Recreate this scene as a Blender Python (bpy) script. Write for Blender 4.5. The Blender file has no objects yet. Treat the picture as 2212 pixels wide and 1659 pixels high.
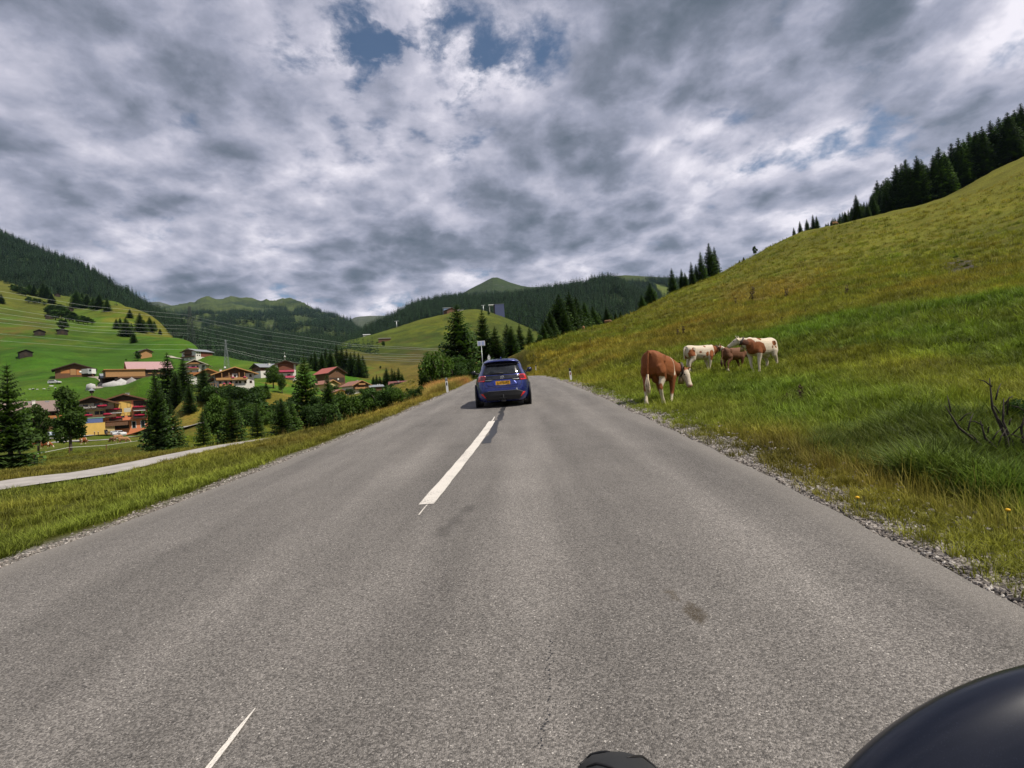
import bpy, bmesh, math, random
import numpy as np
from mathutils import Vector, Matrix, Euler
from mathutils.bvhtree import BVHTree

random.seed(7); rng = np.random.default_rng(11)
scene = bpy.context.scene
COL = scene.collection
R_ = math.radians

# ------------------------------------------------------------------ camera
F = 1106.0                       # focal length in sketch units (picture 2212 x 1659 units)
ROLL, PITCH = R_(4.0), R_(1.5)
CAM = np.array([0.0, 0.0, 1.35])
_r0 = np.array([1.0, 0, 0]); _u0 = np.array([0, -math.sin(PITCH), math.cos(PITCH)])
FWD = np.array([0, math.cos(PITCH), math.sin(PITCH)])
RIGHT = math.cos(ROLL) * _r0 - math.sin(ROLL) * _u0
UP = math.cos(ROLL) * _u0 + math.sin(ROLL) * _r0

cam_data = bpy.data.cameras.new("camera"); cam = bpy.data.objects.new("camera", cam_data)
COL.objects.link(cam); scene.camera = cam
cam_data.sensor_width = 36.0; cam_data.lens = 18.0
cam_data.clip_start = 0.05; cam_data.clip_end = 30000.0
mw = Matrix.Identity(4)
for i in range(3):
    mw[i][0] = RIGHT[i]; mw[i][1] = UP[i]; mw[i][2] = -FWD[i]; mw[i][3] = CAM[i]
cam.matrix_world = mw

def ray(qx, qy):
    return (qx - 1106.0) / F * RIGHT - (qy - 829.5) / F * UP + FWD
def P(qx, qy, d):
    return CAM + d * ray(qx, qy)
def proj(p):
    v = np.asarray(p, float) - CAM
    z = v @ FWD
    zz = np.where(np.abs(z) < 1e-6, 1e-6, z)
    return 1106.0 + F * (v @ RIGHT) / zz, 829.5 - F * (v @ UP) / zz, z

# ------------------------------------------------------------------ sun, sky, exposure
SUN_AZ, SUN_EL = R_(113.0), R_(56.0)
sdir = Vector((math.sin(SUN_AZ) * math.cos(SUN_EL), math.cos(SUN_AZ) * math.cos(SUN_EL), math.sin(SUN_EL)))
sun_d = bpy.data.lights.new("sun", "SUN"); sun = bpy.data.objects.new("sun", sun_d); COL.objects.link(sun)
sun_d.energy = 4.3; sun_d.angle = R_(0.7); sun_d.color = (1.0, 0.93, 0.82)
sun.rotation_euler = sdir.to_track_quat('Z', 'Y').to_euler(); sun.location = (60, -10, 90)

scene.view_settings.view_transform = 'Standard'; scene.view_settings.look = 'None'
scene.view_settings.gamma = 1.0; scene.view_settings.use_curve_mapping = False
scene.view_settings.exposure = 0.22

world = bpy.data.worlds.new("World"); scene.world = world; world.use_nodes = True
WT = world.node_tree; WT.nodes.clear()
class NT:
    """tiny helper for node trees"""
    def __init__(s, t): s.t = t
    def n(s, typ, ins=None, **kw):
        nd = s.t.nodes.new(typ)
        for k, v in kw.items(): setattr(nd, k, v)
        for k, v in (ins or {}).items():
            sock = nd.inputs[k]
            if isinstance(v, bpy.types.NodeSocket): s.t.links.new(v, sock)
            elif isinstance(v, bpy.types.Node): s.t.links.new(v.outputs[0], sock)
            else:
                if sock.type == 'RGBA' and len(v) == 3: v = (*v, 1)
                sock.default_value = v
        return nd
    def math(s, op, a, b=0.0, c=None, clamp=False):
        ins = {0: a, 1: b}
        if c is not None: ins[2] = c
        return s.n('ShaderNodeMath', ins, operation=op, use_clamp=clamp).outputs[0]
    def vmath(s, op, a, b=(0, 0, 0)):
        nd = s.n('ShaderNodeVectorMath', {0: a, 1: b}, operation=op)
        return nd.outputs['Value'] if op in ('DOT_PRODUCT', 'LENGTH', 'DISTANCE') else nd.outputs[0]
    def noise(s, vec, scale, detail=4.0, rough=0.55, dist=0.0, dim='3D', w=None):
        ins = {'Vector': vec, 'Scale': scale, 'Detail': detail, 'Roughness': rough, 'Distortion': dist}
        if w is not None: ins['W'] = w; dim = '4D'
        return s.n('ShaderNodeTexNoise', ins, noise_dimensions=dim)
    def mix(s, f, a, b, typ='MIX'):
        nd = s.n('ShaderNodeMix', data_type='RGBA', blend_type=typ)
        for k, v in ((0, f), (6, a), (7, b)):
            sock = nd.inputs[k]
            if isinstance(v, bpy.types.NodeSocket): s.t.links.new(v, sock)
            elif isinstance(v, bpy.types.Node): s.t.links.new(v.outputs[0], sock)
            else:
                if k and len(v) == 3: v = (*v, 1)
                sock.default_value = v
        return nd.outputs[2]
    def ramp(s, fac, stops, interp='LINEAR'):
        nd = s.n('ShaderNodeValToRGB', {0: fac}); cr = nd.color_ramp; cr.interpolation = interp
        while len(cr.elements) < len(stops): cr.elements.new(0.5)
        for e, (p, c) in zip(cr.elements, stops):
            e.position = p
            e.color = (c, c, c, 1) if isinstance(c, (int, float)) else (*c, 1)
        return nd.outputs[0]
    def mapr(s, v, a, b, c=0.0, d=1.0, smooth=True):
        nd = s.n('ShaderNodeMapRange', {0: v, 1: a, 2: b, 3: c, 4: d}, interpolation_type='SMOOTHSTEP' if smooth else 'LINEAR')
        return nd.outputs[0]

def build_sky():
    T = NT(WT)
    S = 0.1
    sky = T.n('ShaderNodeTexSky', sky_type='NISHITA'); sky.sun_disc = False
    sky.sun_elevation = SUN_EL; sky.sun_rotation = SUN_AZ; sky.altitude = 1200
    tc = T.n('ShaderNodeTexCoord'); d = T.vmath('NORMALIZE', tc.outputs['Generated'])
    sep = T.n('ShaderNodeSeparateXYZ', {0: d})
    z = T.math('MAXIMUM', sep.outputs[2], 0.0)
    den = T.math('ADD', z, 0.27)
    px = T.math('DIVIDE', sep.outputs[0], den); py = T.math('DIVIDE', sep.outputs[1], den)
    pv0 = T.n('ShaderNodeCombineXYZ', {0: px, 1: py, 2: 0.0}).outputs[0]
    wp = T.n('ShaderNodeTexNoise', {'Vector': pv0, 'Scale': 2.3, 'Detail': 3.0, 'Roughness': .5})
    pv = T.vmath('ADD', pv0, T.vmath('MULTIPLY', T.vmath('SUBTRACT', wp.outputs['Color'], (.5, .5, .5)), (.11, .11, 0)))
    wf = T.n('ShaderNodeTexNoise', {'Vector': pv0, 'Scale': 11.0, 'Detail': 5.0, 'Roughness': .6})
    pf = T.vmath('ADD', pv, T.vmath('MULTIPLY', T.vmath('SUBTRACT', wf.outputs['Color'], (.5, .5, .5)), (.13, .13, 0)))
    def puff(vec, sc):
        v = T.n('ShaderNodeTexVoronoi', {'Vector': vec, 'Scale': sc, 'Detail': 1.0, 'Roughness': .5, 'Lacunarity': 2.3}, feature='F1', normalize=True, voronoi_dimensions='2D')
        return T.math('SUBTRACT', 1.0, T.math('MULTIPLY', v.outputs['Distance'], 1.3))
    def lump(vec, dt, k=.42):
        big = T.noise(vec, 1.7, 2.0, 0.5, 0.0, w=5.2).outputs[0]
        mid = T.noise(vec, 4.3, dt, 0.50, 0.0, w=1.9).outputs[0]
        return T.math('ADD', T.math('MULTIPLY', big, .52), T.math('MULTIPLY', mid, k))
    l0 = lump(pv, 6.0)
    c0 = T.math('ADD', l0, T.math('MULTIPLY', puff(pf, 4.8), .27))
    c1 = T.math('ADD', lump(T.vmath('ADD', pv, (0.06, -0.04, 0.0)), 2.0), T.math('MULTIPLY', puff(T.vmath('ADD', pf, (0.05, -0.035, 0.0)), 4.8), .27))
    fine = T.noise(pv, 14.0, 6.0, .6, 0.0, w=2.2).outputs[0]
    gap = None
    for (qx, qy, w, a) in ((730, 90, .012, .12), (850, 40, .009, .12), (960, 120, .012, .14), (1120, 130, .008, .12), (800, 200, .008, .10), (560, 175, .005, .13), (385, 215, .004, .16), (1940, 75, .008, .22), (1640, 15, .006, .17), (1250, 30, .006, .10), (1010, 240, .006, .11), (1990, 235, .004, .15), (480, 100, .004, .10)):
        g = ray(qx, qy); g = g / np.linalg.norm(g)
        dt = T.vmath('DOT_PRODUCT', d, tuple(g))
        k = T.mapr(dt, 1 - w * .75, 1.0, 0.0, a * .62)
        gap = k if gap is None else T.math('ADD', gap, k)
    gap = T.math('MULTIPLY', gap, T.mapr(T.noise(pf, 7.0, 5.0, .62, w=4.4).outputs[0], .40, .62, .12, 1.0))
    dens = T.math('ADD', T.math('SUBTRACT', c0, gap), T.math('MULTIPLY', T.math('SUBTRACT', fine, .5), .46))
    cover = T.mapr(dens, 0.37, 0.56)
    lit = T.math('SUBTRACT', c0, c1)
    thick = T.mapr(c0, 0.48, 0.80)
    br = T.math('ADD', T.math('SUBTRACT', .80, T.math('MULTIPLY', thick, .66)), T.math('MULTIPLY', lit, 3.0))
    br = T.math('ADD', br, T.math('MULTIPLY', T.math('SUBTRACT', fine, 0.5), 0.66))
    broad = T.noise(pv0, .8, 2.0, .5, w=8.3).outputs[0]
    br = T.math('ADD', br, T.math('MULTIPLY', T.math('SUBTRACT', broad, .5), .5))
    col = T.ramp(br, [(0.0, (.105, .128, .165)), (0.22, (.17, .19, .245)), (0.46, (.305, .318, .405)), (0.70, (.49, .485, .575)), (1.0, (.82, .785, .85))])
    hz = T.mapr(z, 0.0, 0.16, 0.45, 0.0)
    col = T.mix(hz, col, (.30, .345, .43))
    colS = T.mix(1.0, col, (1 / S, 1 / S, 1 / S), 'MULTIPLY')
    blue = T.mix(1.0, sky, (.78, .80, .80), 'MULTIPLY')
    fin = T.mix(cover, blue, colS)
    bg = T.n('ShaderNodeBackground', {'Color': fin, 'Strength': S})
    out = T.n('ShaderNodeOutputWorld', {'Surface': bg})
build_sky()
world.cycles.sampling_method = 'MANUAL'; world.cycles.sample_map_resolution = 512

scene.render.engine = 'CYCLES'
cy = scene.cycles
cy.max_bounces = 6; cy.diffuse_bounces = 3; cy.glossy_bounces = 3; cy.transmission_bounces = 4; cy.transparent_max_bounces = 12
cy.volume_bounces = 0; cy.use_denoising = True
cy.sample_clamp_indirect = 6.0
scene.render.use_persistent_data = False

# ------------------------------------------------------------------ object helpers
def tag(o, label=None, cat=None, group=None, kind=None):
    if label: o['label'] = label
    if cat: o['category'] = cat
    if group: o['group'] = group
    if kind: o['kind'] = kind
    return o
def empty(name, loc=(0, 0, 0), rz=0.0, scale=1.0):
    o = bpy.data.objects.new(name, None); COL.objects.link(o)
    o.empty_display_size = 0.2
    o.location = loc; o.rotation_euler = (0, 0, rz); o.scale = (scale,) * 3
    return o
def link(name, mesh, parent=None, loc=None, rot=None, scale=None):
    o = bpy.data.objects.new(name, mesh); COL.objects.link(o)
    if parent: o.parent = parent
    if loc is not None: o.location = loc
    if rot is not None: o.rotation_euler = rot
    if scale is not None: o.scale = scale if hasattr(scale, '__len__') else (scale,) * 3
    return o
def np_mesh(name, V, quads=None, tris=None, mats=(), smooth=False, attrs=None, midx=None):
    """fast mesh from arrays; attrs: {name: (n,) or (n,3) per vertex}"""
    me = bpy.data.meshes.new(name)
    V = np.asarray(V, np.float32)
    nq = 0 if quads is None else len(quads); nt = 0 if tris is None else len(tris)
    me.vertices.add(len(V)); me.vertices.foreach_set("co", V.ravel())
    li = []
    if nq: li.append(np.asarray(quads, np.int32).ravel())
    if nt: li.append(np.asarray(tris, np.int32).ravel())
    li = np.concatenate(li)
    me.loops.add(len(li)); me.loops.foreach_set("vertex_index", li)
    me.polygons.add(nq + nt)
    ls = np.concatenate([np.arange(nq) * 4, nq * 4 + np.arange(nt) * 3]).astype(np.int32)
    me.polygons.foreach_set("loop_start", ls)
    if smooth: me.polygons.foreach_set("use_smooth", np.ones(nq + nt, bool))
    for m in mats: me.materials.append(m)
    if midx is not None: me.polygons.foreach_set("material_index", np.asarray(midx, np.int32))
    for k, a in (attrs or {}).items():
        a = np.asarray(a, np.float32)
        if a.ndim == 1:
            at = me.attributes.new(k, 'FLOAT', 'POINT'); at.data.foreach_set("value", a)
        else:
            at = me.attributes.new(k, 'FLOAT_COLOR', 'POINT')
            b = np.ones((len(a), 4), np.float32); b[:, :3] = a; at.data.foreach_set("color", b.ravel())
    me.update(calc_edges=True)
    return me

class MB:
    """collects boxes, prisms, tubes and lofts into one mesh"""
    def __init__(s): s.v = []; s.f = []; s.sm = []
    def add(s, vs, fs, smooth=False):
        b = len(s.v); s.v += [tuple(map(float, v)) for v in vs]
        s.f += [tuple(i + b for i in f) for f in fs]; s.sm += [smooth] * len(fs); return s
    def box(s, c, size, rot=None):
        x, y, z = (k / 2 for k in size); vs = []
        for dx, dy, dz in ((-1, -1, -1), (1, -1, -1), (1, 1, -1), (-1, 1, -1), (-1, -1, 1), (1, -1, 1), (1, 1, 1), (-1, 1, 1)):
            v = Vector((dx * x, dy * y, dz * z))
            if rot is not None: v = rot @ v
            vs.append((v.x + c[0], v.y + c[1], v.z + c[2]))
        return s.add(vs, [(0, 3, 2, 1), (4, 5, 6, 7), (0, 1, 5, 4), (1, 2, 6, 5), (2, 3, 7, 6), (3, 0, 4, 7)])
    def bb(s, lo, hi):
        return s.box([(a + b) / 2 for a, b in zip(lo, hi)], [b - a for a, b in zip(lo, hi)])
    def prism(s, poly, axis, a, b):
        """poly of 2-D points extruded along axis (0/1/2) from a to b"""
        n = len(poly); vs = []
        for t in (a, b):
            for (u, w) in poly:
                vs.append((t, u, w) if axis == 0 else (u, t, w) if axis == 1 else (u, w, t))
        fs = [tuple(range(n))[::-1], tuple(range(n, 2 * n))] + [(i, (i + 1) % n, n + (i + 1) % n, n + i) for i in range(n)]
        return s.add(vs, fs)
    def tube(s, pts, rad, seg=8, cap=True, smooth=True):
        pts = [Vector(p) for p in pts]; n = len(pts)
        rad = [rad] * n if not hasattr(rad, '__len__') else rad
        vs = []; prev = None
        for i, p in enumerate(pts):
            t = (pts[min(i + 1, n - 1)] - pts[max(i - 1, 0)]).normalized()
            ref = prev if prev is not None else (Vector((0, 0, 1)) if abs(t.z) < .9 else Vector((1, 0, 0)))
            a = t.cross(ref)
            if a.length < 1e-6: a = t.cross(Vector((0, 1, 0)))
            a.normalize(); b = a.cross(t).normalized(); prev = b
            for k in range(seg):
                an = 2 * math.pi * k / seg
                vs.append(p + (a * math.cos(an) + b * math.sin(an)) * rad[i])
        fs = []
        for i in range(n - 1):
            for k in range(seg):
                fs.append((i * seg + k, i * seg + (k + 1) % seg, (i + 1) * seg + (k + 1) % seg, (i + 1) * seg + k))
        if cap: fs += [tuple(range(seg))[::-1], tuple(range((n - 1) * seg, n * seg))]
        return s.add(vs, fs, smooth)
    def loft(s, rings, cap=True, smooth=True, closed=True):
        m = len(rings[0]); vs = [p for r in rings for p in r]; fs = []
        for i in range(len(rings) - 1):
            for k in range(m if closed else m - 1):
                fs.append((i * m + k, i * m + (k + 1) % m, (i + 1) * m + (k + 1) % m, (i + 1) * m + k))
        if cap: fs += [tuple(range(m))[::-1], tuple(range((len(rings) - 1) * m, len(rings) * m))]
        return s.add(vs, fs, smooth)
    def lathe(s, prof, c=(0, 0, 0), axis='Z', seg=24, smooth=True):
        rings = []
        for r, h in prof:
            ring = []
            for k in range(seg):
                a = 2 * math.pi * k / seg; u, v = r * math.cos(a), r * math.sin(a)
                ring.append((c[0] + u, c[1] + v, c[2] + h) if axis == 'Z' else (c[0] + h, c[1] + u, c[2] + v) if axis == 'X' else (c[0] + v, c[1] + h, c[2] + u))
            rings.append(ring)
        return s.loft(rings, True, smooth)
    def mesh(s, name, mat):
        me = bpy.data.meshes.new(name); me.from_pydata(s.v, [], s.f)
        for i, p in enumerate(me.polygons): p.use_smooth = s.sm[i]
        me.update(); 
        if mat: me.materials.append(mat)
        bm = bmesh.new(); bm.from_mesh(me); bmesh.ops.recalc_face_normals(bm, faces=bm.faces); bm.to_mesh(me); bm.free()
        return me
    def build(s, name, mat, parent=None, **kw):
        return link(name, s.mesh(name, mat), parent, **kw)
def bevel(o, w, seg=2):
    m = o.modifiers.new("bevel", 'BEVEL'); m.width = w; m.segments = seg; m.limit_method = 'ANGLE'; m.angle_limit = R_(35)
    return o

# ------------------------------------------------------------------ materials
MATS = {}
def mat(name, col, rough=0.7, metal=0.0, spec=0.5, var=0.12, vscale=3.0, bump=0.0, bscale=30.0, coat=0.0, streak=None, emit=None):
    """principled with noise variation in object space"""
    if name in MATS: return MATS[name]
    m = bpy.data.materials.new(name); m.use_nodes = True; t = m.node_tree; t.nodes.clear(); T = NT(t)
    tc = T.n('ShaderNodeTexCoord'); vec = tc.outputs['Object']
    if streak: vec = T.vmath('MULTIPLY', vec, streak)
    c = col
    if var > 0:
        nz = T.noise(vec, vscale, 5.0, 0.6).outputs[0]
        f = T.mapr(nz, 0.25, 0.75, 1 - var, 1 + var)
        c = T.mix(1.0, (*col,), T.n('ShaderNodeCombineColor', {0: f, 1: f, 2: f}).outputs[0], 'MULTIPLY')
    b = T.n('ShaderNodeBsdfPrincipled', {'Base Color': c, 'Roughness': rough, 'Metallic': metal, 'Specular IOR Level': spec, 'Coat Weight': coat, 'Coat Roughness': 0.04})
    if bump > 0:
        bn = T.noise(vec, bscale, 4.0, 0.6).outputs[0]
        bp = T.n('ShaderNodeBump', {'Strength': bump, 'Distance': 0.02, 'Height': bn}); t.links.new(bp.outputs[0], b.inputs['Normal'])
    T.n('ShaderNodeOutputMaterial', {'Surface': b})
    MATS[name] = m; return m

# value noise on world xy (numpy) for relief and scatter
_NZ = rng.random((256, 256)).astype(np.float32)
def vnoise(x, y):
    xi = np.floor(x).astype(int); yi = np.floor(y).astype(int)
    fx = x - xi; fy = y - yi; fx = fx * fx * (3 - 2 * fx); fy = fy * fy * (3 - 2 * fy)
    a = _NZ[xi & 255, yi & 255]; b = _NZ[(xi + 1) & 255, yi & 255]; c = _NZ[xi & 255, (yi + 1) & 255]; d = _NZ[(xi + 1) & 255, (yi + 1) & 255]
    return (a * (1 - fx) + b * fx) * (1 - fy) + (c * (1 - fx) + d * fx) * fy
def fbm(x, y, s, o=4):
    r = 0; a = 1; t = 0
    for i in range(o):
        r = r + a * (vnoise(x * s + 17.3 * i, y * s + 9.1 * i) - .5); t += a; a *= .55; s *= 2.03
    return r / t * 2
def sstep(a, b, x):
    t = np.clip((x - a) / (b - a), 0, 1); return t * t * (3 - 2 * t)
# ------------------------------------------------------------------ the lie of the land
RY = np.array([-60, -30, 0, 4, 9.4, 14.5, 20.4, 28, 36, 50, 65, 85, 120, 170, 260.])
RCX = np.array([-4.7, -2.7, -1.08, -.84, -.5, -.33, -.22, -.13, -.12, -.4, -1.6, -4.6, -13, -30, -70])
RCZ = np.array([-3.9, -1.9, .08, .34, .66, .99, 1.4, 1.92, 2.45, 3.32, 4.0, 4.4, 4.4, 3.2, 0])
HALF = 3.2
_yy = np.linspace(-60, 260, 3201)
def _gs(v, s):
    k = np.exp(-.5 * (np.arange(-60, 61) * .1 / s) ** 2); k /= k.sum()
    return np.convolve(np.pad(v, 60, mode='reflect', reflect_type='odd'), k, 'valid')
_cx = _gs(np.interp(_yy, RY, RCX), 2.0); _cz = _gs(np.interp(_yy, RY, RCZ), 2.0)
def road_cx(y): return np.interp(y, _yy, _cx)
def road_z(y): return np.interp(y, _yy, _cz)
_dx = np.gradient(_cx, _yy)
def road_u(x, y):                      # signed distance across the road from its centre line
    return (x - road_cx(y)) / np.sqrt(1 + np.interp(y, _yy, _dx) ** 2)

O = np.array([0.0, -8.0]); ZR = 1.35
PTS_Q = """
0 1120 6.5;0 1062 11.5;0 1042 14;0 1030 16.5;200 1085 7;200 1035 14.3;378 992 18;378 985 20;540 962 21.5;700 935 25;500 1000 10;700 955 12
780 925 14;850 890 22;960 838 42;20 1022 38;100 1005 42;100 985 85;165 965 105;240 960 120;300 965 70;345 983 58;300 945 140;240 941 163;120 942 160;20 950 150
470 968 60;553 947 75;605 945 70;655 930 85;560 922 110;430 935 125;500 914 140;583 904 150;405 918 146;400 870 157;450 900 148;450 862 160;520 872 159;600 882 156
600 850 170;500 838 169;600 832 190;680 850 190;700 872 150;520 834 172;585 813 212;620 818 206;560 830 184;712 829 230;770 849 190;865 847 190;810 846 208;740 858 170
900 838 240;800 812 290;850 792 340;950 788 300;1000 806 110;1060 796 130;1100 788 120;985 792 130;1050 787 150;1130 778 120;900 862 60;860 880 34
150 943 148;200 942.5 154;260 941 158;310 939 160;345 937 161;204 931 168;274 931 174;360 925 166;330 905 180;380 880 163;250 962 118;330 957 112;380 945 125;200 975 92;120 977 96;60 948 160;300 900 185;200 900 180;430 834 222;440 838 200;420 830 245;
100 850 200;0 832 230;50 840 205;200 852 198;300 846 190;390 846 182;220 836 214;165 813 245;300 829 215;300 818 240;340 842 190
0 800 280;55 768 300;0 750 340;200 780 320;87 727 400;0 690 470;135 720 420;315 771 330;315 740 400;250 740 420;250 700 520;340 750 385;400 777 330;430 788 312
457 768 330;483 790 296;432 757 420;390 745 480;357 727 540;353 704 640;322 690 700;293 675 750;260 655 830;200 664 750;127 641 800;100 680 620;150 690 560;20 613 950;0 603 1000;0 650 640
480 850 420;540 840 420;560 832 520;420 830 700;360 790 1000;650 832 420;500 850 800;700 835 420;300 700 1200;0 630 1500
800 770 450;765 735 680;824 718 700;902 693 740;967 678 760;1028 668 760;1089 687 720;1133 709 680;900 740 520;900 770 420;1000 720 560;1000 760 400;1060 740 420
735 742 640;1150 745 500;1200 765 300;900 735 1000;1000 705 1100;800 765 1000;1100 730 1000;740 775 450;700 790 420
2212 1150 3.6;2212 1050 4.8;2212 900 7;2212 780 13;2212 700 20;2212 640 28;2212 560 80;2212 450 150;2000 1100 4;2000 1000 5.4;2000 900 7.5;2000 800 14;2000 720 22;2000 660 32;2000 570 95;2000 500 160
1800 1000 6.6;1800 900 9.5;1800 800 17;1800 730 28;1800 690 40;1800 600 110;1800 540 170;1600 900 11.5;1600 830 17.5;1655 803 22;1600 760 30;1600 700 55;1600 640 120
1450 878 14;1520 803 26;1500 760 36;1500 700 75;1500 650 140;1350 840 20;1350 780 36;1350 740 65;1350 715 110;1250 815 32;1250 770 55;1200 790 50;1180 780 65;1150 786 60;1230 745 90
1130 775 60;1150 761 75;1187 744 90;1223 727 112;1260 718 130;1309 706 165;1333 696 180;1382 673 195;1431 646 208;1458 633 210;1504 614 216;1561 592 222;1594 572 226;1660 537 233;1718 508 238;1769 495 240
1842 477 240;1934 457 240;2025 435 236;2098 395 225;2153 366 215;2212 342 205
1458 690 330;1594 630 340;1718 570 350;1934 520 350;2212 430 330;1300 735 280;1200 765 200;1150 785 160
"""
_ctl = [P(*map(float, s.split())) for ln in PTS_Q.strip().splitlines() for s in ln.split(';') if s.strip()]
_ctl += [np.array(v, float) for v in [(14, -6, .2), (30, -6, 4), (60, 0, 14), (150, 30, 60), (300, 90, 130), (-8, -6, -1.2), (-16, -5, -2), (-60, 0, -6), (-150, 20, -8),
                                      (-400, 80, -2), (-900, 250, 60), (5, -7, -.3), (-6, -7, -.8), (700, 500, 200), (500, 900, 150)]]
_ctl = np.array(_ctl)
def _uv(x, y):
    dx, dy = x - O[0], y - O[1]; r = np.hypot(dx, dy)
    return np.arctan2(dx, dy) * 2.2, np.log(r), r
_u, _v, _r = _uv(_ctl[:, 0], _ctl[:, 1]); _t = (_ctl[:, 2] - ZR) / _r
def _K(d2): return np.where(d2 > 1e-12, .5 * d2 * np.log(np.maximum(d2, 1e-12)), 0)
n_ = len(_ctl); _A = np.zeros((n_ + 3, n_ + 3))
_A[:n_, :n_] = _K((_u[:, None] - _u) ** 2 + (_v[:, None] - _v) ** 2) + np.eye(n_) * 2e-4
_A[:n_, n_] = 1; _A[:n_, n_ + 1] = _u; _A[:n_, n_ + 2] = _v; _A[n_:, :n_] = _A[:n_, n_:].T
_W = np.linalg.solve(_A, np.concatenate([_t, np.zeros(3)]))
def tps_z(x, y):
    sh = x.shape; x = x.ravel(); y = y.ravel(); out = np.empty_like(x)
    for a in range(0, len(x), 20000):
        u, v, r = _uv(x[a:a + 20000], y[a:a + 20000])
        k = _K((u[:, None] - _u) ** 2 + (v[:, None] - _v) ** 2)
        out[a:a + 20000] = ZR + r * (k @ _W[:n_] + _W[n_] + _W[n_ + 1] * u + _W[n_ + 2] * v)
    return out.reshape(sh)
def land_z(x, y):
    """height of the open ground"""
    z = tps_z(x, y)
    u = road_u(x, y); au = np.abs(u)
    yy = np.clip(y, -60, 260)
    near = sstep(190, 90, y)
    # grass relief
    r = np.hypot(x, y + 8)
    h = fbm(x, y, .55, 3) * .07 + fbm(x, y, .11, 3) * np.clip(r * .006, .05, .9) + np.abs(fbm(x * .6, y * 1.3, .33, 2)) * np.clip(r * .002, 0, .35)
    z = z + h * sstep(3.4, 6.0, au)
    side = np.where(u > 0, 1.0, 0.0)
    prof = road_z(yy) - np.where(au < HALF + .05, .07, .035 + .11 * sstep(HALF, HALF + 1.6, au) + (1 - side) * .25 * sstep(HALF + .4, HALF + 2.5, au)) + fbm(x, y, 2.2, 2) * .02 * (au > HALF + .1)
    w = np.maximum(sstep(HALF + .6, HALF + 4.2, au), 1 - near)
    return z * w + prof * (1 - w)

# polar grid round a point behind the camera
na, nr = 520, 380
_ph = np.linspace(R_(-88), R_(88), na); _rr = 2.2 * (1400 / 2.2) ** np.linspace(0, 1, nr)
PH, RR = np.meshgrid(_ph, _rr, indexing='ij')
GX = O[0] + RR * np.sin(PH); GY = O[1] + RR * np.cos(PH)
GZ = land_z(GX, GY)
def grid_quads(a, b):
    i = np.arange(a * b).reshape(a, b)
    return np.stack([i[:-1, :-1], i[1:, :-1], i[1:, 1:], i[:-1, 1:]], -1).reshape(-1, 4)
GV = np.stack([GX, GY, GZ], -1).reshape(-1, 3)
GQ = grid_quads(na, nr)

_bvh = BVHTree.FromPolygons([tuple(v) for v in GV.tolist()], GQ.tolist())
def gz(x, y):
    h = _bvh.ray_cast(Vector((x, y, 900)), Vector((0, 0, -1)))
    return h[0].z if h[0] else 0.0
def pick(qx, qy):
    """ground point seen at a sketch position"""
    d = Vector(ray(qx, qy)); h = _bvh.ray_cast(Vector(CAM), d.normalized())
    return np.array(h[0]) if h[0] else None
def at(qx, d, qy=829.5):
    """ground point in the direction of a sketch column, d metres ahead"""
    p = CAM + d * ray(qx, qy)
    return np.array([p[0], p[1], gz(p[0], p[1])])

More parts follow.
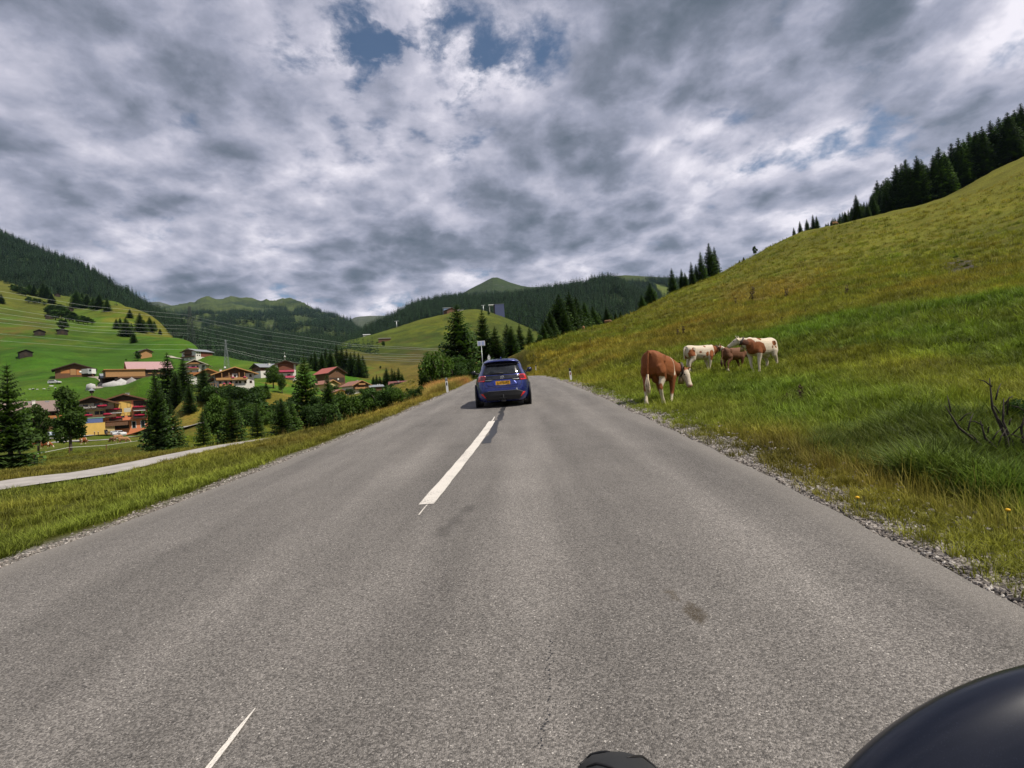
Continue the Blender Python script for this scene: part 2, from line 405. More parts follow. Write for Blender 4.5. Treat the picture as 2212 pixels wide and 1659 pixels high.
# colours of the ground: swatches laid on the land and blended
SW = """
0 1150 .085 .098 .010;250 1080 .080 .095 .010;0 1090 .060 .082 .010;500 1010 .095 .105 .012;760 935 .105 .105 .012;900 875 .14 .115 .018;980 835 .19 .13 .028;1015 812 .2 .135 .03
0 1028 .10 .090 .014;250 985 .085 .085 .012;450 968 .11 .095 .015;620 945 .10 .085 .018;150 985 .075 .09 .010;200 962 .085 .105 .010;100 975 .07 .09 .01;320 950 .08 .1 .01
460 940 .085 .11 .008;550 935 .1 .12 .01;500 925 .11 .11 .012;430 900 .15 .12 .02;400 880 .19 .13 .03;450 870 .10 .105 .012;560 880 .15 .12 .02;620 870 .16 .12 .022;600 900 .12 .11 .015;680 880 .1 .1 .012
340 850 .035 .105 .008;260 850 .035 .10 .008;560 830 .03 .11 .008;660 838 .035 .12 .008;740 830 .035 .13 .008;430 850 .04 .1 .008
0 825 .06 .10 .012;100 800 .035 .115 .006;50 790 .03 .105 .006;200 790 .03 .095 .006;300 780 .03 .088 .006;420 785 .032 .10 .006;340 760 .028 .095 .006;250 755 .024 .075 .005;100 760 .028 .085 .006
0 750 .03 .09 .006;0 705 .09 .075 .014;40 705 .09 .075 .014;0 690 .04 .11 .008;150 700 .05 .11 .008;230 700 .05 .125 .008;330 735 .04 .115 .007;400 765 .04 .12 .007;450 775 .05 .125 .008;100 680 .075 .09 .012
60 660 .08 .095 .012;0 640 .085 .095 .012;0 610 .10 .10 .014;150 640 .06 .13 .008;190 630 .05 .14 .007;250 665 .125 .12 .013;290 680 .125 .12 .013;340 705 .12 .12 .013;180 675 .06 .12 .008
760 742 .055 .085 .010;850 720 .075 .098 .010;930 690 .10 .115 .010;1030 675 .085 .10 .010;1090 700 .05 .07 .009;850 750 .045 .065 .009;950 740 .045 .07 .008;800 770 .06 .06 .012;880 775 .06 .055 .012;850 795 .10 .085 .014;930 800 .12 .09 .018;1020 740 .04 .06 .008
1200 800 .14 .11 .018;1250 825 .11 .11 .014;1350 850 .085 .105 .010;1180 760 .13 .11 .014;1250 735 .095 .108 .012;1300 770 .13 .105 .018;1400 780 .085 .095 .012;1450 740 .13 .10 .018;1400 700 .10 .105 .012;1520 660 .11 .11 .013
1500 700 .15 .105 .02;1620 640 .16 .11 .022;1700 620 .16 .11 .022;1800 640 .12 .11 .014;1650 690 .13 .10 .018;1560 600 .12 .12 .014;1700 550 .12 .12 .012;1850 520 .125 .122 .012;2000 480 .13 .125 .012;2150 420 .14 .13 .013
2000 560 .11 .125 .011;2100 600 .12 .10 .016;2200 570 .11 .11 .013;2180 490 .11 .115 .012;1900 590 .11 .12 .011;1950 640 .10 .10 .014
1700 730 .055 .10 .009;1800 700 .045 .10 .009;1950 690 .042 .098 .009;2100 680 .045 .10 .010;2212 660 .045 .10 .01;1900 740 .05 .11 .009;2100 750 .05 .11 .009;2212 720 .05 .11 .01
1560 770 .06 .105 .009;1700 800 .07 .105 .01;1850 800 .085 .10 .011;2000 820 .09 .10 .012;2150 830 .09 .098 .012;1550 850 .075 .105 .010;1700 870 .05 .10 .008;1850 870 .055 .10 .008;1500 900 .08 .10 .011;1650 940 .11 .10 .015;1600 820 .07 .10 .01
1800 950 .06 .10 .010;1900 970 .035 .078 .009;2050 960 .035 .078 .009;2150 1000 .03 .07 .009;1800 1020 .12 .10 .016;1950 1080 .12 .10 .016;2100 1130 .11 .10 .014;2212 1100 .06 .09 .011;2212 1180 .12 .10 .016
"""
_sw = np.array([[float(k) for k in s.split()] for ln in SW.strip().splitlines() for s in ln.split(';') if s.strip()])
_sp = []
for r in _sw:
    p = pick(r[0], r[1])
    if p is not None: _sp.append((p[0], p[1], *r[2:]))
_sp = np.array(_sp); _su, _sv, _ = _uv(_sp[:, 0], _sp[:, 1])
def ground_rgb(x, y):
    x = np.asarray(x, float).ravel(); y = np.asarray(y, float).ravel(); out = np.empty((len(x), 3))
    for a in range(0, len(x), 20000):
        u, v, r = _uv(x[a:a + 20000], y[a:a + 20000])
        wob = fbm(x[a:a + 20000], y[a:a + 20000], .09, 3) * .3
        d2 = ((u[:, None] - _su) * 1.2) ** 2 + (v[:, None] + wob[:, None] - _sv) ** 2
        w = 1 / (d2 + .004) ** 1.8
        out[a:a + 20000] = (w @ _sp[:, 2:]) / w.sum(1)[:, None]
    return out
_sp[:, 2] *= np.where(_sp[:, 3] > _sp[:, 2] * 2.2, 1.25, 1.0)
_rt = (_sp[:, 0] > 3) & (_sp[:, 1] > 0)
_sp[_rt, 2:] = _sp[_rt, 2:] * .58 + np.array([.098, .106, .0115]) * .42
_nl = (_sp[:, 0] < 0) & (np.hypot(_sp[:, 0], _sp[:, 1]) < 30)
_sp[_nl, 2:] = _sp[_nl, 2:] * .55 + np.array([.088, .086, .013]) * .45
GCOL = ground_rgb(GX, GY)
_U = road_u(GX, GY).ravel()
# gravel shoulder: wide on the right, a thin line on the left
wobr = fbm(GX, GY, .7, 3).ravel()
grav = np.where(_U > 0, sstep(HALF + .85, HALF + .2, _U + wobr * .5), sstep(HALF + .5, HALF + .12, -_U + wobr * .3)) * (GY.ravel() < 120) * (np.abs(_U) > HALF - .6)

def ground_material():
    m = bpy.data.materials.new("meadow_ground"); m.use_nodes = True; t = m.node_tree; t.nodes.clear(); T = NT(t)
    geo = T.n('ShaderNodeNewGeometry'); pos = geo.outputs['Position']
    base = T.n('ShaderNodeAttribute', attribute_name='base').outputs['Color']
    gr = T.n('ShaderNodeAttribute', attribute_name='gravel').outputs['Fac']
    n1 = T.noise(pos, .35, 6.0, .62).outputs[0]; n2 = T.noise(pos, 2.2, 6.0, .68, .4).outputs[0]; n3 = T.noise(pos, 17.0, 4.0, .7).outputs[0]; n4 = T.noise(pos, .06, 5.0, .6).outputs[0]
    f = T.math('MULTIPLY', T.mapr(n2, .3, .72, .45, 1.5, False), T.mapr(n3, .3, .7, .72, 1.28, False))
    f = T.math('MULTIPLY', f, T.mapr(n4, .3, .7, .8, 1.2, False))
    c = T.mix(1.0, base, T.n('ShaderNodeCombineColor', {0: f, 1: f, 2: f}).outputs[0], 'MULTIPLY')
    n5 = T.noise(pos, .021, 5.0, .6, .5).outputs[0]; n6 = T.noise(T.vmath('MULTIPLY', pos, (.5, .5, 4.0)), .22, 4.0, .65, .6).outputs[0]
    f = T.math('MULTIPLY', f, T.math('MULTIPLY', T.mapr(n5, .32, .68, .74, 1.26, False), T.mapr(n6, .3, .7, .82, 1.18, False)))
    c = T.mix(1.0, base, T.n('ShaderNodeCombineColor', {0: f, 1: f, 2: f}).outputs[0], 'MULTIPLY')
    dry = T.mapr(n1, .5, .68)
    c = T.mix(T.math('MULTIPLY', dry, .38), c, T.mix(1.0, base, (1.75, 1.18, 1.5), 'MULTIPLY'))
    st = T.noise(pos, 42.0, 3.0, .7).outputs[0]; st2 = T.n('ShaderNodeTexVoronoi', {'Vector': pos, 'Scale': 38.0}).outputs['Color']
    st2 = T.n('ShaderNodeSeparateColor', {0: st2}).outputs[0]; st2 = T.n('ShaderNodeCombineColor', {0: st2, 1: st2, 2: st2}).outputs[0]
    sc = T.mix(.75, T.ramp(st, [(.25, (.10, .095, .085)), (.55, (.22, .205, .185)), (.8, (.4, .38, .35))]), st2, 'OVERLAY')
    c = T.mix(gr, c, sc)
    hgt = T.math('ADD', T.math('MULTIPLY', n2, .6), T.math('MULTIPLY', n3, .25))
    bp = T.n('ShaderNodeBump', {'Strength': .9, 'Distance': .25, 'Height': hgt})
    b = T.n('ShaderNodeBsdfPrincipled', {'Base Color': c, 'Roughness': .95, 'Specular IOR Level': .12, 'Normal': bp.outputs[0]})
    T.n('ShaderNodeOutputMaterial', {'Surface': b}); return m
M_GROUND = ground_material()
ground = link("ground", np_mesh("ground", GV, quads=GQ, mats=[M_GROUND], smooth=True, attrs={'base': GCOL, 'gravel': grav}))
tag(ground, kind='structure')
# wide plain under everything, out to the horizon and behind the camera
pl = MB(); pl.add([(-12000, -3000, -60), (12000, -3000, -60), (12000, 12000, -60), (-12000, 12000, -60)], [(0, 1, 2, 3)])
tag(pl.build("terrain", mat("valley_floor", (.05, .075, .012), .95, vscale=.02)), kind='structure')
nb = 60; bx = np.linspace(-60, 60, nb); by = np.linspace(-60, -7.6, 40)
BX, BY = np.meshgrid(bx, by, indexing='ij')
bz = road_z(BY) - .075 - np.clip(-BX - 6, 0, 60) * .05 + np.clip(BX - 8, 0, 60) * .12
tag(link("ground", np_mesh("ground_behind", np.stack([BX, BY, bz], -1).reshape(-1, 3), quads=grid_quads(nb, 40), mats=[M_GROUND], smooth=True,
     attrs={'base': np.tile([.085, .1, .011], (nb * 40, 1)), 'gravel': np.zeros(nb * 40)})), kind='structure')

# ------------------------------------------------------------------ road, markings, paths
def road_material():
    m = bpy.data.materials.new("asphalt"); m.use_nodes = True; t = m.node_tree; t.nodes.clear(); T = NT(t)
    pos = T.n('ShaderNodeNewGeometry').outputs['Position']
    lat = T.n('ShaderNodeAttribute', attribute_name='lat').outputs['Fac']
    v1 = T.n('ShaderNodeTexVoronoi', {'Vector': pos, 'Scale': 165.0, 'Randomness': 1.0}); v2 = T.n('ShaderNodeTexVoronoi', {'Vector': pos, 'Scale': 62.0})
    fine = T.n('ShaderNodeSeparateColor', {0: v1.outputs['Color']}).outputs[0]; co = T.n('ShaderNodeSeparateColor', {0: v2.outputs['Color']})
    n1 = T.noise(pos, 105.0, 3.0, .75).outputs[0]; n2 = T.noise(pos, .9, 5.0, .6).outputs[0]
    stretch = T.vmath('MULTIPLY', pos, (1.3, .12, 1)); n3 = T.noise(stretch, 1.6, 4.0, .55).outputs[0]
    g = T.math('ADD', T.math('MULTIPLY', fine, .5), T.math('MULTIPLY', n1, .5))
    c = T.ramp(g, [(.18, (.050, .046, .043)), (.40, (.116, .107, .098)), (.58, (.172, .158, .144)), (.82, (.30, .278, .255))])
    # pale chippings
    chip = T.math('MULTIPLY', T.math('GREATER_THAN', co.outputs[0], .93), T.math('LESS_THAN', v2.outputs['Distance'], .22))
    c = T.mix(chip, c, (.46, .43, .39))
    f = T.math('MULTIPLY', T.mapr(n2, .3, .7, .9, 1.1, False), T.mapr(n3, .3, .7, .80, 1.2, False))
    a = T.math('ABSOLUTE', lat)
    # tyre-polished lanes and a paler, dusty edge
    w1 = T.math('ABSOLUTE', T.math('SUBTRACT', a, 1.55)); tr = T.mapr(T.math('ABSOLUTE', T.math('SUBTRACT', w1, .72)), 0, .42, 1.0, 0.0)
    edge = T.mapr(T.math('ADD', a, T.math('MULTIPLY', n3, .5)), 2.95, 3.45)
    f = T.math('MULTIPLY', f, T.math('ADD', 1.0, T.math('MULTIPLY', tr, .16)))
    c = T.mix(1.0, c, T.n('ShaderNodeCombineColor', {0: f, 1: f, 2: f}).outputs[0], 'MULTIPLY')
    c = T.mix(T.math('MULTIPLY', edge, .55), c, (.24, .22, .195))
    # two dried dirt stains and an oily patch near the centre line
    for (sx, sy, sr, colr, k) in ((.80, 2.52, .050, (.06, .046, .028), .62), (.77, 2.72, .028, (.075, .058, .036), .45), (-.62, 4.05, .08, (.06, .055, .05), .4), (-.48, 4.6, .08, (.055, .05, .046), .45), (-.55, 4.3, .08, (.05, .045, .042), .35)):
        dd = T.vmath('DISTANCE', T.vmath('ADD', T.vmath('MULTIPLY', pos, (1, .45, 0)), T.vmath('MULTIPLY', T.n('ShaderNodeTexNoise', {'Vector': pos, 'Scale': 9.0, 'Detail': 4.0}).outputs['Color'], (.12, .12, 0))), (sx + .06, sy * .45 + .06, 0))
        c = T.mix(T.math('MULTIPLY', T.mapr(dd, sr * .35, sr * 1.25, 1.0, 0.0), T.mapr(n1, .35, .6, .2, k * 1.6)), c, colr)
    hh = T.math('ADD', T.math('MULTIPLY', v1.outputs['Distance'], -.7), T.math('MULTIPLY', n1, .4))
    bp = T.n('ShaderNodeBump', {'Strength': .75, 'Distance': .008, 'Height': hh})
    b = T.n('ShaderNodeBsdfPrincipled', {'Base Color': c, 'Roughness': .82, 'Specular IOR Level': .3, 'Normal': bp.outputs[0]})
    T.n('ShaderNodeOutputMaterial', {'Surface': b}); return m
def strip(name, m, ys, us, dz, edge_wob=0.0, attr=True):
    Y, U_ = np.meshgrid(ys, us, indexing='ij')
    U2 = U_.copy()
    if edge_wob:
        for c_ in (0, -1):
            s_ = 1 if c_ == -1 else -1
            U2[:, c_] += s_ * (fbm(ys, ys * 0 + c_ * 7.0, .9, 3) * edge_wob + fbm(ys, ys * 0 + 3 + c_, 4.0, 2) * edge_wob * .4)
    dxy = np.interp(Y, _yy, _dx); nl = np.sqrt(1 + dxy ** 2)
    X = road_cx(Y) + U2 / nl; YY = Y - U2 * dxy / nl
    Z = road_z(Y) + dz - .02 * (U2 / HALF) ** 2 * 0.8
    V = np.stack([X, YY, Z], -1).reshape(-1, 3)
    # clockwise order keeps normals up
    i = np.arange(Y.size).reshape(Y.shape); Q = np.stack([i[:-1, :-1], i[:-1, 1:], i[1:, 1:], i[1:, :-1]], -1).reshape(-1, 4)
    return link(name, np_mesh(name, V, quads=Q, mats=[m], smooth=True, attrs={'lat': U2.ravel()}))
ys = np.concatenate([np.linspace(-40, -2, 40), np.arange(-1.8, 30, .2), np.arange(30, 110, 1.0), np.arange(110, 200, 4.0)])
tag(strip("road", road_material(), ys, np.linspace(-HALF, HALF, 17), 0.0, .07), kind='structure')
def paint_material():
    m = bpy.data.materials.new("road_paint"); m.use_nodes = True; t = m.node_tree; t.nodes.clear(); T = NT(t); pos = T.n('ShaderNodeNewGeometry').outputs['Position']
    a = T.noise(pos, 70.0, 4.0, .7).outputs[0]; b = T.noise(pos, 3.0, 5.0, .65).outputs[0]; v = T.n('ShaderNodeTexVoronoi', {'Vector': pos, 'Scale': 120.0}).outputs['Distance']
    c = T.mix(T.mapr(b, .3, .7, 0, .35, False), (.66, .62, .56), (.50, .46, .41)); wear = T.mapr(T.math('ADD', T.math('ADD', a, T.math('MULTIPLY', b, .55)), T.math('MULTIPLY', v, -.12)), .80, .92)
    c = T.mix(wear, c, (.16, .15, .14)); bp = T.n('ShaderNodeBump', {'Strength': .6, 'Distance': .006, 'Height': T.math('SUBTRACT', a, v)})
    T.n('ShaderNodeOutputMaterial', {'Surface': T.n('ShaderNodeBsdfPrincipled', {'Base Color': c, 'Roughness': .8, 'Normal': bp.outputs[0]})}); return m
M_PAINT = paint_material()
M_TAR = mat("tar_seal", (.032, .032, .034), .5, var=.2, vscale=6)
def marking(name, y0, y1, hw, u0=0.0, m=M_PAINT, dz=.005, wob=.009, taper=False):
    ys = np.linspace(y0, y1, max(4, int((y1 - y0) / .06)))
    us = np.linspace(-hw, hw, 4)
    Y, U_ = np.meshgrid(ys, us, indexing='ij')
    if taper: U_ = U_ * (np.clip(np.minimum((Y - y0), (y1 - Y)) / ((y1 - y0) * .3), .12, 1) * (0.75 + .5 * vnoise(Y * 7, Y * 0 + 2)))
    U_ = U_ + u0 + (fbm(Y, U_ * 20, 3.0, 2) * wob)
    X = road_cx(Y) + U_; Z = road_z(Y) + dz - .016 * (U_ / HALF) ** 2
    i = np.arange(Y.size).reshape(Y.shape); Q = np.stack([i[:-1, :-1], i[:-1, 1:], i[1:, 1:], i[1:, :-1]], -1).reshape(-1, 4)
    o = link(name, np_mesh(name, np.stack([X, Y, Z], -1).reshape(-1, 3), quads=Q, mats=[m], smooth=True)); tag(o, kind='structure'); return o
def ypick(qx, qy):
    """where a sketch position falls on the road: (u, y)"""
    d = ray(qx, qy); s = 1.0
    for _ in range(60):
        p = CAM + s * d; s += (road_z(p[1]) - p[2]) / (d[2] - .066 * d[1])
    p = CAM + s * d
    return float(road_u(p[0], p[1])), float(p[1])
# ------------------------------------------------------------------ far hills and mountains
def hill_material(name, c1, c2, rock=None, sc=.01):
    m = bpy.data.materials.new(name); m.use_nodes = True; t = m.node_tree; t.nodes.clear(); T = NT(t)
    g = T.n('ShaderNodeNewGeometry'); pos = g.outputs['Position']
    n1 = T.noise(pos, sc, 7.0, .65).outputs[0]; n2 = T.noise(pos, sc * 9, 4.0, .7).outputs[0]
    f = T.math('ADD', T.math('MULTIPLY', n1, .65), T.math('MULTIPLY', n2, .35))
    c = T.mix(T.mapr(f, .36, .64), c1, c2)
    if rock:
        r = T.noise(pos, sc * 3.1, 8.0, .7).outputs[0]
        zz = T.n('ShaderNodeSeparateXYZ', {0: g.outputs['Normal']}).outputs[2]
        k = T.math('ADD', T.mapr(r, .56, .70), T.mapr(zz, .62, .45), clamp=True)
        c = T.mix(T.math('MULTIPLY', k, .8), c, rock)
    bp = T.n('ShaderNodeBump', {'Strength': .8, 'Distance': .12 / sc * .3, 'Height': n2})
    b = T.n('ShaderNodeBsdfPrincipled', {'Base Color': c, 'Roughness': .95, 'Specular IOR Level': .1, 'Normal': bp.outputs[0]})
    T.n('ShaderNodeOutputMaterial', {'Surface': b}); return m

class Hill:
    def __init__(s, name, rows, m, cols=160, sub=14, amp=.012, back=.25, ridge=.22):
        rows = [np.array(r, float) for r in rows]
        x0 = max(r[0, 0] for r in rows); x1 = min(r[-1, 0] for r in rows)
        xs = np.linspace(x0, x1, cols)
        K = []
        for r in rows:
            y = np.interp(xs, r[:, 0], r[:, 1]); d = np.interp(xs, r[:, 0], r[:, 2])
            K.append(np.array([P(a, b, c) for a, b, c in zip(xs, y, d)]))
        K = np.array(K)                                            # rows x cols x 3
        last = K[-1]; bk = last.copy(); v = last - CAM; bk[:, :2] = CAM[:2] + v[:, :2] * (1 + back); bk[:, 2] = last[:, 2] - np.abs(last[:, 2]) * .35 - 20
        K = np.concatenate([K, bk[None]])
        nseg = len(K) - 1; out = []
        for k in range(nseg):
            a = K[max(k - 1, 0)]; b = K[k]; c = K[k + 1]; d = K[min(k + 2, nseg)]
            if k >= nseg - 2: d = c; 
            for j in range(sub):
                q = j / sub
                out.append(b + (c - b) * q if k >= nseg - 2 and k == nseg - 1 else .5 * ((2 * b) + (-a + c) * q + (2 * a - 5 * b + 4 * c - d) * q * q + (-a + 3 * b - 3 * c + d) * q ** 3))
        out.append(K[-1]); G = np.array(out)
        D = np.linalg.norm(G - CAM, axis=-1).mean()
        sc = 14.0 / D
        nz = fbm(G[..., 0], G[..., 1], sc, 5)
        row = np.arange(len(G))[:, None] / (sub * (nseg - 1))
        G[..., 2] += nz * amp * D * np.where(row < .98, np.clip(row * 2.5, 0, 1), ridge)
        s.G = G; s.nfront = sub * (nseg - 1) + 1
        nrow, nc = G.shape[:2]; i = np.arange(nrow * nc).reshape(nrow, nc)
        Q = np.stack([i[:-1, :-1], i[:-1, 1:], i[1:, 1:], i[1:, :-1]], -1).reshape(-1, 4)
        s.o = link(name, np_mesh(name, G.reshape(-1, 3), quads=Q, mats=[m], smooth=True)); tag(s.o, kind='structure')
    def scatter(s, n, mask, seed=1, back_rows=4):
        """random points over the sheet, uniform by area, kept where mask(qx,qy) says so"""
        r = np.random.default_rng(seed)
        G = s.G[:s.nfront + back_rows]
        A = np.linalg.norm(np.cross(G[1:, :-1] - G[:-1, :-1], G[:-1, 1:] - G[:-1, :-1]), axis=-1)
        c = np.cumsum(A.ravel()); k = np.searchsorted(c, r.random(n) * c[-1]); k = np.clip(k, 0, len(c) - 1)
        i, j = np.unravel_index(k, A.shape); u = r.random(n)[:, None]; v = r.random(n)[:, None]
        p = (G[i, j] * (1 - u) + G[i + 1, j] * u) * (1 - v) + (G[i, j + 1] * (1 - u) + G[i + 1, j + 1] * u) * v
        q = np.array(proj(p)).T
        keep = mask(q[:, 0], q[:, 1], p)
        return p[keep]
def inpoly(x, y, poly):
    c = np.zeros(np.shape(x), bool); n = len(poly)
    for i in range(n):
        (x1, y1), (x2, y2) = poly[i], poly[(i + 1) % n]
        t = ((y1 > y) != (y2 > y)) & (x < (x2 - x1) * (y - y1) / ((y2 - y1) or 1e-9) + x1)
        c ^= t
    return c
def pts(s): return [tuple(map(float, k.split())) for k in s.split(';')]

M_ALM = hill_material("alpine_grass", (.030, .048, .016), (.055, .072, .020), (.10, .10, .095), .004)
M_CRAG = hill_material("craggy_alp", (.020, .034, .014), (.072, .094, .024), (.10, .097, .09), .006)
M_PEAK = hill_material("peak_grass", (.026, .042, .016), (.040, .058, .020), (.08, .08, .075), .004)
M_FLOOR = hill_material("forest_floor", (.028, .045, .010), (.05, .065, .014), None, .012)
M_FARMT = hill_material("far_rock", (.05, .062, .032), (.075, .085, .05), (.14, .14, .13), .002)

h_left = Hill("hill", [pts("-260 640 1000;0 640 900;127 664 800;200 676 790;330 705 720;360 735 600;400 765 520;440 795 450;520 850 420"),
                       pts("-260 520 1250;0 575 1150;150 620 1000;280 664 900;340 694 800;400 730 650;480 795 520;520 832 500"),
                       pts("-260 400 1700;0 503 1500;60 533 1450;107 549 1400;195 583 1300;273 632 1150;322 667 1000;361 694 900;400 714 750;440 744 650;480 777 600;520 815 570")], M_FLOOR)
h_slope = Hill("hill", [pts("400 815 500;480 830 450;600 838 420;720 830 380;820 800 450"), pts("400 775 650;500 775 700;600 778 720;720 775 650;820 775 700"),
                        pts("400 742 900;500 722 1200;600 734 1300;700 742 1200;770 748 1000;820 760 900")], M_FLOOR)
h_mount = Hill("mountain", [pts("290 745 1600;500 765 1500;700 765 1400;812 752 1500"), pts("290 705 2300;450 703 2200;600 708 2200;750 721 2000;812 742 2000"),
                            pts("290 682 3300;450 676 3200;600 684 3200;700 700 3000;760 712 2800;812 735 2600"),
                            pts("290 672 4400;378 663 4500;409 653 4500;421.7 653.5 4500;434 644 4500;446 640.5 4500;461 644 4500;480 648 4500;500 644 4500;519 647 4500;544 646 4500;561 650 4500;573 646 4500;597 650 4400;622 648.5 4300;637 649 4200;666 659 3900;702 673 3600;727 684 3400;744 691 3200;756 701 3100;776 715 2900;790 727 2800;812 735 2800")], M_CRAG, cols=300, sub=20, amp=.015, ridge=.75)
Hill("mountain", [pts("250 690 5000;400 690 5000"), pts("250 672 6000;324 652 6200;343.5 651 6200;360 656 6200;378 662 6200;400 675 6000")], M_FARMT, cols=60, amp=.006)
Hill("mountain", [pts("730 745 4500;860 745 4500"), pts("730 704 6000;756 692 6500;776 684.5 6500;800 682.4 6500;839 682 6500;860 684 6500")], M_FARMT, cols=60, amp=.006)
h_ridge = Hill("hill", [pts("755 795 800;900 745 900;1000 725 900;1090 725 850;1140 745 700;1200 765 500;1300 750 450;1490 735 450"),
                        pts("755 765 950;900 702 1000;980 690 1000;1060 690 950;1120 690 900;1200 682 850;1300 668 850;1400 692 700;1490 722 700"),
                        pts("755 752 1100;773 739 1200;796 716 1250;814 705 1300;841 692 1350;863 679 1400;892 663 1450;918 655 1500;955 650 1500;985 645 1550;1067 644 1550;1108 644 1450;1138 637 1400;1162 632 1400;1191 629 1400;1211 626 1400;1235 622 1350;1250 619 1350;1272 617 1350;1284 611 1300;1306 607 1300;1330 611 1300;1360 628 1200;1400 652 1000;1440 682 900;1490 702 900")], M_FLOOR, cols=220)
h_peak = Hill("mountain", [pts("960 665 2300;1220 665 2300"), pts("960 650 2900;1080 636 2900;1220 640 2900"),
                           pts("960 648 3300;985 641 3400;994 637 3500;1016 624 3500;1040 612 3500;1055 604 3500;1064 599.7 3500;1074 599.5 3500;1086 604 3500;1101 610 3500;1125 617 3500;1143 620 3500;1174 619.5 3500;1200 620 3500;1220 622 3500")], M_PEAK, cols=140, amp=.003)
h_alm = Hill("hill", [pts("1270 660 1700;1500 680 1600"), pts("1270 632 2100;1400 630 2000;1500 642 2000"),
                      pts("1270 612 2500;1300 602 2500;1321 598 2500;1350 594.5 2500;1377 595.5 2500;1406 598 2500;1443 600.5 2500;1500 604 2500")], M_ALM, cols=100, amp=.006)

# ------------------------------------------------------------------ tree stock
def leaf_material(name, col, rand=.35, transl=.25, tip=(1.5, 1.5, 1.2)):
    m = bpy.data.materials.new(name); m.use_nodes = True; t = m.node_tree; t.nodes.clear(); T = NT(t)
    oi = T.n('ShaderNodeObjectInfo').outputs['Random']; ti = T.n('ShaderNodeAttribute', attribute_name='tint').outputs['Fac']
    f = T.math('MULTIPLY', T.mapr(oi, 0, 1, 1 - rand, 1 + rand, False), ti)
    c = T.mix(1.0, col, T.n('ShaderNodeCombineColor', {0: f, 1: f, 2: f}).outputs[0], 'MULTIPLY')
    c = T.mix(T.mapr(ti, 1.05, 1.6), c, T.mix(1.0, c, tip, 'MULTIPLY'))
    d = T.n('ShaderNodeBsdfPrincipled', {'Base Color': c, 'Roughness': .75, 'Specular IOR Level': .22})
    tr = T.n('ShaderNodeBsdfTranslucent', {'Color': T.mix(1.0, c, (1.3, 1.5, .7), 'MULTIPLY')})
    sh = T.n('ShaderNodeMixShader', {0: transl, 1: d, 2: tr})
    T.n('ShaderNodeOutputMaterial', {'Surface': sh}); return m
M_SPRUCE = leaf_material("spruce_needles", (.030, .056, .014), .35, .18, (1.8, 1.7, 1.2))
M_SPRUCE_L = leaf_material("young_spruce_needles", (.040, .072, .015), .25, .2)
M_FAR = leaf_material("far_needles", (.014, .031, .013), .6, .05)
M_LEAF = leaf_material("broad_leaves", (.055, .10, .016), .25, .35)
M_LEAF_D = leaf_material("dark_leaves", (.034, .068, .014), .25, .3)
M_BARK = mat("bark", (.085, .065, .05), .9, var=.3, vscale=8, bump=.4)

def tri_mesh(name, V, Tt, tint, m, trunk=None):
    me = np_mesh(name, np.array(V, np.float32), tris=np.array(Tt, np.int32), mats=[m], attrs={'tint': np.array(tint, np.float32)})
    return me
def spruce_crown(name, seed, m, levels=26, br=9, segs=4, w=.19, base=.05, ragged=.35):
    r = random.Random(seed); V = []; Fs = []; tn = []
    for i in range(levels):
        t = (i + r.uniform(-.3, .3)) / levels; t = min(max(t, 0), .985)
        h = base + (1 - base) * t
        L0 = w * (1 - t) ** .82 * (1 if t > .06 else .8) + .008
        n = max(4, int(br * (1 - .45 * t)))
        ph = r.uniform(0, 6.28)
        for k in range(n):
            a = ph + 6.283 * (k + r.uniform(-.35, .35)) / n
            L = L0 * r.uniform(1 - ragged, 1.12); el = r.uniform(-.42, -.18) + .75 * t; tint = r.uniform(.65, 1.2)
            dx, dy = math.cos(a), math.sin(a); px, py = -dy, dx
            sp = []
            for j in range(segs + 1):
                q = j / segs; rr = L * q; z = h + rr * el + .28 * L * q * q * (.6 if t < .6 else .2)
                sp.append((dx * rr, dy * rr, z))
            for j in range(segs):
                q = (j + .6) / segs; ww = L * .46 * (1 - q * .75) * r.uniform(.7, 1.25) + .002
                b = len(V)
                x0, y0, z0 = sp[j]; x1, y1, z1 = sp[j + 1]
                sw = L / segs * .95
                V += [(x0, y0, z0), (x1, y1, z1), (x0 + px * ww + dx * sw, y0 + py * ww + dy * sw, z0 - ww * .45), (x0 - px * ww + dx * sw, y0 - py * ww + dy * sw, z0 - ww * .45)]
                Fs += [(b, b + 2, b + 1), (b, b + 1, b + 3)]
                tt = tint * (1.0 if j < segs - 1 else 1.35)
                tn += [tint * .9, tt, tt, tt]
    # leader shoot
    for k in range(4):
        a = 1.57 * k; b = len(V)
        V += [(0, 0, 1.0), (.006 * math.cos(a), .006 * math.sin(a), .93), (.006 * math.cos(a + 1.57), .006 * math.sin(a + 1.57), .93)]; Fs.append((b, b + 1, b + 2)); tn += [1, 1, 1]
    return tri_mesh(name, V, Fs, tn, m)
def trunk_mesh(name, r0=.018, top=.96, limbs=0, seed=1, lean=0):
    b = MB(); b.tube([(0, 0, -.03), (.003, 0, .25), (.002, .003, .6), (0, 0, top)], [r0 * 1.25, r0, r0 * .6, r0 * .1], 7)
    return b.mesh(name, M_BARK)
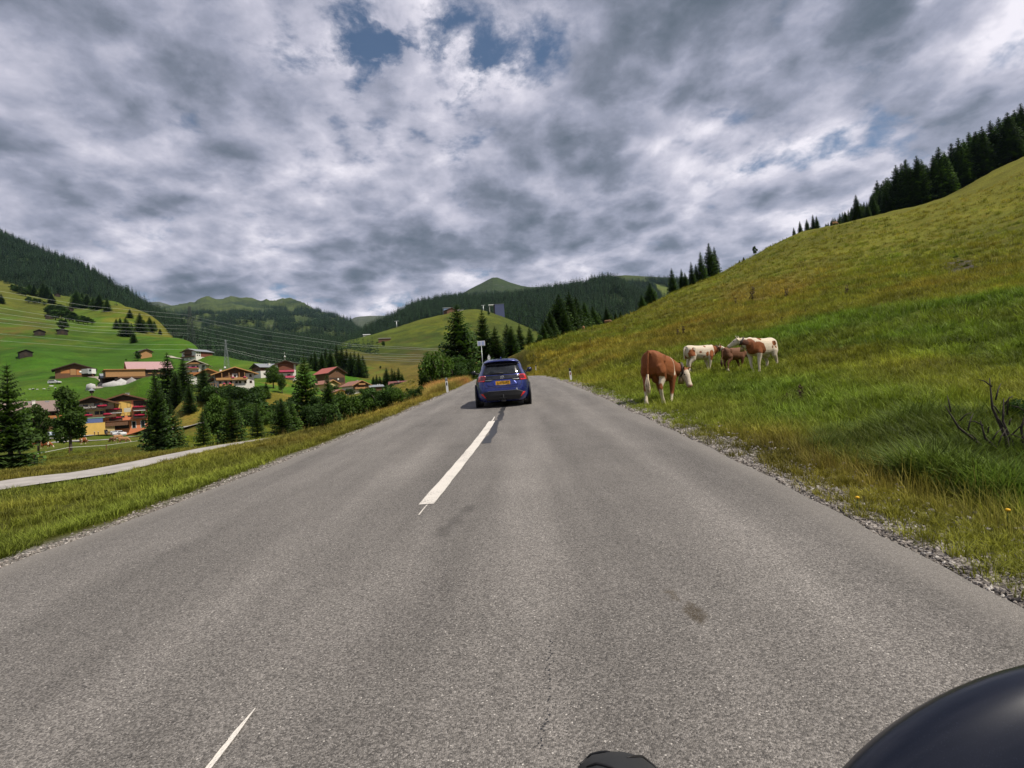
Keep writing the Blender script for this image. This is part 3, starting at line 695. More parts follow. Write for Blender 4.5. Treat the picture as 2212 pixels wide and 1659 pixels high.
def leaf_crown(name, seed, m, n=2600, blobs=None, size=.03, zlo=.22):
    r = np.random.default_rng(seed)
    if blobs is None:
        blobs = []
        for k in range(30):
            z = zlo + .06 + (.9 - zlo - .06) * (k + r.random()) / 30; rad = .27 * math.sin(math.pi * min(max((z - zlo * .6) / (1.02 - zlo * .6), .05), .97)) ** .8
            a = r.uniform(0, 6.28); q = rad * r.uniform(.25, .8)
            blobs.append((q * math.cos(a), q * math.sin(a), z, r.uniform(.08, .14) * (1.15 - .35 * z)))
    bl = np.array(blobs); pr = bl[:, 3] ** 2; pr /= pr.sum()
    k = r.choice(len(bl), n, p=pr); d = r.normal(size=(n, 3)); d /= np.linalg.norm(d, axis=1)[:, None]
    c = bl[k, :3] + d * (bl[k, 3] * r.uniform(.55, 1.08, n))[:, None] * np.array([1, 1, .85])
    ax = r.normal(size=(n, 3)) + d * .6 + np.array([0, 0, .5]); ax /= np.linalg.norm(ax, axis=1)[:, None]
    u = np.cross(ax, r.normal(size=(n, 3))); u /= np.linalg.norm(u, axis=1)[:, None]; v = np.cross(ax, u)
    s = size * r.uniform(.6, 1.35, n)[:, None]
    V = np.stack([c + u * s, c + v * s * .55, c - u * s, c - v * s * .55], 1).reshape(-1, 3)
    tint = np.repeat((.75 + .5 * r.random(n)) * np.repeat(r.uniform(.8, 1.2, len(bl))[None], n, 0)[np.arange(n), k], 4)
    return np_mesh(name, V, quads=np.arange(4 * n).reshape(-1, 4), mats=[m], attrs={'tint': tint})
def limb_trunk(name, seed, r0=.022, zlo=.2):
    r = random.Random(seed); b = MB()
    b.tube([(0, 0, -.03), (.004, .002, .2), (-.004, .004, .5), (0, 0, .82)], [r0 * 1.3, r0, r0 * .65, r0 * .15], 7)
    for k in range(7):
        z = r.uniform(zlo, .6); a = r.uniform(0, 6.28); L = r.uniform(.13, .24)
        b.tube([(0, 0, z), (L * .5 * math.cos(a), L * .5 * math.sin(a), z + L * .45), (L * math.cos(a), L * math.sin(a), z + L * .8)], [r0 * .45, r0 * .3, r0 * .08], 5)
    return b.mesh(name, M_BARK)

SPR = [spruce_crown("spruce_crown", 10 + k, M_SPRUCE, 40, 14, 4, w, .03) for k, w in enumerate((.225, .26, .205, .24))]
SPR_Y = [spruce_crown("young_spruce_crown", 30 + k, M_SPRUCE_L, 30, 14, 4, w, .01, .28) for k, w in enumerate((.30, .27, .33))]
SPR_T = trunk_mesh("spruce_trunk")
SPR_FAR = [spruce_crown("far_spruce", 50 + k, M_FAR, 11, 8, 1, w, .02, .3) for k, w in enumerate((.17, .20, .14))]
DEC = [leaf_crown("leaf_crown", 70 + k, M_LEAF, 5200, size=.024) for k in range(3)]
DEC_D = [leaf_crown("dark_leaf_crown", 80 + k, M_LEAF_D, 4600, size=.026) for k in range(2)]
DEC_T = [limb_trunk("tree_trunk", 90 + k) for k in range(3)]
def bush_crown(name, seed, m, n=1500, size=.06):
    r = np.random.default_rng(seed)
    bl = [(r.uniform(-.4, .4), r.uniform(-.4, .4), r.uniform(.22, .72), r.uniform(.18, .3)) for _ in range(12)]
    return leaf_crown(name, seed + 5, m, n, bl, size)
BUSH = [bush_crown("bush_leaves", 100 + k, (M_LEAF, M_LEAF_D, M_LEAF_D)[k], 2600, .045) for k in range(3)]
BUSH_T = None

def scatter(name, P_, scale, mesh, label=None, rz=None, tilt=0.0, seed=3, zsc=None):
    """one mass of many small things: copies of a mesh on points, as geometry nodes"""
    n = len(P_); r = np.random.default_rng(seed)
    me = bpy.data.meshes.new(name); me.vertices.add(n); me.vertices.foreach_set("co", np.asarray(P_, np.float32).ravel())
    rot = np.zeros((n, 3), np.float32); rot[:, 2] = r.uniform(0, 6.283, n) if rz is None else rz
    if tilt: rot[:, :2] = r.normal(0, tilt, (n, 2))
    a = me.attributes.new('rot', 'FLOAT_VECTOR', 'POINT'); a.data.foreach_set("vector", rot.ravel())
    sc = np.ones((n, 3), np.float32) * np.asarray(scale, np.float32).reshape(-1, 1)
    if zsc is not None: sc[:, 2] *= zsc
    a = me.attributes.new('scl', 'FLOAT_VECTOR', 'POINT'); a.data.foreach_set("vector", sc.ravel())
    me.materials.append(mesh.materials[0])
    o = link(name, me); tag(o, kind='stuff')
    if label: o['label'] = label
    src = bpy.data.objects.new(name + "_source", mesh)              # never linked to the scene: only a mesh holder for the nodes
    ng = bpy.data.node_groups.new(name, 'GeometryNodeTree')
    ng.interface.new_socket('Geometry', in_out='INPUT', socket_type='NodeSocketGeometry'); ng.interface.new_socket('Geometry', in_out='OUTPUT', socket_type='NodeSocketGeometry')
    N = ng.nodes; gi = N.new('NodeGroupInput'); go = N.new('NodeGroupOutput'); ip = N.new('GeometryNodeInstanceOnPoints'); oi = N.new('GeometryNodeObjectInfo')
    oi.inputs['Object'].default_value = src; oi.inputs['As Instance'].default_value = True
    mp = N.new('GeometryNodeMeshToPoints')
    ra = N.new('GeometryNodeInputNamedAttribute'); ra.data_type = 'FLOAT_VECTOR'; ra.inputs['Name'].default_value = 'rot'
    sa = N.new('GeometryNodeInputNamedAttribute'); sa.data_type = 'FLOAT_VECTOR'; sa.inputs['Name'].default_value = 'scl'
    L = ng.links
    L.new(gi.outputs[0], ip.inputs['Points']); L.new(oi.outputs['Geometry'], ip.inputs['Instance'])
    L.new(ra.outputs[0], ip.inputs['Rotation']); L.new(sa.outputs[0], ip.inputs['Scale']); L.new(ip.outputs[0], go.inputs[0])
    N.remove(mp)
    md = o.modifiers.new("scatter", 'NODES'); md.node_group = ng
    return o
def forest(name, P_, h, label, seed=1, hv=.3):
    r = np.random.default_rng(seed); k = r.integers(0, len(SPR_FAR), len(P_))
    for j, me in enumerate(SPR_FAR):
        q = P_[k == j]
        if len(q): scatter(name, q, h * (1 + hv * np.clip(r.normal(0, .75, len(q)), -1.3, 1.5)), me, label, seed=seed + j)

# wooded hillsides: too many trees to count
clear_l = [pts("20 640;115 640;140 668;90 690;20 680")]
forest("forest", h_left.scatter(15000, lambda x, y, p: np.ones(len(x), bool) & ~((fbm(p[:, 0], p[:, 1], .012, 3) > .55)), 21), 19, "dark spruce forest covering the hillside above the green pasture", 1)
forest("forest", h_slope.scatter(9000, lambda x, y, p: ~inpoly(x, y, pts("568 742;592 744;590 760;570 758")), 22), 21, "dark spruce forest on the slope behind the chalets and the small mast", 2)
meadows = [pts("500 702;553 699;553 712;520 715"), pts("556 716;580 694;596 692;590 712"), pts("575 716;620 718;666 722;664 733;600 724;575 722"), pts("637 690;645 682;684 690;683 698;640 706"), pts("695 716;724 718;722 730;700 724"), pts("716 728;748 738;720 738"), pts("395 690;440 696;430 730;380 730"), pts("460 712;500 716;490 726;460 722")]
def mt_mask(x, y, p):
    tl = np.interp(x, [290, 421, 446, 475, 514, 539, 568, 592, 617, 622, 630, 640, 649, 666, 685, 714, 740, 812], [690, 679, 678, 684, 676, 680, 676, 669, 666, 676, 686, 672, 667, 671, 674, 682, 690, 700])
    k = (y > tl + fbm(p[:, 0], p[:, 1], .006, 3) * 5 - np.random.default_rng(3).exponential(2.0, len(x)))
    for m_ in meadows: k &= ~inpoly(x, y, m_)
    return k & (fbm(p[:, 0], p[:, 1], .004, 3) < .62)
forest("forest", h_mount.scatter(17000, mt_mask, 23), 30, "blue-green spruce forest across the flank of the craggy mountain", 3)
def rg_mask(x, y, p):
    k = ~inpoly(x, y, pts("986 640;1067 638;1070 648;1040 651;986 650")) & ~inpoly(x, y, pts("1306 638;1330 641;1362 655;1362 668;1335 658"))
    return k & (x > 760)
forest("forest", h_ridge.scatter(15000, rg_mask, 24), 21, "dark spruce forest over the ridges behind the round green hill", 4)
forest("forest", h_peak.scatter(3500, lambda x, y, p: (y > 631 + 6 * np.abs((x - 1060) / 60)) & (x < 1125), 25), 24, "belt of dark spruces round the foot of the pointed peak", 5)
forest("forest", h_alm.scatter(5000, lambda x, y, p: (y > 606 + fbm(p[:, 0], p[:, 1], .004, 3) * 10) & ~inpoly(x, y, pts("1412 612;1446 622;1446 645;1425 636")), 26), 23, "spruce forest below the bare alpine shoulder behind the meadow slope", 6)

def clearing(h, polys, m, lift=.8):
    G = h.G[:h.nfront]; C = (G[1:, :-1] + G[:-1, 1:]) / 2; q = np.array(proj(C.reshape(-1, 3))).T
    k = np.zeros(len(q), bool)
    for p_ in polys: k |= inpoly(q[:, 0], q[:, 1], p_)
    i, j = np.unravel_index(np.where(k)[0], C.shape[:2]); nc = G.shape[1]; V = G.reshape(-1, 3) + np.array([0, 0, lift])
    Q = np.stack([i * nc + j, i * nc + j + 1, (i + 1) * nc + j + 1, (i + 1) * nc + j], -1); u, inv = np.unique(Q, return_inverse=True)
    tag(link("meadow", np_mesh("meadow", V[u], quads=inv.reshape(Q.shape), mats=[m], smooth=True)), kind='structure')
M_CLEAR = hill_material("far_meadow", (.07, .10, .02), (.11, .125, .028), None, .02)
clearing(h_ridge, [pts("986 640;1067 636;1070 649;1040 652;986 651"), pts("1306 638;1330 641;1362 655;1362 668;1335 658")], M_CLEAR)
clearing(h_slope, [pts("566 740;594 738;592 762;568 760")], M_CLEAR); clearing(h_alm, [pts("1412 612;1446 622;1446 645;1425 636")], M_CLEAR)
_p = h_ridge.scatter(9000, lambda x, y, p: inpoly(x, y, pts("1075 690;1110 662;1140 655;1165 700;1175 745;1120 742;1080 715")) & (fbm(p[:, 0], p[:, 1], .02, 3) > -.1), 31)[:500]
for j_ in range(2): scatter("broadleaf_woods", _p[j_::2], 12 * np.random.default_rng(j_).uniform(.7, 1.2, len(_p[j_::2])), DEC_D[j_], "paler broadleaf woods in the hollow right of the round hill", seed=70 + j_)
# ------------------------------------------------------------------ the air of the valley
def haze():
    b = MB(); b.bb((-7600, -900, -61), (7600, 8400, 1750)); m = bpy.data.materials.new("haze"); m.use_nodes = True; t = m.node_tree; t.nodes.clear(); T = NT(t)
    v = T.n('ShaderNodeVolumePrincipled', {'Color': (.50, .74, 1.0, 1), 'Density': HAZE, 'Anisotropy': .25}); T.n('ShaderNodeOutputMaterial', {'Volume': v})
    o = b.build("haze", m); tag(o, kind='stuff')
HAZE = 2.0e-5
haze()
# ------------------------------------------------------------------ fast ground lookup on the polar grid
_lr0, _lr1 = math.log(_rr[0]), math.log(_rr[-1])
def land(x, y):
    x = np.asarray(x, float); y = np.asarray(y, float)
    dx, dy = x - O[0], y - O[1]; r = np.hypot(dx, dy); p = np.arctan2(dx, dy)
    a = np.clip((p - _ph[0]) / (_ph[-1] - _ph[0]) * (na - 1), 0, na - 1.001); b = np.clip((np.log(r) - _lr0) / (_lr1 - _lr0) * (nr - 1), 0, nr - 1.001)
    i = a.astype(int); j = b.astype(int); fa = a - i; fb = b - j
    return (GZ[i, j] * (1 - fa) + GZ[i + 1, j] * fa) * (1 - fb) + (GZ[i, j + 1] * (1 - fa) + GZ[i + 1, j + 1] * fa) * fb

# ------------------------------------------------------------------ paths and lots lying on the land
def land_strip(name, center, width, m, dz=.03, n=None, cross=5, kind='structure', jag=.06):
    c = np.array([[p[0], p[1]] for p in center]); s = np.concatenate([[0], np.cumsum(np.hypot(*np.diff(c, axis=0).T))])
    n = n or max(12, int(s[-1] / .5)); q = np.linspace(0, s[-1], n)
    cx = np.interp(q, s, c[:, 0]); cy_ = np.interp(q, s, c[:, 1])
    k = np.ones(7) / 7; 
    if n > 20:
        cx = np.convolve(np.pad(cx, 3, mode='reflect', reflect_type='odd'), k, 'valid'); cy_ = np.convolve(np.pad(cy_, 3, mode='reflect', reflect_type='odd'), k, 'valid')
    tx, ty = np.gradient(cx), np.gradient(cy_); l = np.hypot(tx, ty); nx, ny = ty / l, -tx / l
    w = np.interp(q, s, width) if hasattr(width, '__len__') else np.full(n, width)
    us = np.linspace(-.5, .5, cross); X = cx[:, None] + nx[:, None] * us * w[:, None]; Y = cy_[:, None] + ny[:, None] * us * w[:, None]
    e = fbm(X, Y, 1.3, 3) * jag; X = X + nx[:, None] * e * (np.abs(us) > .4); Y = Y + ny[:, None] * e * (np.abs(us) > .4)
    Z = land(X, Y); zc = Z[:, cross // 2]; zc = np.convolve(np.pad(zc, 4, mode='edge'), np.ones(9) / 9, 'valid') if n > 20 else zc
    Z = np.maximum(Z + dz, zc[:, None] + dz)
    i = np.arange(X.size).reshape(X.shape); Q = np.stack([i[:-1, :-1], i[:-1, 1:], i[1:, 1:], i[1:, :-1]], -1).reshape(-1, 4)
    o = link(name, np_mesh(name, np.stack([X, Y, Z], -1).reshape(-1, 3), quads=Q, mats=[m], smooth=True)); tag(o, kind=kind); return o
M_PATH = mat("path_concrete", (.34, .315, .29), .9, var=.2, vscale=1.4, bump=.25, bscale=20)
M_LOT = mat("parking_gravel", (.36, .335, .305), .95, var=.14, vscale=.5)
def W2(qx, d):
    p = CAM + d * ray(qx, 829.5); return (p[0], p[1])
foot = [W2(-1090, 7.2), W2(-409, 10.0), W2(0, 13.0), W2(200, 15.2), W2(378, 18.0), W2(540, 21.2), W2(640, 23.4), W2(700, 25.2), W2(740, 27.5)]
land_strip("path", foot, 2.25, M_PATH, .03)
_fp = np.array(foot)
def seg_dist(x, y, poly):
    best = np.full(np.shape(x), 1e9)
    for a, b in zip(poly[:-1], poly[1:]):
        ax, ay = a; bx_, by_ = b; L2 = (bx_ - ax) ** 2 + (by_ - ay) ** 2
        t = np.clip(((x - ax) * (bx_ - ax) + (y - ay) * (by_ - ay)) / L2, 0, 1)
        best = np.minimum(best, np.hypot(x - ax - t * (bx_ - ax), y - ay - t * (by_ - ay)))
    return best
lot = [W2(95, 138), W2(170, 143), W2(230, 150), W2(300, 152), W2(345, 152)]
land_strip("pavement", lot, [5, 6, 11, 12, 9], M_LOT, .12)
vroad = [W2(40, 118), W2(88, 124), W2(190, 132), W2(260, 140), W2(330, 143), W2(430, 141), W2(510, 146), W2(590, 152), W2(680, 160)]
land_strip("road", vroad, 3.2, mat("village_road", (.33, .31, .28), .9, var=.1, vscale=.6), .10)
land_strip("path", [W2(205, 206), W2(222, 214), W2(232, 226), W2(222, 238), W2(200, 245)], 4.5, mat("farm_track", (.30, .255, .20), .95, var=.25, vscale=.4), .1)
land_strip("path", [W2(405, 330), W2(380, 334), W2(366, 340)], 3.5, mat("farm_track_pale", (.36, .32, .25), .95, var=.2, vscale=.4), .15)

# ------------------------------------------------------------------ grass, stones
def grass_mesh(name, seed, n, h, spread, w, bend, m, lean=.25):
    r = np.random.default_rng(seed); V = []; Q = []; Tt = []; tn = []
    for k in range(n):
        a = r.uniform(0, 6.283); q = spread * math.sqrt(r.random()); x, y = q * math.cos(a), q * math.sin(a)
        a2 = a + r.normal(0, .8); L = h * r.uniform(.5, 1.15); dx, dy = math.cos(a2), math.sin(a2); px, py = -dy * w / 2, dx * w / 2
        ln = lean * r.uniform(.2, 1.2); bd = bend * r.uniform(.3, 1.3)
        p0 = np.array([x, y, -.02]); p1 = p0 + np.array([dx * L * ln * .45, dy * L * ln * .45, L * .55]); p2 = p0 + np.array([dx * L * (ln + bd), dy * L * (ln + bd), L * (1 - .45 * bd)])
        o = np.array([px, py, 0]); b = len(V); V += [p0 - o, p0 + o, p1 + o * .75, p1 - o * .75, p2]
        Q.append((b, b + 1, b + 2, b + 3)); Tt.append((b + 3, b + 2, b + 4)); t = r.uniform(.5, 1.5); tn += [t * .9, t * .9, t, t, t * 1.2]
    return np_mesh(name, np.array(V), quads=np.array(Q), tris=np.array(Tt), mats=[m], attrs={'tint': np.array(tn)})
def grass_material(name, mul, own=None, transl=.3):
    m = bpy.data.materials.new(name); m.use_nodes = True; t = m.node_tree; t.nodes.clear(); T = NT(t)
    base = T.n('ShaderNodeAttribute', attribute_name='gcol', attribute_type='INSTANCER').outputs['Color'] if own is None else own
    oi = T.n('ShaderNodeObjectInfo').outputs['Random']; ti = T.n('ShaderNodeAttribute', attribute_name='tint').outputs['Fac']
    f = T.math('MULTIPLY', T.mapr(oi, 0, 1, .65, 1.4, False), ti)
    c = T.mix(1.0, base, T.n('ShaderNodeCombineColor', {0: T.math('MULTIPLY', f, mul[0]), 1: T.math('MULTIPLY', f, mul[1]), 2: T.math('MULTIPLY', f, mul[2])}).outputs[0], 'MULTIPLY')
    d = T.n('ShaderNodeBsdfPrincipled', {'Base Color': c, 'Roughness': .7, 'Specular IOR Level': .25}); tr = T.n('ShaderNodeBsdfTranslucent', {'Color': c})
    T.n('ShaderNodeOutputMaterial', {'Surface': T.n('ShaderNodeMixShader', {0: transl, 1: d, 2: tr})}); return m
M_GRASS = grass_material("grass_blades", (1.75, 1.75, 1.6)); M_DRY = grass_material("dry_grass", (2.15, 1.95, 2.6)); M_LUSH = grass_material("lush_grass", (1.75, 1.65, 1.7))
G_SHORT = grass_mesh("grass_tuft", 1, 26, .16, .16, .012, .35, M_GRASS, .5)
G_MID = grass_mesh("grass_clump", 2, 34, .30, .20, .014, .45, M_GRASS, .5)
G_LUSH = grass_mesh("long_grass_clump", 3, 46, .52, .20, .016, .5, M_LUSH, .38)
G_DRY = grass_mesh("dry_grass_stalks", 4, 12, .50, .22, .007, .25, M_DRY, .35)

def gscatter(name, x, y, s, mesh, label, seed, zsc=None, col=None):
    z = land(x, y); o = scatter(name, np.stack([x, y, z], -1), s, mesh, label, tilt=.12, seed=seed, zsc=zsc)
    c = ground_rgb(x, y) if col is None else col
    c = c * (1 + .55 * fbm(x, y, .30, 3) + .35 * fbm(x + 40, y, 1.3, 2))[:, None].clip(.35, 1.9) * (1 + np.array([.3, .0, .15]) * fbm(x - 70, y + 30, .16, 3)[:, None]).clip(.5, 1.6)  # random patchy tone; its dark parts also paint in shadow between tussocks
    at_ = o.data.attributes.new('gcol', 'FLOAT_COLOR', 'POINT'); b = np.ones((len(x), 4), np.float32); b[:, :3] = c; at_.data.foreach_set("color", b.ravel()); return o
def sample(n, r0, r1, p0, p1, seed):
    r = np.random.default_rng(seed); rho = np.exp(r.uniform(math.log(r0), math.log(r1), n)); ph = r.uniform(R_(p0), R_(p1), n)
    return rho * np.sin(ph), rho * np.cos(ph), rho, r
def off_road(x, y, m0=.12):
    u = road_u(x, y); return np.where(u > 0, u > HALF + m0, -u > HALF + m0) | (y > 130)
# --- right-hand meadow
x, y, rho, r = sample(66000, 2.6, 260, 2, 56, 5)
u = road_u(x, y); gm = sstep(HALF + .95, HALF + .2, u + fbm(x, y, .7, 3) * .5)
k = off_road(x, y) & (u > 0) & (r.random(len(x)) > gm * .80) & (r.random(len(x)) < .5 + .9 * sstep(-.35, .25, fbm(x, y, .9, 3)))
x, y, rho = x[k], y[k], rho[k]; luv = ground_rgb(x, y); lush = (luv[:, 0] < .076)
sz = (.5 + np.minimum(rho, 90) / 34 + rho / 160) * r.uniform(.5, 1.35, len(x)) * np.where(road_u(x, y) < HALF + 1.2, .55, 1.0)
a = ~lush; j = a & (r.random(len(x)) < .5); gscatter("grass", x[j], y[j], sz[j] * 1.1, G_SHORT, "short grass of the roadside meadow on the right", 31)
j = a & ~j; gscatter("grass", x[j], y[j], sz[j] * .75, G_MID, "tufted grass of the roadside meadow on the right", 32)
j = lush & (r.random(len(x)) < .75); gscatter("grass", x[j], y[j], np.clip(sz[j] * .42, .25, 1.2) * (.55 + .45 * sstep(0, .3, fbm(x[j], y[j], .5, 2))), G_LUSH, "long dark green grass in the damp part of the meadow", 33)
j = lush & ~j; gscatter("grass", x[j], y[j], sz[j] * .9, G_MID, "green grass in the damp part of the meadow", 34)
# the thick rank grass in the ditch beside the gravel
x, y, rho, r = sample(6500, 3.2, 9.5, 24, 55, 6); u = road_u(x, y)
q_ = np.array(proj(np.stack([x, y, land(x, y)], -1))); k = (u > HALF + 1.3) & (q_[0] > 1790 + 60 * fbm(x, y, 1.0, 2)) & (q_[1] > 905 + 25 * fbm(x, y, .9, 2)) & (q_[1] < 1035 + (q_[0] - 1850) * .16 + 40 * fbm(x, y, .8, 2)); x, y, rho = x[k], y[k], rho[k]
gscatter("grass", x, y, r.uniform(.35, .95, len(x)) * (.55 + .5 * sstep(-.3, .3, fbm(x, y, 1.1, 2))), G_LUSH, "rank green grass in the ditch beside the gravel shoulder", 35, col=np.tile([.062, .096, .013], (len(x), 1)))
x, y, rho, r = sample(7000, 2.6, 45, 3, 56, 7); u = road_u(x, y)
k = (u > HALF + .75) & (r.random(len(x)) < .35 + .6 * (u < HALF + 2.4)); x, y, rho = x[k], y[k], rho[k]
gscatter("grass", x, y, (.5 + rho / 60) * r.uniform(.6, 1.2, len(x)), G_DRY, "dry straw-coloured stalks along the right verge", 36)
# --- left verge, bank and field
x, y, rho, r = sample(42000, 3.4, 130, -58, -1.5, 8); u = road_u(x, y)
k = (-u > HALF + .22 + .25 * fbm(x, y, .8, 2)) & (seg_dist(x, y, foot) > 1.2) & (seg_dist(x, y, vroad) > 1.9) & (r.random(len(x)) < .45 + .9 * sstep(-.3, .3, fbm(x, y, .8, 3)))
x, y, rho = x[k], y[k], rho[k]; sz = (.38 + rho / 55) * r.uniform(.5, 1.25, len(x))
j = r.random(len(x)) < .5; gscatter("grass", x[j], y[j], sz[j], G_SHORT, "short grass of the left verge and field", 41); j = ~j; gscatter("grass", x[j], y[j], sz[j] * .7, G_MID, "tufted grass of the left verge and field", 42)
x, y, rho, r = sample(5000, 4.2, 75, -52, -1.5, 9); u = road_u(x, y)
k = (-u > HALF + .5) & (-u < HALF + 5) & (seg_dist(x, y, foot) > 1.25) & (r.random(len(x)) < .25 + .75 * sstep(15, 40, rho)); x, y, rho = x[k], y[k], rho[k]
gscatter("grass", x, y, (.35 + rho / 60) * r.uniform(.5, 1.3, len(x)), G_DRY, "dry golden grass stalks along the left verge", 43)
x, y, rho, r = sample(9000, 30, 75, -9.5, -1.5, 10); u = road_u(x, y); k = (-u > HALF + .5) & (-u < HALF + 4.5); x, y, rho = x[k], y[k], rho[k]
gscatter("grass", x, y, r.uniform(.9, 1.5, len(x)), G_DRY, "golden ripe grass on the verge before the bushes", 44)
# --- gravel
def stone_mesh(name, seed, m):
    bm = bmesh.new(); bmesh.ops.create_icosphere(bm, subdivisions=1, radius=1); r = random.Random(seed)
    for v in bm.verts: v.co *= r.uniform(.6, 1.15); v.co.z *= .62
    me = bpy.data.meshes.new(name); bm.to_mesh(me); bm.free(); me.materials.append(m); return me
m = bpy.data.materials.new("stone"); m.use_nodes = True; T = NT(m.node_tree); m.node_tree.nodes.clear()
T.n('ShaderNodeOutputMaterial', {'Surface': T.n('ShaderNodeBsdfPrincipled', {'Base Color': T.ramp(T.n('ShaderNodeObjectInfo').outputs['Random'], [(0, (.09, .078, .068)), (.5, (.20, .175, .152)), (.88, (.32, .285, .25)), (1, (.48, .45, .41))]), 'Roughness': .9})})
STONE = stone_mesh("stone", 3, m)
r = np.random.default_rng(15); n = 19000; yy_ = np.exp(r.uniform(math.log(2.0), math.log(34), n)); uu = HALF - .05 + np.abs(r.normal(0, .34, n)); k = uu < HALF + 1.1
yy_, uu = yy_[k], uu[k]; xx = road_cx(yy_) + uu
scatter("gravel", np.stack([xx, yy_, np.maximum(land(xx, yy_), road_z(yy_) - .06) + .004], -1), (.010 + .0009 * yy_) * r.uniform(.5, 1.7, len(xx)), STONE, "loose gravel along the right edge of the asphalt", tilt=.4, seed=16)
yy_ = np.exp(r.uniform(math.log(3.0), math.log(30), 7000)); uu = -(HALF - .03 + np.abs(r.normal(0, .11, 7000))); xx = road_cx(yy_) + uu
scatter("gravel", np.stack([xx, yy_, np.maximum(land(xx, yy_), road_z(yy_) - .06) + .003], -1), (.009 + .0007 * yy_) * r.uniform(.5, 1.5, 7000), STONE, "thin line of gravel along the left edge of the asphalt", tilt=.4, seed=17)

# ------------------------------------------------------------------ trees, one by one
ORD = "first second third fourth fifth sixth seventh eighth ninth tenth eleventh twelfth thirteenth fourteenth fifteenth sixteenth seventeenth eighteenth nineteenth twentieth twenty-first twenty-second twenty-third twenty-fourth twenty-fifth twenty-sixth twenty-seventh twenty-eighth twenty-ninth thirtieth thirty-first thirty-second thirty-third thirty-fourth".split()
_tc = 0
def tree(kind, qx, top, d=None, base=None, label=None, group=None, wide=1.0):
    """kind: s spruce, y young spruce, b broadleaf, d dark broadleaf, u bush"""
    global _tc; _tc += 1
    if d is None:
        p = pick(qx, base); d = float((p - CAM) @ FWD)
    else: p = at(qx, d, top)
    if base is not None and kind != 'u' and False: pass
    h = float(P(qx, top, d)[2] - p[2]); h = max(h, .4); rz = random.uniform(0, 6.28)
    if kind in 'sy':
        nm, cat = "spruce_tree", "spruce"; cr = (SPR if kind == 's' else SPR_Y)[_tc % (4 if kind == 's' else 3)]; tk = SPR_T
    elif kind in 'bd':
        nm, cat = "broadleaf_tree", "tree"; cr = (DEC[_tc % 3] if kind == 'b' else DEC_D[_tc % 2]); tk = DEC_T[_tc % 3]
    else:
        nm, cat = "bush", "bush"; cr = BUSH[_tc % 3]; tk = None
    root = empty(nm, (p[0], p[1], p[2] - .02 * h), rz); s = (h * wide, h * wide, h * (1.02 if kind != 'u' else 1.1))
    link("crown" if kind != 'u' else "foliage", cr, root, scale=s)
    if tk: link("trunk", tk, root, scale=s)
    else: link("stem", BUSH_STEM, root, scale=s)
    tag(root, label, cat, group); return root
_b = MB()
for a_ in range(5): _b.tube([(0, 0, -.05), (.12 * math.cos(a_ * 1.3), .12 * math.sin(a_ * 1.3), .3), (.3 * math.cos(a_ * 1.3), .3 * math.sin(a_ * 1.3), .6)], [.025, .018, .006], 5)
BUSH_STEM = _b.mesh("bush_stem", M_BARK)

T_ = tree
# by the footpath on the left
T_('y', 14, 782, 38, label="bushy young spruce at the very left edge beside the footpath", wide=.98)
T_('b', 78, 868, 88, label="slender ash tree between the leftmost spruce and the tall ash", wide=.75)
T_('b', 40, 905, 70, label="low broadleaf tree half hidden behind the leftmost spruce")
T_('b', 146, 832, 86, label="tall full ash tree standing in front of the brown hotel wing", wide=.85)
T_('s', 333, 794, 58, label="tall dark spruce hiding the right end of the orange hotel", wide=.78)
T_('y', 366, 868, 60, label="shorter light spruce leaning on the tall dark spruce's right side", wide=1.1)
T_('y', 436, 884, 60, label="pointed spruce on the left of the cluster below the farmhouses")
T_('b', 466, 846, 63, label="light green broadleaf tree in the cluster below the big chalet", wide=.8)
T_('y', 497, 856, 61, label="full spruce on the right of the cluster below the big chalet", wide=1.15)
T_('y', 553, 873, 76, label="small lone spruce between the two clusters by the footpath")
T_('y', 606, 858, 72, label="dark spruce just left of the tall pale larch", wide=1.2)
T_('y', 655, 764, 86, label="tall pale larch rising above the chalet roofs", wide=.95)
T_('s', 706, 808, 60, label="slim dark spruce right of the tall pale larch")
T_('y', 628, 868, 80, label="bushy spruce at the left foot of the tall pale larch", wide=1.2)
T_('d', 683, 852, 66, label="dark broadleaf tree at the right foot of the tall pale larch", wide=1.1)
for i, (qx, by, tp) in enumerate([(695, 925, 868), (716, 918, 858), (738, 914, 850), (760, 906, 862), (778, 900, 852), (800, 895, 846), (824, 886, 832), (846, 880, 838), (868, 872, 836), (892, 864, 838), (912, 858, 834)]):
    T_('u', qx, tp, base=by, label=f"{ORD[i]} green bush from the left along the left verge", group="bushes along the left verge", wide=random.uniform(.95, 1.25))
T_('u', 948, 752, 52, label="big round bush tree on the left verge behind the marker post", wide=.78)
T_('u', 932, 790, 55, label="bush filling the left side of the big round verge bush")
T_('u', 1000, 768, 68, label="bright green bush between the big round bush and the blue car", wide=1.1)
T_('u', 1024, 782, 74, label="small bright bush just left of the blue car's roof", wide=1.2)
T_('u', 978, 780, 64, label="green bush against the trunk of the tallest roadside spruce", wide=1.1)
T_('u', 1054, 776, 108, label="bright bush behind the triangular sign", wide=1.3)
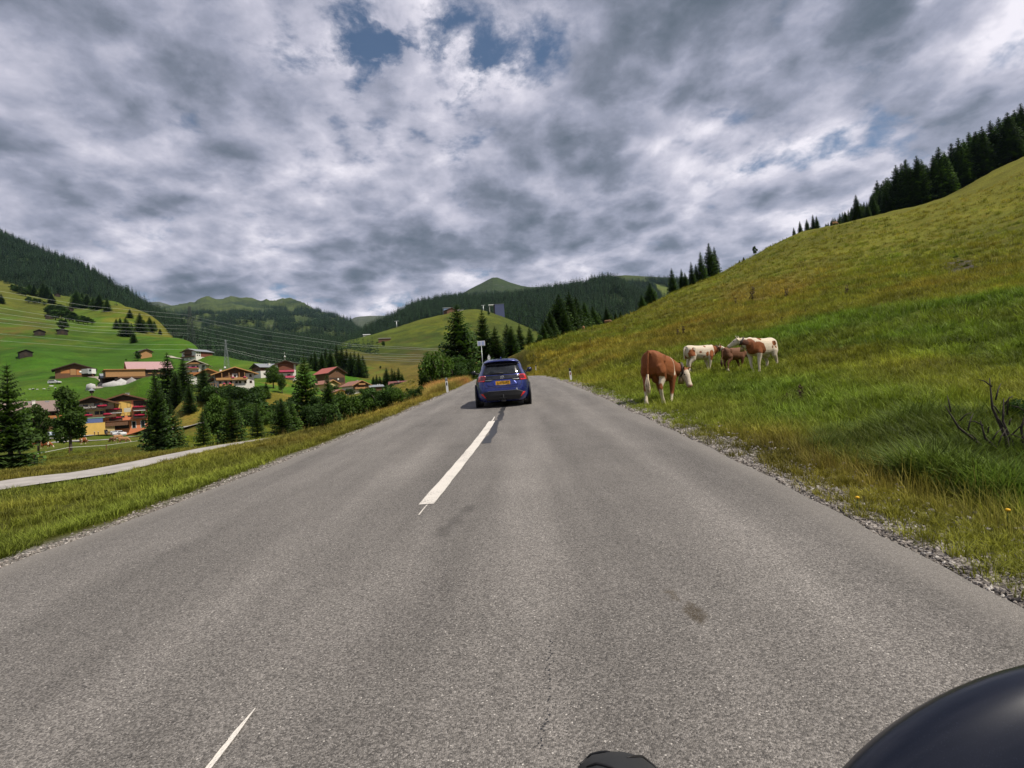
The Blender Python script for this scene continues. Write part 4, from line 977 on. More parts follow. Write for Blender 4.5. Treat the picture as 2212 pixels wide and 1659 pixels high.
# group round the road's crest
for qx, tp, d, l in [(986, 655, 118, "tallest dark spruce at the roadside, left of the panel sign"), (1040, 668, 124, "dark spruce right behind the panel sign"), (1068, 704, 122, "narrow spruce second right of the panel sign"), (1094, 698, 126, "spruce above the left half of the car's roof"),
                     (1103, 703, 118, "spruce crowding the one above the car's roof"), (1121, 699, 130, "spruce above the car's antenna"), (1143, 706, 128, "last spruce right of the car's roof"), (1187, 672, 142, "shorter spruce at the left of the big dark stand"),
                     (1206, 634, 150, "left twin of the two tallest spruces over the hill's foot"), (1228, 629, 156, "right twin of the two tallest spruces over the hill's foot"), (1243, 640, 165, "spruce tucked right behind the tall twins"), (1261, 651, 178, "pointed spruce before the ridge cows"),
                     (1280, 661, 186, "spruce right of the pointed spruce behind the hill"), (1309, 662, 200, "broad spruce peeping over the meadow's foot"), (1329, 674, 208, "small spruce at the right end of the dark stand"), (1385, 636, 225, "left spruce of the small trio on the lower ridge"),
                     (1403, 611, 232, "tallest spruce of the small trio on the lower ridge"), (1414, 640, 228, "right spruce of the small trio on the lower ridge"), (1172, 700, 135, "dark spruce between the broadleaf tree and the tall twins"), (1218, 668, 145, "spruce in front of the tall twins"), (1196, 655, 156, "spruce on the left shoulder of the tall twins"), (1252, 672, 160, "lower spruce before the pointed one in the dark stand"), (1270, 690, 165, "low spruce at the meadow's edge in the dark stand"), (1294, 674, 200, "spruce between the broad one and the dark stand"), (1178, 690, 138, "low spruce at the left foot of the dark stand"), (1235, 660, 152, "spruce right against the right twin's trunk"), (1340, 672, 214, "last low spruce before the small trio"), (1319, 676, 206, "low spruce beside the broad one over the meadow's foot")]:
    T_('s', qx, tp, d, label=l, wide=1.42 if qx < 1150 else 1.6)
T_('d', 1164, 722, 122, label="rounded broadleaf tree at the foot of the dark stand by the road", wide=1.1)
T_('d', 1148, 738, 112, label="low broadleaf tree behind the hill's grassy foot", wide=1.2)
# right-hand ridge
rl = [(1450, 578, 222), (1471, 580, 226), (1479, 588, 224), (1492, 565, 226), (1502, 570, 228), (1512, 543, 228), (1530, 524, 232), (1542, 532, 234)]
for i, (qx, tp, d) in enumerate(rl): T_('s', qx, tp, d, label=f"{ORD[i]} spruce from the left in the stepped row low on the right ridge", group="spruces low on the right ridge")
T_('d', 1630, 531, 240, label="rounded broadleaf tree alone on the right ridge", wide=1.0)
for i, (qx, tp) in enumerate([(1597, 561), (1606, 555), (1655, 533), (1664, 528), (1675, 524), (1691, 516), (1699, 512)]):
    T_('s', qx, tp, 246, label=f"{ORD[i]} tiny spruce top from the left on the middle right ridge", group="tiny spruces on the right ridge", wide=1.5)
for i, (qx, tp) in enumerate([(1714, 491), (1727, 477), (1742, 473), (1755, 463), (1763, 466)]):
    T_('s', qx, tp, 248, label=f"{ORD[i]} spruce from the left in the clump of five on the right ridge", group="clump of five spruces on the right ridge")
wd = [(1786, 484), (1800, 475), (1813, 468), (1826, 458), (1848, 420), (1860, 440), (1872, 436), (1886, 424), (1899, 418), (1911, 406), (1922, 400), (1934, 355), (1946, 352), (1955, 343), (1966, 362), (1979, 335), (1990, 344), (2004, 362), (2014, 334), (2026, 316), (2040, 330), (2054, 308), (2069, 296), (2080, 300), (2092, 284), (2106, 282), (2120, 272), (2138, 259), (2156, 252), (2175, 241), (2190, 236), (2204, 222), (2220, 218)]
for i, (qx, tp) in enumerate(wd):
    T_('s', qx, tp, 250 - (qx - 1780) * .04 + random.uniform(-2, 8), label=f"{ORD[i]} dark spruce from the left in the wood crowning the right ridge", group="spruces of the wood on the right ridge", wide=1.15)
# the wood behind them
r = np.random.default_rng(44); n = 420; qx = r.uniform(1770, 2330, n); d = r.uniform(252, 300, n); p = np.array([at(a_, b_) for a_, b_ in zip(qx, d)])
tp = np.interp(qx, [1770, 1848, 1911, 1934, 2026, 2120, 2215, 2330], [500, 448, 420, 376, 340, 292, 240, 190]) + r.uniform(4, 45, n)
hh = np.array([max(P(a_, t_, b_)[2] - q_[2], 3) for a_, t_, b_, q_ in zip(qx, tp, d, p)]); kk = r.integers(0, 3, n)
for j in range(3): scatter("forest", p[kk == j], hh[kk == j], SPR[j], "dark wood behind the front spruces on the right ridge", seed=60 + j)
# dark row behind the chalets and the little trees before the round hill
for i, (qx, tp) in enumerate([(672, 764), (680, 757), (694, 759), (703, 752), (713, 753), (726, 743), (737, 748), (748, 753), (757, 760), (765, 757), (774, 761), (783, 766)]):
    T_('s', qx, tp, 285 + random.uniform(-8, 8), label=f"{ORD[i]} tall spruce from the left in the dark row behind the red barn", group="dark spruce row behind the red barn", wide=1.25)
for i, (qx, tp) in enumerate([(806, 812), (813, 808), (820, 811), (828, 814), (834, 793), (846, 794), (852, 800), (860, 793), (868, 806)]):
    T_('s', qx, tp, 236, label=f"{ORD[i]} small spruce from the left before the round green hill", group="small spruces before the round hill", wide=1.25)
# among the farmhouses
T_('s', 360, 760, 176, label="broad dark spruce right of the pink-roofed farm", wide=1.5)
T_('s', 394, 772, 172, label="tall dark spruce left of the middle chalet", wide=1.3)
T_('s', 438, 788, 160, label="dark spruce in front of the middle chalet", wide=1.35)
T_('s', 407, 828, 152, label="smaller dark spruce on the yellow bank below the chalets", wide=1.2)
T_('s', 378, 800, 168, label="dark spruce squeezed between two taller ones right of the farm", wide=1.4)
T_('b', 588, 788, 178, label="round bright green tree on the lawn right of the big chalet", wide=1.15)
T_('b', 607, 806, 172, label="thin birch in front of the house with pink balconies", wide=.8)
T_('s', 574, 824, 164, label="little dark spruce at the lawn's edge right of the big chalet", wide=1.2)
T_('d', 603, 782, 240, label="broadleaf tree behind the house with pink balconies", wide=1.3)
T_('d', 582, 786, 245, label="broadleaf tree behind the grey-roofed house", wide=1.2)
T_('d', 297, 757, 318, label="round dark tree left of the little orange barn", wide=1.0)
T_('d', 272, 775, 318, label="low dark tree left of the round tree by the little barn", wide=1.4)
for i, (qx, tp) in enumerate([(481, 832), (493, 833), (505, 834), (518, 836), (530, 834), (543, 835), (556, 836), (468, 828)]):
    T_('u', qx, tp, 158, label=f"{ORD[i]} hedge bush along the edge below the big chalet", group="hedge below the big chalet", wide=1.3)
for i, (qx, tp, d) in enumerate([(530, 852, 130), (560, 868, 120), (590, 862, 125), (520, 880, 112), (575, 890, 105), (470, 870, 140), (640, 850, 150), (724, 845, 130), (800, 835, 150), (835, 842, 120), (880, 838, 100), (755, 838, 165), (718, 830, 190), (905, 815, 150), (893, 824, 120), (842, 828, 175), (785, 838, 160)]):
    T_('u', qx, tp, d, label=f"{ORD[i]} leafy bush growing loose on the bank or among the chalets", group="bushes on the bank and among the chalets", wide=1.15)
# single trees over the left pasture
lt = [(94, 610, 643), (102, 616, 645), (64, 612, 637), (74, 614, 639), (112, 632, 656), (3, 634, 656), (166, 626, 666), (178, 630, 664), (189, 634, 666), (202, 640, 668), (215, 634, 668), (232, 643, 673), (281, 667, 687), (303, 675, 718), (324, 684, 716), (334, 692, 714), (252, 688, 711), (260, 686, 709), (273, 685, 727), (285, 697, 718), (289, 717, 741), (346, 709, 722), (312, 690, 716)]
for i, (qx, tp, by) in enumerate(lt):
    T_('s', qx, tp, base=by, label=f"{ORD[i]} dark spruce scattered over the left pasture, counted along the forest edge", group="dark trees on the left pasture", wide=1.7)
gv = [(105, 660, 680), (114, 657, 684), (124, 655, 686), (133, 658, 688), (142, 664, 692), (150, 670, 694), (158, 672, 696), (120, 668, 692), (137, 688, 714), (170, 682, 698), (180, 680, 700), (190, 684, 701), (199, 688, 701), (28, 614, 630), (37, 616, 634), (46, 618, 636), (55, 620, 640), (62, 640, 655), (76, 643, 657), (86, 645, 657), (96, 650, 660)]
for i, (qx, tp, by) in enumerate(gv):
    T_('d', qx, tp, base=by, label=f"{ORD[i]} dark broadleaf tree of the groves on the left pasture", group="dark broadleaf trees of the pasture groves", wide=1.6)
for i, (qx, tp, by) in enumerate([(828, 736, 749), (1056, 672, 681), (822, 790, 797), (1121, 745, 760)]):
    T_('d', qx, tp, base=by, label=["dark shrub beside the long weathered hut on the round hill", "dark shrub on the brow of the round hill", "dark shrub low on the round hill's brown foot", "dark shrub on the right flank of the round hill"][i], group="lone shrubs on the round green hill", wide=1.3)
T_('u', 2222, 925, 6.4, label="dark leafy shrub at the right edge beside the bare branches", wide=.8)
# ------------------------------------------------------------------ houses
def M(name, c, **k): return mat(name, c, **k)
WHITE = M("white_render", (.66, .63, .58), rough=.9, var=.07, vscale=.6); CREAM = M("cream_render", (.55, .43, .22), rough=.9, var=.08, vscale=.6)
YEL = M("yellow_render", (.62, .40, .10), rough=.9, var=.07, vscale=.6); ORA = M("orange_render", (.66, .22, .10), rough=.9, var=.07, vscale=.6)
DKW = M("dark_wood", (.045, .026, .016), rough=.85, var=.35, vscale=3.5, streak=(6, 6, 1)); HUTW = M("tarred_wood", (.026, .018, .014), rough=.9, var=.35, vscale=3, streak=(8, 8, 1))
MDW = M("brown_wood", (.13, .062, .03), rough=.85, var=.35, vscale=3.5, streak=(6, 6, 1)); LTW = M("light_wood", (.36, .19, .075), rough=.8, var=.25, vscale=3.5, streak=(6, 6, 1))
GLDW = M("golden_wood", (.45, .24, .085), rough=.8, var=.2, vscale=3.5, streak=(4, 4, 1)); ORW = M("orange_wood", (.42, .17, .05), rough=.8, var=.2, vscale=3.5, streak=(4, 4, 1)); REDW = M("red_brown_wood", (.17, .055, .03), rough=.85, var=.25, vscale=2.5, streak=(6, 6, 1))
RBR = M("brown_roof_tiles", (.21, .15, .13), rough=.85, var=.2, vscale=1.5, streak=(1, 6, 1)); RRED = M("red_roof_sheet", (.36, .095, .07), rough=.6, var=.12, vscale=1.2, streak=(8, 1, 1)); RGR = M("grey_roof_sheet", (.22, .235, .25), rough=.45, var=.12, vscale=1.2, streak=(8, 1, 1))
RPK = M("pink_roof_sheet", (.40, .24, .235), rough=.6, var=.1, vscale=1.2, streak=(8, 1, 1)); RWINE = M("wine_roof_sheet", (.16, .055, .05), rough=.6, var=.12, vscale=1.2, streak=(8, 1, 1)); RORN = M("orange_roof_tiles", (.26, .12, .085), rough=.8, var=.2, vscale=2); RDK = M("dark_shingles", (.045, .035, .03), rough=.9, var=.3, vscale=2)
GLASS = M("window_glass", (.012, .014, .017), rough=.06, var=0, spec=.6); FRW = M("white_frame", (.7, .69, .66), rough=.6, var=.03); FRB = M("brown_frame", (.09, .045, .025), rough=.7, var=.1)
FLOW = M("red_flowers", (.30, .008, .035), rough=.9, var=.5, vscale=6); FLOWP = M("pink_flowers", (.52, .07, .14), rough=.9, var=.4, vscale=6); SHUT = M("cream_shutter", (.5, .46, .36), rough=.8, var=.08)
STONEW = M("rubble_stone", (.30, .26, .24), rough=.95, var=.4, vscale=4, bump=.5, bscale=6); CONC = M("grey_concrete", (.40, .385, .36), rough=.9, var=.12, vscale=1); AWN = M("green_awning", (.16, .34, .22), rough=.8, var=.06); SOLAR = M("solar_glass", (.10, .15, .26), rough=.15, var=.05); BLUEGL = M("blue_glass", (.10, .14, .30), rough=.12, var=.1)
METAL = M("galvanised_steel", (.42, .44, .44), rough=.45, metal=.6, var=.1); RED = M("signal_red", (.5, .05, .02), rough=.5, var=.05); WPL = M("white_plastic", (.72, .72, .70), rough=.45, var=.03); BLK = M("black_plastic", (.018, .018, .02), rough=.45, var=.05)

_wf = MB()                                  # unit window frame, facing -y, and its pane
for b_ in (((-.5, -.06, -.5), (-.40, .05, .5)), ((.40, -.06, -.5), (.5, .05, .5)), ((-.4, -.06, .40), (.4, .05, .5)), ((-.4, -.06, -.5), (.4, .05, -.40)), ((-.035, -.045, -.4), (.035, .05, .4))): _wf.bb(*b_)
WIN_F = {FRW: _wf.mesh("window_frame", FRW), FRB: _wf.mesh("window_frame_brown", FRB)}
_wp = MB(); _wp.bb((-.4, -.012, -.4), (.4, .04, .4)); WIN_P = _wp.mesh("window_pane", GLASS)
_sh = MB(); _sh.bb((-.5, -.03, -.5), (.5, .03, .5)); SHUT_M = _sh.mesh("shutter", SHUT)
def blob(name, L, seed, m, r=.28):
    b = random.Random(seed); k = MB(); n = max(6, int(L / .3))
    rings = []
    for i in range(n + 1):
        rr = r * b.uniform(.7, 1.25) * (.5 if i in (0, n) else 1)
        rings.append([(-L / 2 + L * i / n, rr * math.cos(a) * .8, rr * math.sin(a) + b.uniform(-.03, .03)) for a in [6.283 * j / 7 for j in range(7)]])
    k.loft(rings); return k.mesh(name, m)
FACE = {'f': (0, lambda W, L: (0, -L / 2)), 'b': (math.pi, lambda W, L: (0, L / 2)), 'r': (math.pi / 2, lambda W, L: (W / 2, 0)), 'l': (-math.pi / 2, lambda W, L: (-W / 2, 0))}
def house(name, label, cat, qx, d, base, W, L, H, rise, yaw=0.0, wall=WHITE, gable=DKW, roof=RBR, barge=LTW, oh=1.1, upper=None, wins=(), balc=(), frame=FRB, chim=(), extra=None, sc=1.0, group=None, found=4.0, by_=None):
    """gable front faces -y of the house; wins: (face, x, z, w, h[, shutters]); balc: (face, x, z, length, depth, material, flowers)"""
    p = at(qx, d, base or by_ or 829.5); z0 = P(qx, base, d)[2] if base is not None else p[2]
    R = empty(name, (p[0], p[1], z0), yaw - math.atan2(p[0], p[1]), sc); tag(R, label, cat, group)
    def body(z_a, z_b, w, l):
        m_ = MB(); m_.bb((-w / 2, -l / 2, z_a), (w / 2, l / 2, z_b)); return m_
    hs = H if upper is None else upper[0]
    body(-found, hs, W, L).build("wall", wall, R)
    if upper: body(hs, H, W - .04, L - .04).build("upper_wall", upper[1], R)
    g = MB(); g.prism([(-W / 2 + .02, H), (W / 2 - .02, H), (0, H + rise)], 1, -L / 2 + .02, L / 2 - .02); g.build("gable", gable, R)
    sl = rise / (W / 2); th = .22; e = oh
    for s_ in (-1, 1):
        r_ = MB(); x1 = s_ * (W / 2 + e); z1 = H - sl * e
        r_.prism([(0, H + rise + .03), (x1, z1 + .03), (x1, z1 + .03 + th), (0, H + rise + .03 + th)] if s_ > 0 else [(0, H + rise + .03 + th), (x1, z1 + .03 + th), (x1, z1 + .03), (0, H + rise + .03)], 1, -L / 2 - e, L / 2 + e)
        r_.build("roof", roof, R)
        if barge:
            b_ = MB()
            for yy in (-L / 2 - e - .06, L / 2 + e):
                b_.prism([(0, H + rise - .14), (x1, z1 - .14), (x1, z1 + .31), (0, H + rise + .31)], 1, yy, yy + .06)
            b_.build("bargeboard", barge, R)
    for w_ in wins:
        f, x, z, ww, hh = w_[:5]; a, off = FACE[f]; ox, oy = off(W, L)
        px, py = ox + x * math.cos(a), oy + x * math.sin(a)
        fo = link("window", WIN_F[frame], R, (px, py, z), (0, 0, a), (ww, 1, hh)); link("pane", WIN_P, fo)
        if len(w_) > 5:
            for s_ in (-1, 1): link("shutter", SHUT_M, R, (px + s_ * ww * .78 * math.cos(a), py + s_ * ww * .78 * math.sin(a), z), (0, 0, a), (ww * .5, 1, hh))
    for k, (f, x, z, ln, dp, bm_, fl) in enumerate(balc):
        a, off = FACE[f]; ox, oy = off(W, L); px, py = ox + x * math.cos(a), oy + x * math.sin(a)
        b_ = MB(); b_.bb((-ln / 2, -dp, -.12), (ln / 2, 0, 0)); ba = b_.build("balcony", DKW if bm_ is not GLDW else LTW, R, loc=(px, py, z), rot=(0, 0, a))
        r_ = MB(); r_.bb((-ln / 2, -dp - .03, .02), (ln / 2, -dp + .03, .30)); r_.bb((-ln / 2, -dp - .05, .34), (ln / 2, -dp + .05, .95))
        for s_ in (-1, 1): r_.bb((s_ * ln / 2 - .03, -dp + .05, .02), (s_ * ln / 2 + .03, -.02, .95))
        r_.build("railing", bm_, ba)
        for (fx, fl_, fm) in fl: link("flowers", blob("flowers", fl_, k + 3, fm), ba, (fx, -dp - .12, .98))
    for (x, y, w_, h_) in chim:
        zr = H + rise - sl * abs(x); c_ = MB(); c_.bb((x - w_ / 2, y - w_ / 2, zr - .3), (x + w_ / 2, y + w_ / 2, zr + h_)); co = c_.build("chimney", WHITE, R)
        c_ = MB(); c_.bb((x - w_ * .65, y - w_ * .65, zr + h_ + .01), (x + w_ * .65, y + w_ * .65, zr + h_ + .14)); c_.build("cap", CONC, co)
    if extra: extra(R, W, L, H, rise)
    return R
def part(R, name, m, lo, hi, **k):
    b = MB(); b.bb(lo, hi); return b.build(name, m, R, **k)
def text(R, name, body, size, loc, rot, m, ext=.02):
    cu = bpy.data.curves.new(name, 'FONT'); cu.body = body; cu.size = size; cu.extrude = ext; cu.align_x = 'CENTER'; cu.align_y = 'CENTER'
    t_ = bpy.data.objects.new(name + "_src", cu); COL.objects.link(t_); bpy.context.view_layer.update()
    me = bpy.data.meshes.new_from_object(t_.evaluated_get(bpy.context.evaluated_depsgraph_get())); bpy.data.objects.remove(t_); me.materials.clear(); me.materials.append(m)
    return link(name, me, R, loc, rot)

# --- the hotel: three buildings
def hotel_orange(R, W, L, H, rise):
    part(R, "yellow_bay", YEL, (-W / 2 - .03, -L / 2 - .05, 4.4), (1.9, -L / 2 + .5, 9.0))
    part(R, "loggia", DKW, (2.4, -L / 2 - .03, 6.0), (W / 2 + .02, -L / 2 + .3, 9.1)); part(R, "loggia", DKW, (2.5, -L / 2 - .03, 3.4), (W / 2 + .02, -L / 2 + .3, 5.3))
    part(R, "porch_roof", MDW, (-W / 2 - .6, -L / 2 - 2.2, 2.75), (2.2, -L / 2 - .02, 2.95)); part(R, "garage_opening", HUTW, (-2.9, -L / 2 - .05, .3), (1.0, -L / 2 + .2, 2.5))
    part(R, "fresco", SHUT, (-.1, -L / 2 - .08, 5.5), (1.7, -L / 2 - .04, 6.8)); part(R, "awning", WPL, (-4.2, -L / 2 - 1.9, 5.35), (-.6, -L / 2 - 1.2, 5.5)); part(R, "awning", WPL, (2.4, -L / 2 - 1.9, 5.7), (W / 2 - .3, -L / 2 - 1.2, 5.85))
    for x in (2.3, 4.6): part(R, "glass_door", FRW, (x - .6, -L / 2 - .06, .2), (x + .6, -L / 2 + .1, 2.5)); part(R, "glass_door_pane", GLASS, (x - .45, -L / 2 - .09, .3), (x + .45, -L / 2 - .065, 2.35))
house("hotel_building", "orange and yellow hotel house with red flower balconies, right of the yellow house", "hotel", 274, 170, 927, 11.6, 16, 9.2, 2.0, yaw=-.05, wall=ORA, roof=RDK, barge=MDW, oh=1.2,
      wins=[('f', -3.2, 7.6, 1.7, 1.8), ('f', -1.3, 7.5, 1.0, 1.8), ('f', 1.2, 7.7, .95, 1.5), ('f', -3.0, 4.3, 1.5, 1.7), ('f', -.6, 4.5, 1.2, 1.3), ('f', 1.3, 4.6, 1.0, 1.3), ('f', 3.6, 4.5, 1.6, 1.5), ('f', 3.6, 7.6, 1.6, 1.5), ('f', -5.0, 4.3, 1.0, 1.1)],
      balc=[('f', -2.6, 5.7, 4.0, 1.3, DKW, [(0.3, 2.6, FLOW)]), ('f', -2.2, 2.95, 3.2, 1.3, DKW, [(.2, 2.6, FLOW)]), ('f', 4.0, 6.0, 3.8, 1.2, DKW, [(0, 3.3, FLOW)]), ('f', 4.0, 3.3, 3.6, 1.2, DKW, [(0, 3.0, FLOW)])], chim=[(.6, 1, 1.0, .9)], extra=hotel_orange)
def hotel_yellow(R, W, L, H, rise):
    part(R, "winter_garden", BLUEGL, (-3.6, -L / 2 - 3.4, 1.95), (2.4, -L / 2 - .4, 3.2)); part(R, "terrace_block", YEL, (-4.2, -L / 2 - 4.2, -2.4), (2.9, -L / 2 - .03, 1.9))
    part(R, "awning", AWN, (-5.0, -L / 2 - 1.6, 3.35), (2.9, -L / 2 - .2, 3.6)); part(R, "stone_wall", ORA, (2.6, -L / 2 - .06, 1.0), (W / 2 - .1, -L / 2 + .3, 3.2)); part(R, "fence_rail", MDW, (3.0, -L / 2 - 2.0, .6), (8.6, -L / 2 - 1.9, 1.7))
    part(R, "sign_board", DKW, (-3.45, -L / 2 - 1.55, 6.35), (1.0, -L / 2 - 1.49, 7.15)); text(R, "sign_lettering", "Grubach hof", .86, (-1.25, -L / 2 - 1.58, 6.78), (R_(90), 0, 0), FRW)
    b = MB(); b.tube([(0, -L / 2 - .2, H + rise - .1), (0, -L / 2 - .2, H + rise + 1.1)], .12, 6); b.lathe([(.5, 1.1), (.55, 1.9)], (0, -L / 2 - .2, H + rise), seg=8, smooth=False); t = b.build("bell_turret", DKW, R)
    b = MB(); b.lathe([(.95, 0), (.35, .45), (.05, 1.1)], (0, -L / 2 - .2, H + rise + 1.9), seg=8, smooth=False); b.build("turret_roof", RGR, t)
    b = MB(); b.lathe([(.7, 0), (.55, .16), (.1, .26)], (0, 0, 0), axis='Y', seg=14); b.build("satellite_dish", WPL, R, loc=(-W / 2 - .4, -1.0, H + rise - .2), rot=(.5, 0, .3))
house("hotel_building", "yellow hotel house with a lettered balcony and a little bell turret on its gable", "hotel", 204, 164, 927, 10.4, 15, 8.0, 2.05, yaw=-.03, wall=CREAM, roof=RDK, barge=MDW, oh=1.5,
      wins=[('f', -3.7, 7.2, 1.0, 1.1, 1), ('f', -1.6, 7.2, 1.2, 1.2, 1), ('f', 1.1, 7.35, 1.3, 1.4, 1), ('f', 3.2, 7.3, 1.1, 1.2), ('f', -3.7, 4.7, 1.0, 1.2, 1), ('f', -1.5, 4.7, 1.2, 1.3, 1), ('f', 1.0, 4.8, 1.1, 1.5), ('f', 2.3, 4.8, 1.1, 1.5), ('f', 3.7, 2.0, 1.0, 1.4, 1)],
      balc=[('f', .4, 6.1, 9.6, 1.4, DKW, [(2.0, 2.4, FLOW)]), ('f', .6, 3.45, 10.2, 1.4, MDW, [(-1.9, 2.6, FLOW), (3.0, 2.2, FLOW)])], extra=hotel_yellow)
def hotel_brown(R, W, L, H, rise):
    for y in (-6, -1.5, 3): part(R, "skylight", RGR, (W / 2 - W * .47, y - .5, H + rise - .42), (W / 2 - W * .40, y + .5, H + rise + .05))
    part(R, "awning", AWN, (W / 2 + .1, -8.6, 3.1), (W / 2 + 1.9, -3.5, 3.3)); part(R, "column", ORW, (W / 2 + 1.3, -6.6, -1), (W / 2 + 1.7, -6.2, 3.05))
    part(R, "gallery", DKW, (W / 2 - .1, -L / 2 + .2, 5.6), (W / 2 + .04, L / 2 - .2, H - .1))
house("hotel_building", "long brown-roofed hotel wing behind the ash trees, orange balcony along its front", "hotel", 78, 172, 941, 15.0, 19, 8.3, 3.1, yaw=R_(-90) + .1, wall=MDW, gable=DKW, roof=RBR, barge=MDW, oh=1.6,
      wins=[('r', -5, 6.9, 1.6, 1.3), ('r', -1, 6.9, 1.6, 1.3), ('r', 4, 6.9, 1.6, 1.3), ('r', -5, 4.2, 1.6, 1.6), ('r', 0, 4.2, 1.6, 1.6), ('r', 5, 4.2, 1.6, 1.6), ('f', 2, 7, 1.4, 1.2), ('f', -2, 7, 1.4, 1.2)],
      balc=[('r', 0, 5.3, 18.5, 1.4, ORW, [(-6.5, 2.4, FLOW), (6.8, 2.2, FLOW)])], chim=[(3.4, -.6, .8, 1.6), (3.0, -2.2, .7, .8)], extra=hotel_brown)
# --- farms behind
def barn_doors(R, W, L, H, rise):
    part(R, "door", LTW, (-1.6, -L / 2 - .06, .1), (.4, -L / 2 + .1, 2.9)); part(R, "door", ORW, (.6, -L / 2 - .06, .1), (2.7, -L / 2 + .1, 2.6)); part(R, "hay_panel", ORW, (-5.0, -L / 2 - .05, .9), (-1.8, -L / 2 + .1, 2.6))
    b = MB(); b.lathe([(.05, -.04), (.48, -.02), (.5, .04)], (0, 0, 0), axis='Y', seg=14); b.build("target_disc", WPL, R, loc=(2.0, -L / 2 - .12, 1.5))
house("barn", "low brown barn with a round white disc on its doors", "barn", 162, 245, 812, 14.0, 9, 2.9, 2.6, yaw=.0, wall=MDW, gable=MDW, roof=RDK, barge=DKW, oh=1.3, extra=barn_doors)
def farm_x(R, W, L, H, rise):
    part(R, "hay_loft", LTW, (W / 2 + .02, -L / 2 - 8, 2.3), (W / 2 + .6, -L / 2 + 5.5, 5.2)); part(R, "loft_side", MDW, (-W / 2 + .5, -L / 2 - 8, 2.3), (W / 2, -L / 2 - .1, 5.2)); part(R, "loft_roof", GLDW, (-W / 2 + .2, -L / 2 - 8.6, 5.25), (W / 2 + 1.2, -L / 2 + 5.8, 5.5))
    part(R, "railing", LTW, (W / 2 + .03, -1.0, 3.4), (W / 2 + .2, L / 2, 3.7)); part(R, "stable_opening", HUTW, (W / 2 + .02, -L / 2 - 5, -2.2), (W / 2 + .3, L / 2 - 1, 1.7)); part(R, "beam", MDW, (W / 2 + .1, -L / 2 - 4, 1.72), (W / 2 + .5, L / 2, 2.2))
house("farmhouse", "farm with a pale pink roof and a light timber loft, behind the gravel heaps", "farmhouse", 322, 228, 826, 12, 15, 5.6, 3.4, yaw=R_(-90) + .12, wall=DKW, gable=DKW, roof=RPK, barge=None, oh=.9, extra=farm_x)
house("shed", "small grey-roofed shed left of the pink-roofed farm", "shed", 240, 226, 826, 5, 7, 2.0, 1.7, yaw=R_(-90) + .15, wall=DKW, gable=DKW, roof=RGR, barge=None, oh=.5)
house("shed", "tiny grey-roofed lean-to left of the grey-roofed shed", "shed", 231, 227, 826, 2.6, 2.4, 1.6, .9, yaw=R_(-90) + .15, wall=DKW, gable=DKW, roof=RGR, barge=None, oh=.3)
house("barn", "little orange barn on the green slope right of a round tree", "barn", 311, 330, 772, 6.2, 8, 3.4, 1.6, yaw=.35, wall=LTW, gable=LTW, roof=RDK, barge=DKW, oh=.9, wins=[])
# --- chalets on the terrace
def big_chalet(R, W, L, H, rise):
    part(R, "loggia", MDW, (-W / 2 + .1, -L / 2 - .05, 2.9), (-.9, -L / 2 + .4, 5.6)); part(R, "loggia", MDW, (1.1, -L / 2 - .05, 2.9), (4.4, -L / 2 + .4, 6.2))
    for x in (-5.2, -2.4, 1.6, 3.8): part(R, "post", LTW, (x - .14, -L / 2 - 1.45, 2.9), (x + .14, -L / 2 - 1.2, 5.9))
    o = MB(); o.bb((-2.4, -1.5, .0), (2.4, 1.5, .16)); o.build("solar_collector", SOLAR, R, loc=(-2.9, -3.6, H + rise * .62 + .12), rot=(.0, -math.atan2(rise, W / 2) - .12, 0))
    b = MB(); b.lathe([(.5, 0), (.42, .1), (.06, .22)], axis='Y', seg=14); b.build("satellite_dish", WPL, R, loc=(-3.0, -L / 2 + 4.2, H + rise + .35), rot=(.2, 0, .3))
house("chalet", "big white chalet with golden balcony boards and pink flowers on the terrace edge", "chalet", 502, 168, 836, 15.6, 14, 5.6, 2.7, yaw=.16, sc=.72, wall=WHITE, gable=MDW, roof=RORN, barge=GLDW, oh=1.7,
      wins=[('f', 0.1, 4.6, 1.0, 1.1), ('f', 6.4, 4.5, 1.0, 1.3), ('f', 6.4, 1.7, 1.0, 1.2), ('f', 4.2, 1.7, .95, 1.2), ('f', 2.0, 1.7, .95, 1.2), ('f', .6, 1.7, .95, 1.2), ('f', -1.6, 1.7, .95, 1.3), ('f', -3.6, 1.7, 1.1, 1.3), ('f', 0.1, 6.5, .55, .55), ('f', -5.8, 1.7, 1.0, 1.2), ('l', 1, 4.4, 1.2, 1.1), ('l', -3, 4.4, 1.2, 1.1)],
      balc=[('f', -1.3, 2.8, 12.4, 1.5, GLDW, [(.3, 1.2, FLOWP), (5.0, 1.2, FLOWP)]), ('f', -3.4, .2, 5.6, .8, GLDW, [(-1.0, .9, FLOWP), (1.2, .8, FLOWP)]), ('l', 0, 3.0, 12, 1.3, MDW, [])], chim=[(-4.6, -2, .9, 1.2)], extra=big_chalet)
house("chalet", "white chalet of three storeys with pale orange balconies behind the dark spruces", "chalet", 427, 228, 818, 10.8, 12, 8.2, 2.6, yaw=-.15, sc=.74, wall=WHITE, gable=MDW, roof=RBR, barge=SHUT, oh=1.6,
      wins=[('f', -3.6, 6.8, .9, 1.2), ('f', -1.0, 6.8, 1.8, 1.3), ('f', 1.2, 6.8, .9, 1.2), ('f', 4.3, 7.0, 1.5, 1.2), ('f', -2.2, 3.8, .8, 1.1), ('f', 1.2, 3.8, .8, 1.1), ('f', 4.2, 3.6, 1.1, 1.1)],
      balc=[('f', -.6, 8.2, 6.2, 1.2, LTW, []), ('f', -1.6, 5.2, 6.8, 1.2, LTW, [(0, 5.5, FLOWP)]), ('f', -1.6, 2.4, 6.0, 1.2, ORW, [])])
